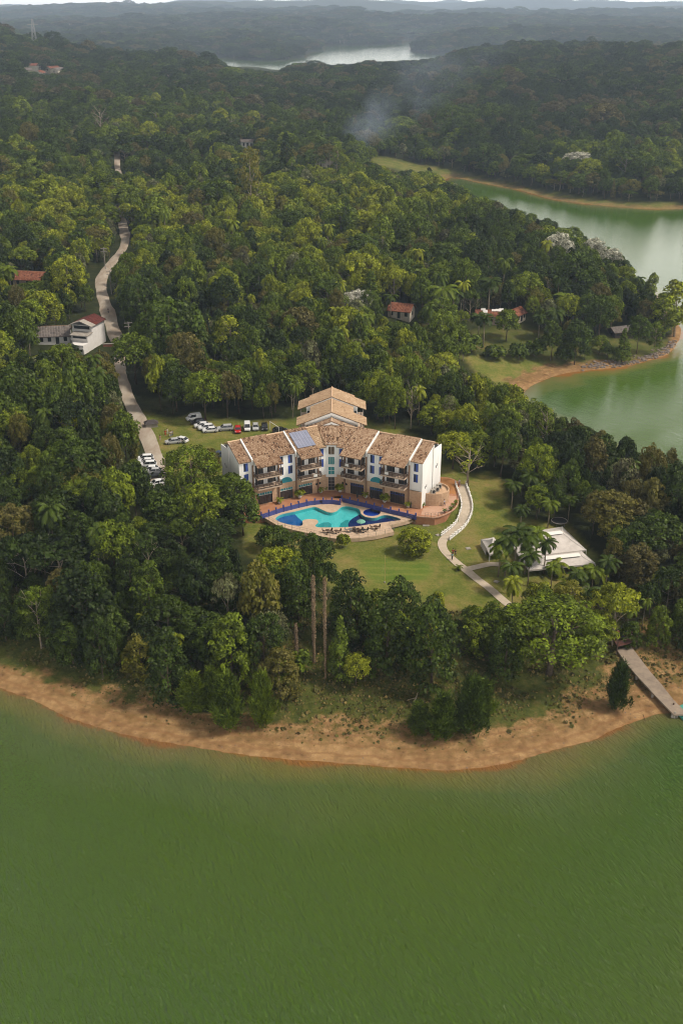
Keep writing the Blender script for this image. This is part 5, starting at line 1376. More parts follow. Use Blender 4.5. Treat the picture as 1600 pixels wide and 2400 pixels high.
bw = empty('blue_wall', (WL[0][0], WL[0][1], 8.2), 0, 'low violet-blue wall with square posts between terrace and pool deck', 'wall')
off = (WL[0][0], WL[0][1], 8.2)
for ln in (WL, WR):
    kerb('wall_band', ln, .22, 8.19, 9.2, BLUEW, bw, off=off)
    acc = 0; step = 1.95; pts = [Vector(p) for p in ln]; tot = sum((pts[i + 1] - pts[i]).length for i in range(len(pts) - 1)); n = int(tot / step)
    for k in range(n + 1):
        d = tot * k / n; i = 0
        while i < len(pts) - 2 and d > (pts[i + 1] - pts[i]).length: d -= (pts[i + 1] - pts[i]).length; i += 1
        p = pts[i] + (pts[i + 1] - pts[i]).normalized() * d
        b = MB(); b.box(-.17, .17, -.17, .17, 0, 1.62); o = b.build('post', BLUEW, bw); o.location = (p.x - off[0], p.y - off[1], 0)
st = empty('steps', (*unproj(793, 1173, 8.2), 8.2), .1, 'short stone steps down from the terrace to the pool deck between the blue walls', 'steps')
for k in range(3):
    b = MB(); b.box(-1.0, 1.0, -.3 - .35 * k, .6, 0, .8 - .27 * k); b.build('step', DECK, st)
# deck posts on the lawn side
dp = empty('deck_supports', (0, 208, 6.5), 0, 'short concrete posts holding up the front edge of the pool deck', 'deck posts')
for k, (px, py) in enumerate([(763, 1259), (784, 1262), (824, 1262), (844, 1260), (868, 1257), (895, 1252)]):
    x, y = unproj(px, py, 8.2); y += .5; b = MB(); z0_ = tz(x, y); b.box(x - .15, x + .15, y - .15 - 208, y + .15 - 208, z0_ - 6.8, 7.36 - 6.5); b.build('post', CONC, dp)

def railing(name, pts, z, label, h=1.05, step=1.6, m_=None):
    e = empty(name, (pts[0][0], pts[0][1], z), 0, label, 'railing'); off = pts[0]
    P = [Vector((p[0] - off[0], p[1] - off[1], 0)) for p in pts]
    for i in range(len(P) - 1):
        n = max(1, int((P[i + 1] - P[i]).length / step))
        for k in range(n):
            q = P[i].lerp(P[i + 1], k / n); b = MB(); b.box(-.03, .03, -.03, .03, 0, h); o = b.build('post', m_ or STEEL, e); o.location = q
    for hh in (h, h * .55):
        b = MB(); b.tube([p + Vector((0, 0, hh)) for p in P], .022, 4); b.build('rail', m_ or STEEL, e)
    return e
railing('railing', shrink(DF, .0)[2:], 8.2, 'thin grey railing round the pool side of the deck')
railing('railing', DF[:3], 8.2, 'thin grey railing at the right corner of the pool deck')
railing('railing', catmull(PT[:4], 3), 9.1, 'thin grey railing round the patio corner below the gable', step=2.2)

# furniture on the deck and terrace
def chair(x, y, z, rz, label, m_=None):
    e = empty('chair', (x, y, z), rz, label, 'chair'); m_ = m_ or WOOD
    b = MB(); b.box(-.25, .25, -.25, .25, .42, .47); b.build('seat', m_, e)
    b = MB(); b.hexa([(-.25, .22, .47), (.25, .22, .47), (.25, .27, .47), (-.25, .27, .47), (-.25, .34, .95), (.25, .34, .95), (.25, .38, .95), (-.25, .38, .95)]); b.build('backrest', m_, e)
    for a in (-.22, .18):
        for c in (-.22, .2):
            b = MB(); b.box(a, a + .05, c, c + .05, 0, .42); b.build('leg', m_, e)
    return e
def table(x, y, z, label, m_=None, r=.5, cat='table'):
    e = empty('table', (x, y, z), 0, label, cat); m_ = m_ or WOOD
    b = MB(); b.lathe([(r, .7), (r, .75)], n=14); b.build('table_top', m_, e); b = MB(); b.lathe([(.28, 0), (.06, .06), (.05, .7)], n=8); b.build('pedestal', m_, e); return e
sets = [(655, 460, WOOD, 'left of the small green bush'), (862, 452, STEEL, 'between the green bush and the parasol'), (935, 452, WOOD, 'left of the parasol'), (985, 455, DARK, 'right of the parasol'), (1095, 425, WOOD, 'at the right corner of the deck'), (735, 465, WOOD, 'right of the leftmost chairs')]
for k, (a, b_, m_, wh) in enumerate(sets):
    x, y = z4([(a, b_ + 8)], 8.2)[0]
    table(x, y, 8.2, 'small round table on the deck front ' + wh, m_)
    chair(x - .8, y + .3, 8.2, 1.3, 'chair left of the deck table ' + wh, m_); chair(x + .75, y + .5, 8.2, -1.0, 'chair right of the deck table ' + wh, m_)
    if k in (0, 2, 4): chair(x + .1, y - .8, 8.2, math.pi, 'chair on the lawn side of the deck table ' + wh, m_)
for k, (a, b_, wh) in enumerate([(430, 200, 'nearest the deep blue pool end'), (597, 178, 'further right along the blue wall')]):
    x, y = z4([(a, b_ + 8)], 8.2)[0]
    table(x, y, 8.2, 'dark table by the blue wall, ' + wh, DARK)
    for j, (dx, dy, rz) in enumerate([(-.8, 0, 1.5), (.8, 0, -1.5), (0, -.8, 3.1)]): chair(x + dx, y + dy, 8.2, rz, 'dark chair %s the table by the blue wall, %s' % (['left of', 'right of', 'before'][j], wh), DARK)
x, y = z4([(962, 440)], 8.2)[0]
e = empty('parasol', (x, y, 8.2), 0, 'grey-green round parasol on the front of the pool deck', 'parasol')
b = MB(); b.tube([(0, 0, 0), (0, 0, 2.6)], .03, 6); b.build('pole', STEEL, e)
b = MB(); b.lathe([(1.05, 2.05), (.75, 2.28), (.35, 2.42), (.02, 2.5)], n=8); b.build('canopy', mat('parasol_cloth', (.16, .36, .28), .8, .1), e)
for k, (a, b_) in enumerate([(508, 690), (355, 680), (930, 790)]):
    x, y = unproj(760 + a * .2168, 1020 + b_ * .2168 + 5, 9.0)
    e = empty('closed_parasol', (x, y, 9.0), 0, ['closed black parasol in the middle of the terrace', 'closed black parasol near the left terrace doors of the right wing', 'closed black parasol at the right end of the terrace'][k], 'parasol', 'closed parasols')
    b = MB(); b.tube([(0, 0, 0), (0, 0, 2.3)], .03, 6); b.build('pole', STEEL, e); b = MB(); b.lathe([(.16, .7), (.2, 1.1), (.12, 1.9), (.03, 2.25)], n=8); b.build('cloth', DARK, e)
def potted(px, py, z, label, pm, h=1.5, tint=.6, kind='banana', r=.45):
    x, y = unproj(px, py, z)
    e = empty('planter', (x, y, z), rnd.uniform(0, 6), label, 'potted plant')
    b = MB(); b.lathe([(r * .6, 0), (r, .25), (r * 1.05, .62), (r * .9, .66)], n=12); b.build('pot', pm, e, smooth=True)
    o = bpy.data.objects.new('foliage', KINDS[kind][0]); link(o, e); s = h / KHEIGHT[kind]; o.scale = (s, s, s); o.location = (0, 0, .35); o['tint'] = tint
for k, (a, b_) in enumerate([(215, 195), (402, 145), (593, 97), (770, 90), (1007, 145), (1178, 185), (1398, 232)]):
    potted(600 + a * .2551, 1130 + b_ * .2551, 9.0, '%s white bowl planter with a green plant along the terrace' % ['leftmost', 'second', 'third', 'fourth', 'fifth', 'sixth', 'rightmost'][k], POT, 1.5, .62, 'bush' if k % 2 else 'banana')
for k, (a, b_) in enumerate([(1172, 760), (1127, 830), (1066, 895), (938, 945), (462, 820)]):
    potted(940 + a * .1084, 1100 + b_ * .1084, 9.0, ['clay pot plant at the top of the patio curve', 'second clay pot plant on the patio curve', 'third clay pot plant on the patio curve', 'largest clay pot with spiky plant by the patio railing', 'clay pot by the white side door of the gable'][k], CLAY, 1.0, .5, 'banana', .3)
x, y = unproj(775, 1150, 9.0)
for k, (dx, dy) in enumerate([(-1.2, .3), (-.1, .7), (1.6, .5)]):
    e = plant('bush', x + dx, y + dy, 9.0, 1.0, .7, .55, k, ['low bush at the left of the middle entrance', 'red-flowering bush in front of the middle entrance', 'low bush at the right of the middle entrance'][k])
# ------------------------------------------------------------------ roads and paths
def ribbon(name, pts, w, material, lift=.06, sub=6, wob=.0, edge=0.0, zf=None):
    C = catmull(pts, sub); P = [Vector((p[0], p[1], 0)) for p in C]; n = len(P); mb = MB(); v = []; m_ = 5
    ws = w if hasattr(w, '__len__') else [w] * len(pts)
    for i in range(n):
        d = (P[min(i + 1, n - 1)] - P[max(i - 1, 0)]).normalized(); q = Vector((-d.y, d.x, 0))
        ww = np.interp(i / (n - 1), np.linspace(0, 1, len(ws)), ws) * (1 + wob * (vnoise(i * .7, 1.0, 5) - .5))
        for k in range(m_):
            a = P[i] + q * ww * (k / (m_ - 1) - .5)
            z = (zf(i / (n - 1)) if zf else tz(a.x, a.y)) + lift - (edge if k in (0, m_ - 1) else 0); v.append((a.x, a.y, z))
    mb.add(v, [(i * m_ + k, i * m_ + k + 1, (i + 1) * m_ + k + 1, (i + 1) * m_ + k) for i in range(n - 1) for k in range(m_ - 1)])
    o = mb.build(name, material, smooth=True); tag(o, kind='structure'); return P
ra = [ground(*p)[:2] for p in ROAD_A]; rb = [ground(*p)[:2] for p in ROAD_B]
ribbon('dirt_road', ra, [3.2, 3.2, 3.2, 3.2, 3.5, 4.0, 4.3, 4.4, 4.4, 4.4], DIRT, .22, 7, .25, .2)
ribbon('dirt_road', rb, [4.4, 4.6, 4.8, 4.4, 4.6, 4, 3.5, 4.2, 4.6, 4.2, 4, 4, 4, 4, 4], DIRT, .35, 6, .3, .3)
c5 = [(388, 186), (412, 250), (433, 320), (434, 390), (408, 460), (362, 520), (305, 568), (262, 600), (246, 640), (262, 690), (300, 735), (365, 790), (440, 850), (520, 912), (600, 975), (690, 1050), (760, 1110)]
pathpts = [ground(960 + x * .3061, 1080 + y * .3061)[:2] for x, y in c5]
PC_ = ribbon('footpath', pathpts, [2.4, 2.2, 2.3, 2.4, 2.3, 2.2, 2.1, 1.9, 1.9, 1.8, 1.8, 1.9, 2.0, 1.8, 1.8, 1.8, 1.8], PATHM, .10, 5, 0, .0)
br = [ground(960 + x * .3061, 1080 + y * .3061)[:2] for x, y in [(440, 835), (500, 820), (560, 806), (620, 795), (690, 800)]]
ribbon('side_path', br, 1.7, PATHM, .105, 4)
# white balustrade on both sides of the upper path
for side, lab in ((1, 'white balustrade on the inner, hotel side of the upper path'), (-1, 'white balustrade on the outer, wood side of the upper path')):
    C = PC_[:34 if side > 0 else 36]; e = empty('balustrade', (C[0].x, C[0].y, 8.0), 0, lab, 'balustrade'); line = []
    for i in range(len(C)):
        d = (C[min(i + 1, len(C) - 1)] - C[max(i - 1, 0)]).normalized(); line.append(C[i] + Vector((-d.y, d.x, 0)) * side * -1.25)
    v = MB()
    zs = [tz(p.x, p.y) for p in line]
    mbw = MB(); L3 = [Vector((p.x - C[0].x, p.y - C[0].y, z - 8.0)) for p, z in zip(line, zs)]
    for a, b in zip(L3[:-1], L3[1:]):
        d = (b - a).normalized(); q = Vector((-d.y, d.x, 0)) * .09
        for z0_, z1_ in ((.0, .30), (.62, .75)):
            mbw.hexa([a - q + Vector((0, 0, z0_)), b - q + Vector((0, 0, z0_)), b + q + Vector((0, 0, z0_)), a + q + Vector((0, 0, z0_)), a - q + Vector((0, 0, z1_)), b - q + Vector((0, 0, z1_)), b + q + Vector((0, 0, z1_)), a + q + Vector((0, 0, z1_))])
    mbw.build('rail', TRIM, e)
    for i, p in enumerate(L3):
        if i % 2 == 0:
            b = MB(); b.box(-.13, .13, -.13, .13, -.1, 1.0); o = b.build('post', TRIM, e); o.location = p

# ------------------------------------------------------------------ people
def body_mesh(name, verts, edges, radii, mat_, root=0, levels=1):
    me = bpy.data.meshes.new(name); me.from_pydata(verts, edges, []); o = bpy.data.objects.new('tmp', me); COL.objects.link(o)
    sk = o.modifiers.new('s', 'SKIN')
    for k, r in enumerate(radii): me.skin_vertices[0].data[k].radius = (r, r * .85) if not isinstance(r, tuple) else r
    me.skin_vertices[0].data[root].use_root = True
    ss = o.modifiers.new('u', 'SUBSURF'); ss.levels = levels; ss.render_levels = levels
    bpy.context.view_layer.update(); dg = bpy.context.evaluated_depsgraph_get()
    out = bpy.data.meshes.new_from_object(o.evaluated_get(dg)); out.name = name; out.materials.clear(); out.materials.append(mat_)
    bpy.data.objects.remove(o); return out
SKIN = mat('skin', (.36, .2, .13), .6, .3); HAIR = mat('hair', (.02, .015, .01), .7, .2)
def person_meshes(step, arm):
    V = [(0, 0, .95), (0, 0, 1.18), (0, 0, 1.42), (0, 0, 1.5), (0, -.01, 1.58), (0, -.01, 1.70),
         (.1, 0, .9), (.12, -step, .5), (.12, step * .3 - step, .08), (.12, -step - .12, .04), (-.1, 0, .9), (-.12, step, .5), (-.12, step * 1.5, .09), (-.12, step * 1.5 - .14, .04),
         (.2, 0, 1.4), (.27, arm * .4, 1.12), (.26, -.12 - arm, .9), (.25, -.2 - arm, .8), (-.2, 0, 1.4), (-.27, -arm * .4, 1.12), (-.26, arm - .1, .9), (-.25, arm - .16, .8)]
    E = [(0, 1), (1, 2), (2, 3), (3, 4), (4, 5), (0, 6), (6, 7), (7, 8), (8, 9), (0, 10), (10, 11), (11, 12), (12, 13), (2, 14), (14, 15), (15, 16), (16, 17), (2, 18), (18, 19), (19, 20), (20, 21)]
    R = [.13, .12, .14, .055, .08, .09, .09, .06, .045, .04, .09, .06, .045, .04, .06, .045, .035, .03, .06, .045, .035, .03]
    body = body_mesh('body', V, E, R, SKIN)
    shirt = lambda m_: body_mesh('shirt', [V[0], V[1], V[2], V[14], V[15], V[18], V[19]], [(0, 1), (1, 2), (2, 3), (3, 4), (2, 5), (5, 6)], [.155, .145, .165, .08, .065, .08, .065], m_)
    trousers = lambda m_: body_mesh('trousers', [(0, 0, 1.0), V[0], V[6], V[7], (V[8][0], V[8][1], .14), V[10], V[11], (V[12][0], V[12][1], .15)], [(0, 1), (1, 2), (2, 3), (3, 4), (1, 5), (5, 6), (6, 7)], [.15, .15, .11, .08, .065, .11, .08, .065], m_)
    return body, shirt, trousers
PB = [person_meshes(.12, .12), person_meshes(.02, .0)]
hb = MB(); hb.lathe([(.02, 1.60), (.10, 1.64), (.115, 1.72), (.09, 1.79), (.02, 1.82)], 0, .01, 10); HAIRM = hb.mesh('hair', HAIR, True)
CLOTH = {}
def cloth(c):
    if c not in CLOTH: CLOTH[c] = mat('cloth_%d' % len(CLOTH), c, .85, .1)
    return CLOTH[c]
def person(x, y, z, rz, top, bottom, label, pose=0, sc=.97):
    e = empty('person', (x, y, z), rz, label, 'person'); e.scale = (sc, sc, sc); b, s, t = PB[pose]
    link(bpy.data.objects.new('body', b), e); link(bpy.data.objects.new('shirt', s(cloth(top))), e); link(bpy.data.objects.new('trousers', t(cloth(bottom))), e); link(bpy.data.objects.new('hair', HAIRM), e)
def gperson(px, py, *a, **k):
    x, y, z = ground(px, py); person(x, y, z + k.pop('lift', .0), *a, **k)
x, y = unproj(1040.5, 1186, 9.0); person(x, y, 9.004, 1.2, (.62, .66, .8), (.05, .06, .12), 'person in a pale shirt and dark trousers crossing the patio', 0)
gperson(1058.5, 1313, 2.6, (.25, .55, .6), (.03, .03, .04), 'person in a light blue top walking on the path', lift=.1)
gperson(1060.5, 1305, -.4, (.55, .03, .03), (.1, .05, .05), 'person in a red top on the path', lift=.1)
gperson(1066, 1306, -.3, (.02, .02, .02), (.03, .03, .03), 'person in black walking on the path', lift=.1)
for k, (a, b_, t, bt, lab) in enumerate([(385, 432, (.6, .02, .03), (.6, .02, .03), 'person dressed in red on the parking lawn'), (403, 420, (.6, .6, .58), (.5, .5, .5), 'person in white behind the group on the parking lawn'),
                                       (421, 442, (.65, .64, .6), (.6, .58, .52), 'person in white at the front of the group on the parking lawn'), (434, 440, (.6, .6, .6), (.25, .25, .3), 'person in a white top and grey trousers in the parking lawn group'),
                                       (446, 434, (.15, .18, .3), (.08, .08, .1), 'person in dark blue at the right of the parking lawn group'), (342, 478, (.45, .25, .2), (.5, .4, .35), 'person in beige standing alone on the grass by the road')]):
    gperson(280 + a * .2806, 900 + b_ * .2806, k * 1.3, t, bt, lab, pose=1)
gperson(255, 737, 0, (.03, .03, .04), (.02, .02, .03), 'person in black walking along the far dirt road', pose=0, lift=.35, sc=1.05)
gperson(1075.5, 1139, .5, (.6, .58, .6), (.3, .2, .2), 'person in white at the top of the white balustrade', pose=1, lift=.1)
gperson(1204, 1345, .5, (.5, .45, .45), (.3, .1, .12), 'guest in pale clothes beside the marquee palms', pose=1)

# ------------------------------------------------------------------ vehicles
PAINT = {k: mat('paint_' + k, c, .3, .6) for k, c in dict(white=(.72, .73, .74), silver=(.42, .43, .44), red=(.45, .015, .015), black=(.015, .015, .018), blue=(.03, .045, .09), grey=(.14, .15, .16)).items()}
CARGLASS = mat('car_glass', (.012, .015, .018), .08, .8); TYRE = mat('tyre', (.02, .02, .02), .9, .1); LAMP = mat('lamp_clear', (.7, .7, .68), .2, .6); TAIL = mat('tail_lamp', (.4, .02, .02), .3, .6)
def car_set(kind, L=4.2, Wd=1.74, H=1.48):
    # side profile stations: (x, z_low, z_belt, half width)
    st = {'car': [(-2.05, .35, .72, .70), (-1.95, .25, .88, .80), (-1.2, .22, .95, .86), (0, .22, .93, .87), (1.0, .22, .92, .86), (1.85, .25, .80, .80), (2.1, .36, .62, .68)],
          'suv': [(-2.1, .40, .85, .74), (-2.0, .3, 1.02, .84), (-1.2, .28, 1.05, .90), (0, .28, 1.03, .91), (1.0, .28, 1.02, .9), (1.95, .32, .92, .85), (2.2, .42, .74, .72)],
          'van': [(-2.1, .36, .9, .76), (-2.03, .28, 1.05, .85), (-1.0, .26, 1.08, .88), (0, .26, 1.08, .88), (1.1, .26, 1.02, .87), (1.95, .3, .88, .82), (2.12, .4, .7, .7)]}[kind]
    mb = MB(); v = []
    for x, zl, zb, w in st:
        v += [(x, -w * .9, zl), (x, -w, (zl + zb) / 2), (x, -w * .93, zb), (x, 0, zb + .03), (x, w * .93, zb), (x, w, (zl + zb) / 2), (x, w * .9, zl)]
    m_ = 7; n = len(st); f = [(i * m_ + k, i * m_ + k + 1, (i + 1) * m_ + k + 1, (i + 1) * m_ + k) for i in range(n - 1) for k in range(m_ - 1)] + [tuple(range(m_)), tuple(reversed(range((n - 1) * m_, n * m_)))]
    f += [(i * m_, (i + 1) * m_, (i + 1) * m_ + 6, i * m_ + 6) for i in range(n - 1)]
    mb.add(v, f)
    zt, xa, xb, xc, xd, hb_ = {'car': (1.42, -1.85, -1.15, .45, 1.15, .92), 'suv': (1.64, -1.98, -1.5, .5, 1.2, 1.03), 'van': (1.85, -2.03, -1.85, .75, 1.45, 1.05)}[kind]
    wr, wb = .60 if kind != 'van' else .70, .80
    gh = MB(); b = [(xa, -wb, hb_), (xd, -wb, hb_), (xd, wb, hb_), (xa, wb, hb_)]; t = [(xb, -wr, zt - .05), (xc, -wr, zt - .05), (xc, wr, zt - .05), (xb, wr, zt - .05)]
    gh.hexa(b + t)
    rf = MB(); rf.hexa([(xb - .05, -wr - .02, zt - .06), (xc + .05, -wr - .02, zt - .06), (xc + .05, wr + .02, zt - .06), (xb - .05, wr + .02, zt - .06), (xb + .1, -wr + .08, zt + .02), (xc - .12, -wr + .08, zt + .02), (xc - .12, wr - .08, zt + .02), (xb + .1, wr - .08, zt + .02)])
    for sx in (-1, 1):      # pillars
        for p, q in (((xa, hb_), (xb, zt)), ((xd, hb_), (xc, zt)), (((xa + xd) / 2 - .1, hb_), ((xb + xc) / 2 - .1, zt))):
            rf.tube([(p[0], sx * (wb + .005), p[1]), (q[0], sx * (wr + .01), q[1] - .04)], .045, 4)
    if kind == 'van':
        for sx in (-1, 1): rf.hexa([(xa, sx * (wb + .012) - .01, hb_), (-.55, sx * (wb + .012) - .01, hb_), (-.55, sx * (wb + .012) + .01, hb_), (xa, sx * (wb + .012) + .01, hb_), (xb, sx * (wr + .012) - .01, zt - .05), (-.55, sx * (wr + .012) - .01, zt - .05), (-.55, sx * (wr + .012) + .01, zt - .05), (xb, sx * (wr + .012) + .01, zt - .05)])
    wh = MB(); wh.lathe([(.24, -.1), (.33, -.09), (.33, .09), (.24, .1)], n=14); ri = MB(); ri.lathe([(.2, -.115), (.06, -.12), (.06, .12), (.2, .115)], n=10)
    return dict(body=mb, glass=gh.mesh('windows', CARGLASS), roof=rf, wheel=wh.mesh('wheel', TYRE, True), rim=ri.mesh('rim', STEEL, True), w=.78 if kind == 'car' else .82)
CARSETS = {k: car_set(k) for k in ('car', 'suv', 'van')}
CACHE = {}
hl = MB(); hl.hexa([(0, -.16, -.07), (.06, -.16, -.07), (.06, .16, -.07), (0, .16, -.07), (-.05, -.16, .07), (.01, -.16, .07), (.01, .16, .07), (-.05, .16, .07)]); HL = hl.mesh('headlight', LAMP); TLm = hl.mesh('tail_light', TAIL)
def car(px, py, rz, paint, label, kind='car', name='parked_car', group='cars parked round the hotel'):
    x, y, z = ground(px, py); cs = CARSETS[kind]
    e = empty(name, (x, y, z + .02), rz, label, 'van' if kind == 'van' else 'car', group)
    key = (kind, paint)
    if key not in CACHE: CACHE[key] = (cs['body'].mesh('body', PAINT[paint]), cs['roof'].mesh('roof', PAINT[paint]))
    link(bpy.data.objects.new('body', CACHE[key][0]), e); link(bpy.data.objects.new('roof', CACHE[key][1]), e); link(bpy.data.objects.new('windows', cs['glass']), e)
    for wx in (-1.3, 1.32):
        for sg in (-1, 1):
            w = link(bpy.data.objects.new('wheel', cs['wheel']), e); w.location = (wx, sg * cs['w'], .33); w.rotation_euler = (math.pi / 2, 0, 0); link(bpy.data.objects.new('rim', cs['rim']), w)
    for sg in (-1, 1):
        h = link(bpy.data.objects.new('headlight', HL), e); h.location = (2.02, sg * .6, .68); h = link(bpy.data.objects.new('tail_light', TLm), e); h.location = (-2.04, sg * .62, .8)
    return e
c6 = lambda a, b: (280 + a * .2806, 900 + b * .2806)
PI = math.pi
car(*c6(217, 643), PI + .15, 'white', 'white car at the top of the row beside the road', 'suv')
car(*c6(228, 668), PI + .12, 'white', 'second white car of the row beside the road')
car(*c6(242, 698), PI + .15, 'white', 'third white car of the row beside the road', 'suv')
car(*c6(262, 728), PI + .1, 'white', 'fourth white car of the row beside the road')
car(*c6(290, 748), PI + .15, 'silver', 'silver-blue car at the lower end of the roadside row')
car(*c6(306, 785), PI + .2, 'black', 'dark car half hidden under the tree below the roadside row')
car(*c6(318, 848), PI + .5, 'white', 'white car alone under the trees below the roadside row')
car(*c6(622, 303), PI - .5 + .9, 'white', 'white high vehicle furthest back in the parking lawn', 'van')
car(*c6(660, 335), PI + .35, 'black', 'black car between the white ones at the parking lawn')
car(*c6(690, 360), PI + .25, 'white', 'white car behind the front white ones on the parking lawn')
car(*c6(727, 382), PI + .25, 'white', 'white car second from the front on the parking lawn', 'suv')
car(*c6(760, 402), PI + .2, 'white', 'front white car of the parking lawn cluster')
car(*c6(885, 388), PI + .15, 'silver', 'silver car parked side-on left of the red car', 'suv')
car(*c6(989, 398), -PI / 2 + .1, 'red', 'bright red car on the parking lawn')
car(*c6(1068, 380), -PI / 2 + .1, 'white', 'white van parked nose-out right of the red car', 'van')
car(*c6(1137, 375), -PI / 2 + .1, 'silver', 'silver car between the white van and the black car')
car(*c6(1212, 375), -PI / 2 + .1, 'black', 'black car beside the goal post')
car(*c6(1340, 405), .2, 'black', 'black car right of the goal post, half hidden by the roof')
car(*c6(835, 603), .9, 'blue', 'dark blue car behind the left corner of the hotel')
car(*c6(450, 497), PI + .3, 'silver', 'silver car at the top of the big rounded tree')
car(*c6(515, 483), PI - .5, 'white', 'white car just above the big rounded tree')
# goal post
x, y, z = ground(*c6(1258, 385)); x2, y2, z2 = ground(*c6(1303, 393))
e = empty('goal_post', (x, y, z), math.atan2(y2 - y, x2 - x) - .6, 'white football goal frame on the parking lawn', 'goal')
for nm, p in (('post', [(0, 0, 0), (0, 0, 2.4)]), ('post', [(5.0, 0, 0), (5.0, 0, 2.4)]), ('crossbar', [(0, 0, 2.4), (5.0, 0, 2.4)])):
    b = MB(); b.tube(p, .07, 6); b.build(nm, TRIM, e)
# rubble heap by the road, hatch slabs, trampoline, flag pole
x, y, z = ground(*c6(268, 358)); e = empty('stone_shed', (x, y, z), .3, 'small grey heap-like hut beside the road on the parking lawn', 'hut')
b = MB(); b.box(-1.6, 1.6, -1.0, 1.0, 0, 1.1); b.build('wall', CONC, e); b = MB(); b.hexa([(-1.9, -1.3, 1.1), (1.9, -1.3, 1.1), (1.9, 1.3, 1.1), (-1.9, 1.3, 1.1), (-.9, -.2, 1.9), (.9, -.2, 1.9), (.9, .2, 1.9), (-.9, .2, 1.9)]); b.build('roof', GREYTILE, e)
for k, (a, b_, w) in enumerate([(122, 495, 1.5), (446, 676, 1.0), (215, 573, .9), (660, 928, .9)]):
    x, y, z = ground(960 + a * .3061, 1080 + b_ * .3061)
    b = MB(); b.box(-w / 2, w / 2, -w / 2, w / 2, -.1, .14); b.box(-w / 2 + .12, w / 2 - .12, -w / 2 + .12, w / 2 - .12, .14, .18); o = b.build('utility_hatch', CONC, loc=(x, y, z)); o.rotation_euler = (0, 0, .3 * k)
    tag(o, ['large grey concrete hatch on the lawn below the patio', 'small pale hatch on the grass inside the path bend', 'pale flat hatch on the lawn left of the balustrade end', 'dark small hatch on the grass triangle by the path fork'][k], 'hatch')
x, y, z = ground(1309, 1229)
e = empty('trampoline', (x, y, z), 0, 'round black trampoline with a pale rim behind the marquee', 'trampoline')
b = MB(); b.tube([(1.75 * math.cos(k * PI / 10), 1.75 * math.sin(k * PI / 10), .8) for k in range(21)], .09, 6); b.build('rim', CONC, e); b = MB(); b.lathe([(1.68, .76), (1.68, .79)], n=20); b.build('mat', DARK, e)
for k in range(6):
    a = k * PI / 3; b = MB(); b.tube([(1.7 * math.cos(a), 1.7 * math.sin(a), 0), (1.7 * math.cos(a), 1.7 * math.sin(a), .75)], .04, 5); b.build('leg', STEEL, e)
x, y, z = ground(901, 1366); e = empty('pole', (x, y, z), 0, 'thin pale pole with a yellow tip standing on the striped lawn', 'pole')
b = MB(); b.tube([(0, 0, 0), (0, 0, 6.2)], [.06, .035], 6); b.build('shaft', mat('pole_yellow', (.45, .36, .12), .6, .3), e); b = MB(); b.lathe([(.2, 0), (.16, .3)], n=8); b.build('foot', CONC, e)
x, y, z = ground(960 + 373 * .3061, 1080 + 840 * .3061); e = empty('planter', (x, y, z), 0, 'dark potted shrub at the fork of the path', 'potted plant')
b = MB(); b.lathe([(.3, 0), (.42, .5), (.36, .52)], n=10); b.build('pot', DARK, e); o = link(bpy.data.objects.new('foliage', KINDS['banana'][0]), e); o.scale = (.45,) * 3; o.location = (0, 0, .2); o['tint'] = .5

# ------------------------------------------------------------------ marquee
def tent(name, cpx, z, rise, label, ridge=(.25, .75), legs=True, vent=True):
    c = [Vector((*unproj(px, py, z), z)) for px, py in cpx]      # back-left, back-right, front-right, front-left
    o0 = c[3].copy(); gz = tz(o0.x, o0.y); o0.z = gz
    e = empty(name, o0, 0, label, 'marquee'); c = [p - o0 for p in c]
    l = (c[0] + c[3]) / 2; r = (c[1] + c[2]) / 2; R0 = l.lerp(r, ridge[0]) + Vector((0, 0, rise)); R1 = l.lerp(r, ridge[1]) + Vector((0, 0, rise))
    def sag(a, b, d, e_=None, n=6):
        """a slack canvas panel between two eave corners and the ridge"""
        mb = MB(); top = (d, e_ or d); v = []
        for i in range(n + 1):
            for j in range(n + 1):
                p = a.lerp(b, i / n).lerp(top[0].lerp(top[1], i / n), j / n); p = p - Vector((0, 0, .28 * math.sin(PI * j / n) + (.10 * math.sin(PI * i / n) if j == 0 else 0))); v.append(p)
        mb.add(v, [(i * (n + 1) + j, (i + 1) * (n + 1) + j, (i + 1) * (n + 1) + j + 1, i * (n + 1) + j + 1) for i in range(n) for j in range(n)]); mb.build('roof_panel', TENT, e, smooth=True)
    sag(c[0], c[1], R0, R1); sag(c[1], c[2], R1); sag(c[2], c[3], R1, R0); sag(c[3], c[0], R0)
    # valance hanging from the eaves, seams and the raised vent cap
    for a, b in ((0, 1), (1, 2), (2, 3), (3, 0)):
        mb = MB(); d = Vector((0, 0, -.35)); q = Vector((.01, .01, 0)); mb.hexa([c[a] + d, c[b] + d, c[b] + d + q, c[a] + d + q, c[a], c[b], c[b] + q, c[a] + q]); mb.build('valance', TENT, e)
    for a, R_ in ((c[0], R0), (c[1], R1), (c[2], R1), (c[3], R0)):
        mb = MB(); m1 = a.lerp(R_, .5) - Vector((0, 0, .17)); mb.tube([a, m1, R_], .045, 5); mb.build('seam', TRIM, e)
    if vent:
        mb = MB(); u = (R1 - R0).normalized(); w = Vector((-u.y, u.x, 0)) * .75; z_ = Vector((0, 0, .12)); mb.hexa([R0 - w - z_ * .5, R1 - w - z_ * .5, R1 + w - z_ * .5, R0 + w - z_ * .5, R0 - w * .5 + z_, R1 - w * .5 + z_, R1 + w * .5 + z_, R0 + w * .5 + z_]); mb.build('vent_cap', TRIM, e)
    for p in c:
        mb = MB(); g = tz(p.x + o0.x, p.y + o0.y) - gz; mb.tube([(p.x, p.y, g - .1), (p.x, p.y, p.z)], .07, 6); mb.build('post', TRIM, e)
    return e, c, o0
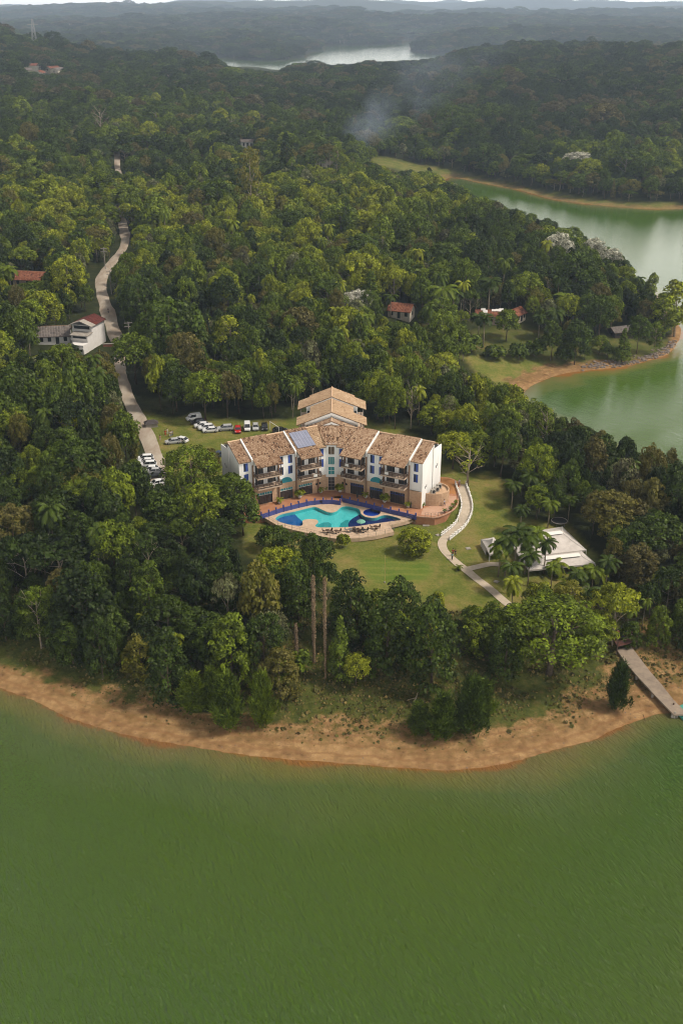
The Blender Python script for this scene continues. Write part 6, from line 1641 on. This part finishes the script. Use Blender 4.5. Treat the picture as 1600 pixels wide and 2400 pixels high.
tent('marquee', [(1185, 1253), (1317, 1234.6), (1373, 1288.6), (1218, 1306)], 9.2, 1.9, 'large white marquee with a hipped canvas roof beside the palms', (.35, .78))
tent('marquee', [(1222, 1307), (1361, 1290.5), (1395, 1320.5), (1238, 1336)], 9.0, .9, 'lower front marquee with a sloping white canvas roof', (.3, .85))
e, c, o0 = tent('marquee', [(1127, 1264), (1156, 1259), (1186, 1292), (1147, 1299)], 9.2, 1.6, 'small pointed white tent at the left end of the marquee', (.5, .5), vent=False)
for a, b in ((3, 0), (0, 1)):
    mb = MB(); p, q = c[a].copy(), c[b].copy(); g0, g1 = p.copy(), q.copy(); g0.z = 0; g1.z = .1
    if a == 3: p, g0 = p.lerp(q, .4), g0.lerp(g1, .4)
    mb.hexa([g0, g1, g1 + Vector((.02, .02, 0)), g0 + Vector((.02, .02, 0)), p, q, q + Vector((.02, .02, 0)), p + Vector((.02, .02, 0))]); mb.build('side_panel', TENT, e)
fl = MB(); fl.prism([unproj(*p, 6.6) for p in [(1150, 1318), (1185, 1272), (1330, 1262), (1390, 1345), (1230, 1372)]], 5.6, 6.55); o = fl.build('marquee_floor', CONC); tag(o, kind='structure')

# ------------------------------------------------------------------ jetty
jl = [(1443.5, 1521.6, 3.0), (1464.5, 1552, 2.6), (1491, 1583, 2.1), (1529.6, 1625, 1.5), (1577.4, 1674.6, 1.0)]
jr = [(1478, 1515, 3.0), (1520, 1571, 2.6), (1548.7, 1603.8, 2.1), (1577, 1640, 1.5), (1612, 1675, 1.0)]
JL = [Vector((*unproj(a, b, z), z)) for a, b, z in jl]; JR = [Vector((*unproj(a, b, z), z)) for a, b, z in jr]
je = empty('jetty', JL[0], 0, 'long grey concrete jetty running over the beach into the water at the right', 'jetty')
for i in range(4):
    mb = MB(); a, b, c_, d = [p - JL[0] for p in (JL[i], JL[i + 1], JR[i + 1], JR[i])]; dn = Vector((0, 0, -.28)); g = (b - a) * .004
    mb.hexa([a + dn + g, b + dn - g, c_ + dn - g, d + dn + g, a + g, b - g, c_ - g, d + g]); mb.build('slab', JETTYC, je)
    for p in (b, c_):
        mb = MB(); q = p + (a - b).normalized() * .6 + ((c_ - b) * .08 if p == b else (b - c_) * .08); mb.box(q.x - .18, q.x + .18, q.y - .18, q.y + .18, -6.5, q.z - .27); mb.build('pile', CONC, je)
pf = [Vector((*unproj(*p, .45), .45)) for p in [(1576, 1660), (1600, 1650), (1665, 1705), (1640, 1722)]]
pe = empty('pontoon', pf[0], 0, 'sea-green floating platform at the end of the jetty', 'pontoon'); mb = MB(); mb.prism([(p.x - pf[0].x, p.y - pf[0].y) for p in pf], -.75, 0.0); mb.build('platform', mat('pontoon_green', (.05, .26, .21), .6, .3, noise=(.8, (.08, .33, .26), .8)), pe)
for k in (0, 3):
    mb = MB(); q = pf[k] - pf[0]; mb.tube([(q.x, q.y, -1.5), (q.x, q.y, 1.1)], .12, 6); mb.build('mooring_post', WOOD, pe)
x, y = unproj(1579, 1683, 0); o = MB(); o.tube([(0, 0, -2), (0, 0, 1.3)], .16, 7); o.tube([(.5, .2, -2), (.5, .2, 1.0)], .14, 7); o = o.build('mooring_post', CONC, loc=(x, y, 0)); tag(o, 'pair of short grey stakes in the water at the jetty corner', 'stake')
x, y = unproj(1517, 1692, 0); o = MB(); o.tube([(0, 0, -1), (-.9, .5, 1.3)], .05, 5); o = o.build('stick', WOOD, loc=(x, y, 0)); tag(o, 'thin leaning stick in the shallow water left of the jetty', 'stick')
lk = [Vector((*unproj(*p, 4.4), 4.4)) for p in [(1430, 1490), (1478, 1478), (1492, 1502), (1446, 1514)]]
le = empty('lookout_deck', lk[0], 0, 'reddish raised wooden deck with people at the land end of the jetty', 'deck'); mb = MB(); mb.prism([(p.x - lk[0].x, p.y - lk[0].y) for p in lk], -.2, 0.0, bottom=True); mb.build('floor', mat('red_floor', (.10, .045, .035), .8, .2), le)
for i in range(4):
    a, b = lk[i] - lk[0], lk[(i + 1) % 4] - lk[0]
    mb = MB(); mb.tube([a + Vector((0, 0, 1)), b + Vector((0, 0, 1))], .05, 5); mb.build('rail', WOOD, le); mb = MB(); mb.box(a.x - .08, a.x + .08, a.y - .08, a.y + .08, -3, 1.05); mb.build('post', WOOD, le)
cen = sum(lk, Vector()) / 4
for k, (dx, dy, t, b_, lab) in enumerate([(-1.2, .4, (.35, .05, .04), (.03, .03, .05), 'person in dark red at the left of the jetty deck'), (-.3, -.1, (.5, .25, .15), (.05, .08, .2), 'person in orange in the middle of the jetty deck'), (.5, .5, (.03, .04, .12), (.02, .02, .03), 'person in dark blue on the jetty deck'), (1.3, 0, (.03, .03, .03), (.4, .4, .4), 'person in black at the right of the jetty deck')]):
    person(cen.x + dx, cen.y + dy, 4.4, k * 1.7, t, b_, lab, 1)

# ------------------------------------------------------------------ houses
def gable_house(px, py, rz, Lx, Ly, h, rise, wallm, tilem, label, name='house', wins=3, eave=.5, lift=0, ridge_x=True, cat='house', doors=1):
    x, y, z = ground(px, py); e = empty(name, (x, y, z + lift), rz, label, cat)
    mb = MB(); mb.box(-Lx / 2, Lx / 2, -Ly / 2, Ly / 2, -2 - lift, h)
    for s_ in (-1, 1): mb.add([(s_ * Lx / 2, -Ly / 2, h), (s_ * Lx / 2, Ly / 2, h), (s_ * Lx / 2, 0, h + rise)], [(0, 1, 2)])
    mb.build('wall', wallm, e)
    sl = rise / (Ly / 2)
    for s_ in (1, -1):
        fn = lambda a, b, hh, s_=s_: (a, s_ * (-Ly / 2 - eave + b), h - sl * eave + sl * b + hh)
        tiles('roof_tiles', tilem, [(-Lx / 2 - eave, 0), (Lx / 2 + eave, 0), (Lx / 2 + eave, Ly / 2 + eave), (-Lx / 2 - eave, Ly / 2 + eave)], fn, e, pitch=.5, row=.6, seed=int(px) + s_, dark=.06)
    for k in range(wins):
        a = -Lx / 2 + Lx * (k + .5) / wins; w = MB(); w.box(a - .55, a + .55, -Ly / 2 - .06, -Ly / 2 - .01, .2 if (doors and k == wins // 2) else h * .35, h * .8); w.build('door' if doors and k == wins // 2 else 'window', GLASS, e)
    for s_ in (-1, 1):
        w = MB(); a, b = sorted((s_ * (Lx / 2 + .01), s_ * (Lx / 2 + .06))); w.box(a, b, -.6, .6, h * .35, h * .8); w.build('window', GLASS, e)
    return e
CREAM = mat('cream_wall', (.55, .50, .42), .9, .1, noise=(1.2, (.4, .35, .28), .8)); WHITEW = mat('white_wall', (.74, .72, .70), .9, .1, noise=(.6, (.6, .57, .54), .6)); RUIN = mat('worn_wall', (.42, .38, .33), .9, .1, noise=(1, (.3, .16, .1), 1))
gable_house(940, 742, -.35, 8, 6.5, 3.0, 2.0, CREAM, REDTILE, 'small cream house with an orange-red tiled roof among the trees')
gable_house(1208, 752, .9, 6, 4.5, 3, 1.5, CREAM, REDTILE, 'small cream gable end with rusty roof right of the ruined house')
e = gable_house(1150, 752, -.15, 11, 6, 2.6, 1.4, RUIN, REDTILE, 'half-ruined house with a patchy white and rust roof', 'ruined_house')
for k in range(7):
    r_ = random.Random(k); a, b = r_.uniform(-5, 3), r_.uniform(-2.9, -.3); mb = MB(); zz = 2.6 + 1.4 / 3 * (b + 3) + .25; mb.hexa([(a, b, zz), (a + 1.7, b, zz), (a + 1.6, b + 1.0, zz + .47), (a, b + 1.0, zz + .47), (a, b, zz + .05), (a + 1.7, b, zz + .05), (a + 1.6, b + 1.0, zz + .52), (a, b + 1.0, zz + .52)]); mb.build('roof_sheet', WHITEW, e)
gable_house(1452, 786, .35, 8, 5, 2.2, 1.2, mat('dark_boards', (.05, .04, .035), .9, .1), GREYTILE, 'dark open shed with a grey roof by the stony lake bank', 'shed', cat='shed')
gable_house(130, 800, .15, 10, 8, 3.0, 2.2, WHITEW, GREYTILE, 'low house with a wide dark grey roof left of the tall white house', wins=4)
MAROON = mat('maroon_roof', (.1, .04, .03), .85, .15, tone=[(0, (.07, .02, .018)), (1, (.2, .06, .045))])
# the tall white house stepping down the slope
x, y, z = ground(200, 812)
e = empty('tall_house', (x, y, z), -.28, 'tall white stepped house with a dark red roof beside the dirt road', 'house'); e.scale = (.86, .86, .86)
def hbx(nm, m_, *a): mb = MB(); mb.box(*a); return mb.build(nm, m_, e)
hbx('wall', WHITEW, -4, 4, -1, 9, -2, 8.5); hbx('wall', WHITEW, -2.5, 4.2, -5, -1.01, -2, 5.6); hbx('wall', WHITEW, -1.2, 4.4, -9, -5.01, -2, 3.2)
for a in ((-4.0, 4.2, -1.3, -1.05, 6.2, 7.0), (-2.6, 4.3, -5.3, -5.05, 3.9, 4.6), (-1.3, 4.5, -9.3, -9.05, 1.6, 2.2)): hbx('balcony_wall', WHITEW, *a)
for a in ((-3.2, 3.2, -1.045, -1.015, 6.9, 8.2), (-1.8, 3.6, -5.045, -5.015, 4.4, 5.3), (-.8, 3.8, -9.045, -9.015, .8, 1.6)): hbx('window', GLASS, *a)
for s_ in (1, -1):
    fn = lambda a, b, h, s_=s_: (s_ * (-4.7 + b), a, 8.4 + .38 * b + h)
    tiles('roof_tiles', MAROON, [(1.0, 0), (9.6, 0), (9.6, 4.7), (1.0, 4.7)], fn, e, pitch=.5, row=.6, seed=5, bias=-.25, dark=.0)
    mb = MB(); mb.hexa([(s_ * 4.8, -2.4, 8.35), (0, -2.4, 10.1), (0, .95, 10.1), (s_ * 4.8, .95, 8.35), (s_ * 4.8, -2.4, 8.55), (0, -2.4, 10.3), (0, .95, 10.3), (s_ * 4.8, .95, 8.55)]); mb.build('roof_slab', CONC, e)
mb = MB(); mb.hexa([(-2.8, -5.6, 5.65), (4.6, -5.6, 5.65), (4.6, -1.1, 6.1), (-2.8, -1.1, 6.1), (-2.8, -5.6, 5.8), (4.6, -5.6, 5.8), (4.6, -1.1, 6.25), (-2.8, -1.1, 6.25)]); mb.build('roof_slab', CONC, e)
gable_house(78, 668, -.2, 12, 8, 3, 2.4, RUIN, REDTILE, 'red-roofed house half hidden in the trees at the far left', wins=3)
gable_house(580, 346, .1, 13, 7, 4.5, 1.0, WHITEW, GREYTILE, 'small white building in the far wood', wins=5)
for k, (px, py, w_, tl) in enumerate([(78, 166, 16, 0), (60, 178, 14, 1), (45, 186, 14, 1), (125, 172, 14, 0), (138, 176, 16, 1), (95, 184, 12, 0), (36, 194, 12, 1)]):
    gable_house(px, py, .3 * k, w_, 10, 4.5, 2, CREAM, REDTILE if tl == 0 else GREYTILE, ['pink-roofed house at the top of the far village', 'grey-roofed house below the pink roof of the far village', 'pale house in the middle of the far village', 'orange-roofed house right of the far village', 'grey-roofed house at the right end of the far village', 'small red-roofed house in the far village', 'lowest pale house of the far village'][k], wins=0, doors=0, lift=1.5)
for k, (px, py) in enumerate([(752, 388), (775, 386), (790, 388)]):
    gable_house(px, py, .4 * k, 8, 6, 3, 1.5, WHITEW if k == 2 else CREAM, REDTILE, ['orange-roofed shed left of the smoke', 'small shed below the smoke', 'white-walled hut below the smoke'][k], 'hut', wins=0, doors=0, lift=2, cat='hut')
# gate bar across the far road and the power poles
x, y, z = ground(283, 812); e = empty('road_parapet', (x, y, z), .16, 'rust-red parapet where the far dirt road drops out of sight', 'parapet')
mb = MB(); mb.box(-5.5, 5.5, -.2, .2, -1, 1.0); mb.build('wall', mat('rust_red', (.26, .09, .05), .8, .2), e); mb = MB(); mb.box(-5.6, 5.6, -.3, .3, 1.0, 1.15); mb.build('coping', CONC, e)
prev = None
for k, (px, py, h) in enumerate([(306, 818, 9.0), (298, 760, 9.0), (262, 690, 9), (248, 632, 9)]):
    x, y, z = ground(px, py); e = empty('power_pole', (x, y, z), .2, ['power pole with two crossarms beside the rust-red parapet', 'power pole on the bank of the far road bend', 'power pole right of the far dirt road', 'power pole at the top bend of the far road'][k], 'power pole', 'poles along the dirt road')
    mb = MB(); mb.tube([(0, 0, -.5), (0, 0, h)], [.2, .13], 6); mb.build('shaft', CONC, e)
    for zz in (h - .4, h - 1.6):
        mb = MB(); mb.box(-1.3, 1.3, -.08, .08, zz - .08, zz + .08); mb.build('crossarm', CONC, e)
    if prev:
        for dx in (-1.1, 1.1):
            a = Vector((prev[0] + dx, prev[1], prev[2] + h - .4)); b = Vector((x + dx, y, z + h - .4)); mid = (a + b) / 2 - Vector((0, 0, 1.2)); mb = MB(); mb.tube([a, (a * .56 + b * .06 + mid * .38), mid, (b * .56 + a * .06 + mid * .38), b], .03, 4); o = mb.build('power_cable', DARK); tag(o, 'thin cable %s, between the %s poles by the dirt road' % ('nearer the road' if dx < 0 else 'nearer the wood', ['', 'first two', 'middle two', 'last two'][k]), 'cable')
    prev = (x, y, z)
# lattice mast on the far left hill
x, y, z = ground(84, 118); e = empty('lattice_mast', (x, y, z), 0, 'grey lattice power mast on the far left hill', 'mast')
for sx in (-1, 1):
    for sy in (-1, 1): mb = MB(); mb.tube([(sx * 3.5, sy * 3.5, 0), (sx * .6, sy * .6, 38)], .35, 4); mb.build('leg', STEEL, e)
for k in range(7):
    f = 1 - k / 8; w = .6 + 2.9 * f; mb = MB(); mb.tube([(-w, -w, k * 5), (w, -w, k * 5 + 4.5)], .2, 4); mb.tube([(w, -w, k * 5), (-w, -w, k * 5 + 4.5)], .2, 4); mb.build('brace', STEEL, e)
mb = MB(); mb.box(-7, 7, -.4, .4, 31, 31.8); mb.build('crossarm', STEEL, e)

# the two tall bare trunks above the beach
IVYB = mat('flaky_bark', (.11, .075, .045), .95, .05, noise=(5, (.30, .22, .14), 1.0), bump=(9, 1.0))
for k, (px, py, h, lab) in enumerate([(736, 1555, 18.5, 'thick shaggy dead trunk, left of the pair above the beach'), (762, 1592, 21.0, 'tall thin dead trunk, right of the pair above the beach'), (695, 1560, 9.0, 'short pale dead stump left of the pair of bare trunks')]):
    x, y, z = ground(px, py); MANUAL.append((x, y, 2)); e = empty('dead_tree', (x, y, z - .2), 0, lab, 'tree')
    r0 = [.23, .165, .16][k]; mb = MB(); r_ = random.Random(k); pts = [(r_.uniform(-.1, .1), r_.uniform(-.1, .1), h * i / 26) for i in range(27)]; rad = [r0 * (1.15 - .35 * i / 26 - (.6 if i == 26 else 0)) * r_.uniform(.85, 1.25) for i in range(27)]
    mb.tube(pts, rad, 9); mb.build('trunk', IVYB, e, smooth=True)
    rng = np.random.default_rng(k); n = 900; zz = rng.uniform(.28 * h, h * .98, n); a = rng.uniform(0, 6.28, n); rr = r0 * 1.05
    c = np.stack([np.cos(a) * rr, np.sin(a) * rr, zz], 1); nr = np.stack([np.cos(a), np.sin(a), .4 * np.ones(n)], 1) + rng.normal(0, .5, (n, 3))
    o = link(bpy.data.objects.new('bark_flakes', cards_mesh('bark_flakes', cards(c, nr, .24, rng, 2.4, 2.5), rng.random(n), IVYB)), e)

# ------------------------------------------------------------------ weeds, tufts and stones on the bank
def tufts():
    rng = np.random.default_rng(12); n = 150000
    x = rng.uniform(-95, 110, n); y = rng.uniform(125, 215, n); s = shore(x, y); z = terrain(x, y); px, py = proj(x, y, z)
    d = fbm(x / 5, y / 5, 91, 3)
    p = np.clip((s - 2.5) / 13, 0, 1) ** 1.5 * np.clip((d - .28) * 5, 0, 1)
    ok = (s > 1.5) & (rng.random(n) < p * .8) & (s < 45) & ~in_poly(px, py, LAWN) & (py > 1380)
    x, y, z, s = x[ok], y[ok], z[ok], s[ok]; n = len(x)
    sz = np.clip(rng.lognormal(-1.65, .5, n), .08, .6)
    Q, T = [], []
    for k in range(5):
        a = rng.uniform(0, 6.28, n); nr = np.stack([np.cos(a) * .9, np.sin(a) * .9, .8 * np.ones(n)], 1)
        c = np.stack([x + np.cos(a) * sz * .45, y + np.sin(a) * sz * .45, z + sz * .38], 1)
        Q.append(cards(c, nr, sz[:, None] * 1.0, rng, 1.3)); T.append(rng.random(n))
    me = cards_mesh('weeds', np.concatenate(Q), np.concatenate(T), leafm)
    o = link(bpy.data.objects.new('weeds', me)); tag(o, 'low dry weeds and grass tufts scattered over the sandy bank', 'weeds', kind='stuff')
leafm = mat('weed', (.08, .08, .02), .9, .1, tone=[(0, (.045, .042, .014)), (.6, (.10, .095, .028)), (1, (.22, .16, .06))])
tufts()
def stones():
    rng = np.random.default_rng(13); mb = MB()
    pts = []
    line = [ground(*p)[:2] for p in [(1370, 862), (1430, 856), (1480, 850), (1525, 838), (1560, 826), (1582, 803)]]
    for i in range(260):
        k = rng.integers(0, len(line) - 1); t = rng.random(); a, b = line[k], line[k + 1]; pts.append((a[0] + (b[0] - a[0]) * t + rng.normal(0, 1.2), a[1] + (b[1] - a[1]) * t + rng.normal(0, 1.6), rng.uniform(.25, .8)))
    for i in range(420):
        x = rng.uniform(-80, 90); y = rng.uniform(135, 190); pts.append((x, y, rng.uniform(.05, .16)))
    P = np.array(pts); S = shore(P[:, 0], P[:, 1]); Z = terrain(P[:, 0], P[:, 1])
    for (x, y, r), s, z in zip(pts, S, Z):
        if s < .2 or s > 14: continue
        v = []
        for zz, rr in ((-.3, .8), (.25, 1.0), (.65, .5)):
            for k in range(5): a = k * 1.2566 + rng.uniform(-.3, .3); q = r * rr * rng.uniform(.75, 1.2); v.append((x + math.cos(a) * q, y + math.sin(a) * q, z + zz * r))
        mb.add(v, [(i * 5 + k, i * 5 + (k + 1) % 5, i * 5 + 5 + (k + 1) % 5, i * 5 + 5 + k) for i in range(2) for k in range(5)] + [(10, 11, 12, 13, 14)])
    o = mb.build('stones', mat('stone', (.17, .14, .12), .9, .15)); tag(o, 'grey stones along the lake banks', 'stones', kind='stuff')
stones()
# driftwood branch on the right beach
x, y, z = ground(968, 1650); mb = MB(); mb.tube([(0, 0, 0), (.5, .3, .9), (.7, .5, 1.7), (1.2, .7, 2.4)], [.14, .11, .08, .04], 6); mb.tube([(.5, .3, .9), (-.6, .1, .7), (-1.2, .2, .4)], [.08, .05, .03], 5)
o = mb.build('driftwood', PALEBARK, loc=(x, y, z)); tag(o, 'pale dead forked branch sticking up at the left of the right beach cluster', 'branch')
# ------------------------------------------------------------------ the hazy air
def make_haze():
    mb = MB(); mb.box(-16500, 16500, -200, 17200, -6.5, 330)
    m = bpy.data.materials.new('haze'); m.use_nodes = True
    N = m.node_tree.nodes; L = m.node_tree.links; N.remove(N['Principled BSDF'])
    v = N.new('ShaderNodeVolumePrincipled'); v.inputs['Color'].default_value = (0.62, 0.78, 1.0, 1); v.inputs['Density'].default_value = 1.1e-4; v.inputs['Anisotropy'].default_value = 0.2
    L.new(v.outputs[0], N['Material Output'].inputs['Volume'])
    o = mb.build('haze', m); tag(o, 'pale haze in the air over the lake and hills', kind='stuff')
make_haze()

def make_smoke():
    """thin wood smoke drifting from the huts on the far slope: one volume whose density thins out with height"""
    x0, y0, z0 = ground(800, 384)
    x1, y1, z1 = x0 + 95, y0 + 150, z0 + 75
    mb = MB(); mb.box(-60, 230, -70, 300, 0, 85); m = bpy.data.materials.new('smoke'); m.use_nodes = True
    N = m.node_tree.nodes; L = m.node_tree.links; N.remove(N['Principled BSDF'])
    tc = N.new('ShaderNodeTexCoord'); sx = N.new('ShaderNodeSeparateXYZ'); L.new(tc.outputs['Object'], sx.inputs[0])
    def M(op, a, b=None, c=None, clamp=False):
        n = N.new('ShaderNodeMath'); n.operation = op; n.use_clamp = clamp
        for i, v in enumerate((a, b, c)):
            if v is None: continue
            if isinstance(v, (int, float)): n.inputs[i].default_value = v
            else: L.new(v, n.inputs[i])
        return n.outputs[0]
    X, Y, Z = sx.outputs
    nz = N.new('ShaderNodeTexNoise'); nz.inputs['Scale'].default_value = .03; nz.inputs['Detail'].default_value = 6; nz.inputs['Roughness'].default_value = .68; nz.inputs['Distortion'].default_value = .8; L.new(tc.outputs['Object'], nz.inputs['Vector'])
    h = M('DIVIDE', Z, 80.0)
    wob = M('MULTIPLY', M('SUBTRACT', nz.outputs['Fac'], .5), 70.0)
    # the plume leans right and away as it rises, and widens
    dx = M('SUBTRACT', M('ADD', X, wob), M('MULTIPLY', h, 105.0)); dy = M('SUBTRACT', Y, M('MULTIPLY', h, 120.0))
    w = M('MULTIPLY_ADD', h, 52.0, 9.0)
    r = M('SQRT', M('ADD', M('POWER', M('DIVIDE', dx, w), 2.0), M('POWER', M('DIVIDE', dy, M('MULTIPLY', w, 1.6)), 2.0)))
    core = M('SUBTRACT', 1.0, r, clamp=True)
    nn = M('MULTIPLY', M('SUBTRACT', nz.outputs['Fac'], .44, clamp=True), 7.0)
    thin = M('SUBTRACT', 1.0, h, clamp=True)
    d = M('MULTIPLY', M('MULTIPLY', core, nn), M('MULTIPLY', M('POWER', thin, 1.2), .017))
    v = N.new('ShaderNodeVolumePrincipled'); v.inputs['Color'].default_value = (.62, .76, 1, 1); L.new(d, v.inputs['Density'])
    L.new(v.outputs[0], N['Material Output'].inputs['Volume'])
    m.cycles.volume_step_rate = 2.0 if hasattr(m.cycles, 'volume_step_rate') else 1
    o = mb.build('smoke', m, loc=(x0, y0, z0 - 1)); tag(o, 'thin bluish smoke drifting up from the huts on the far slope', 'smoke', kind='stuff')
make_smoke()
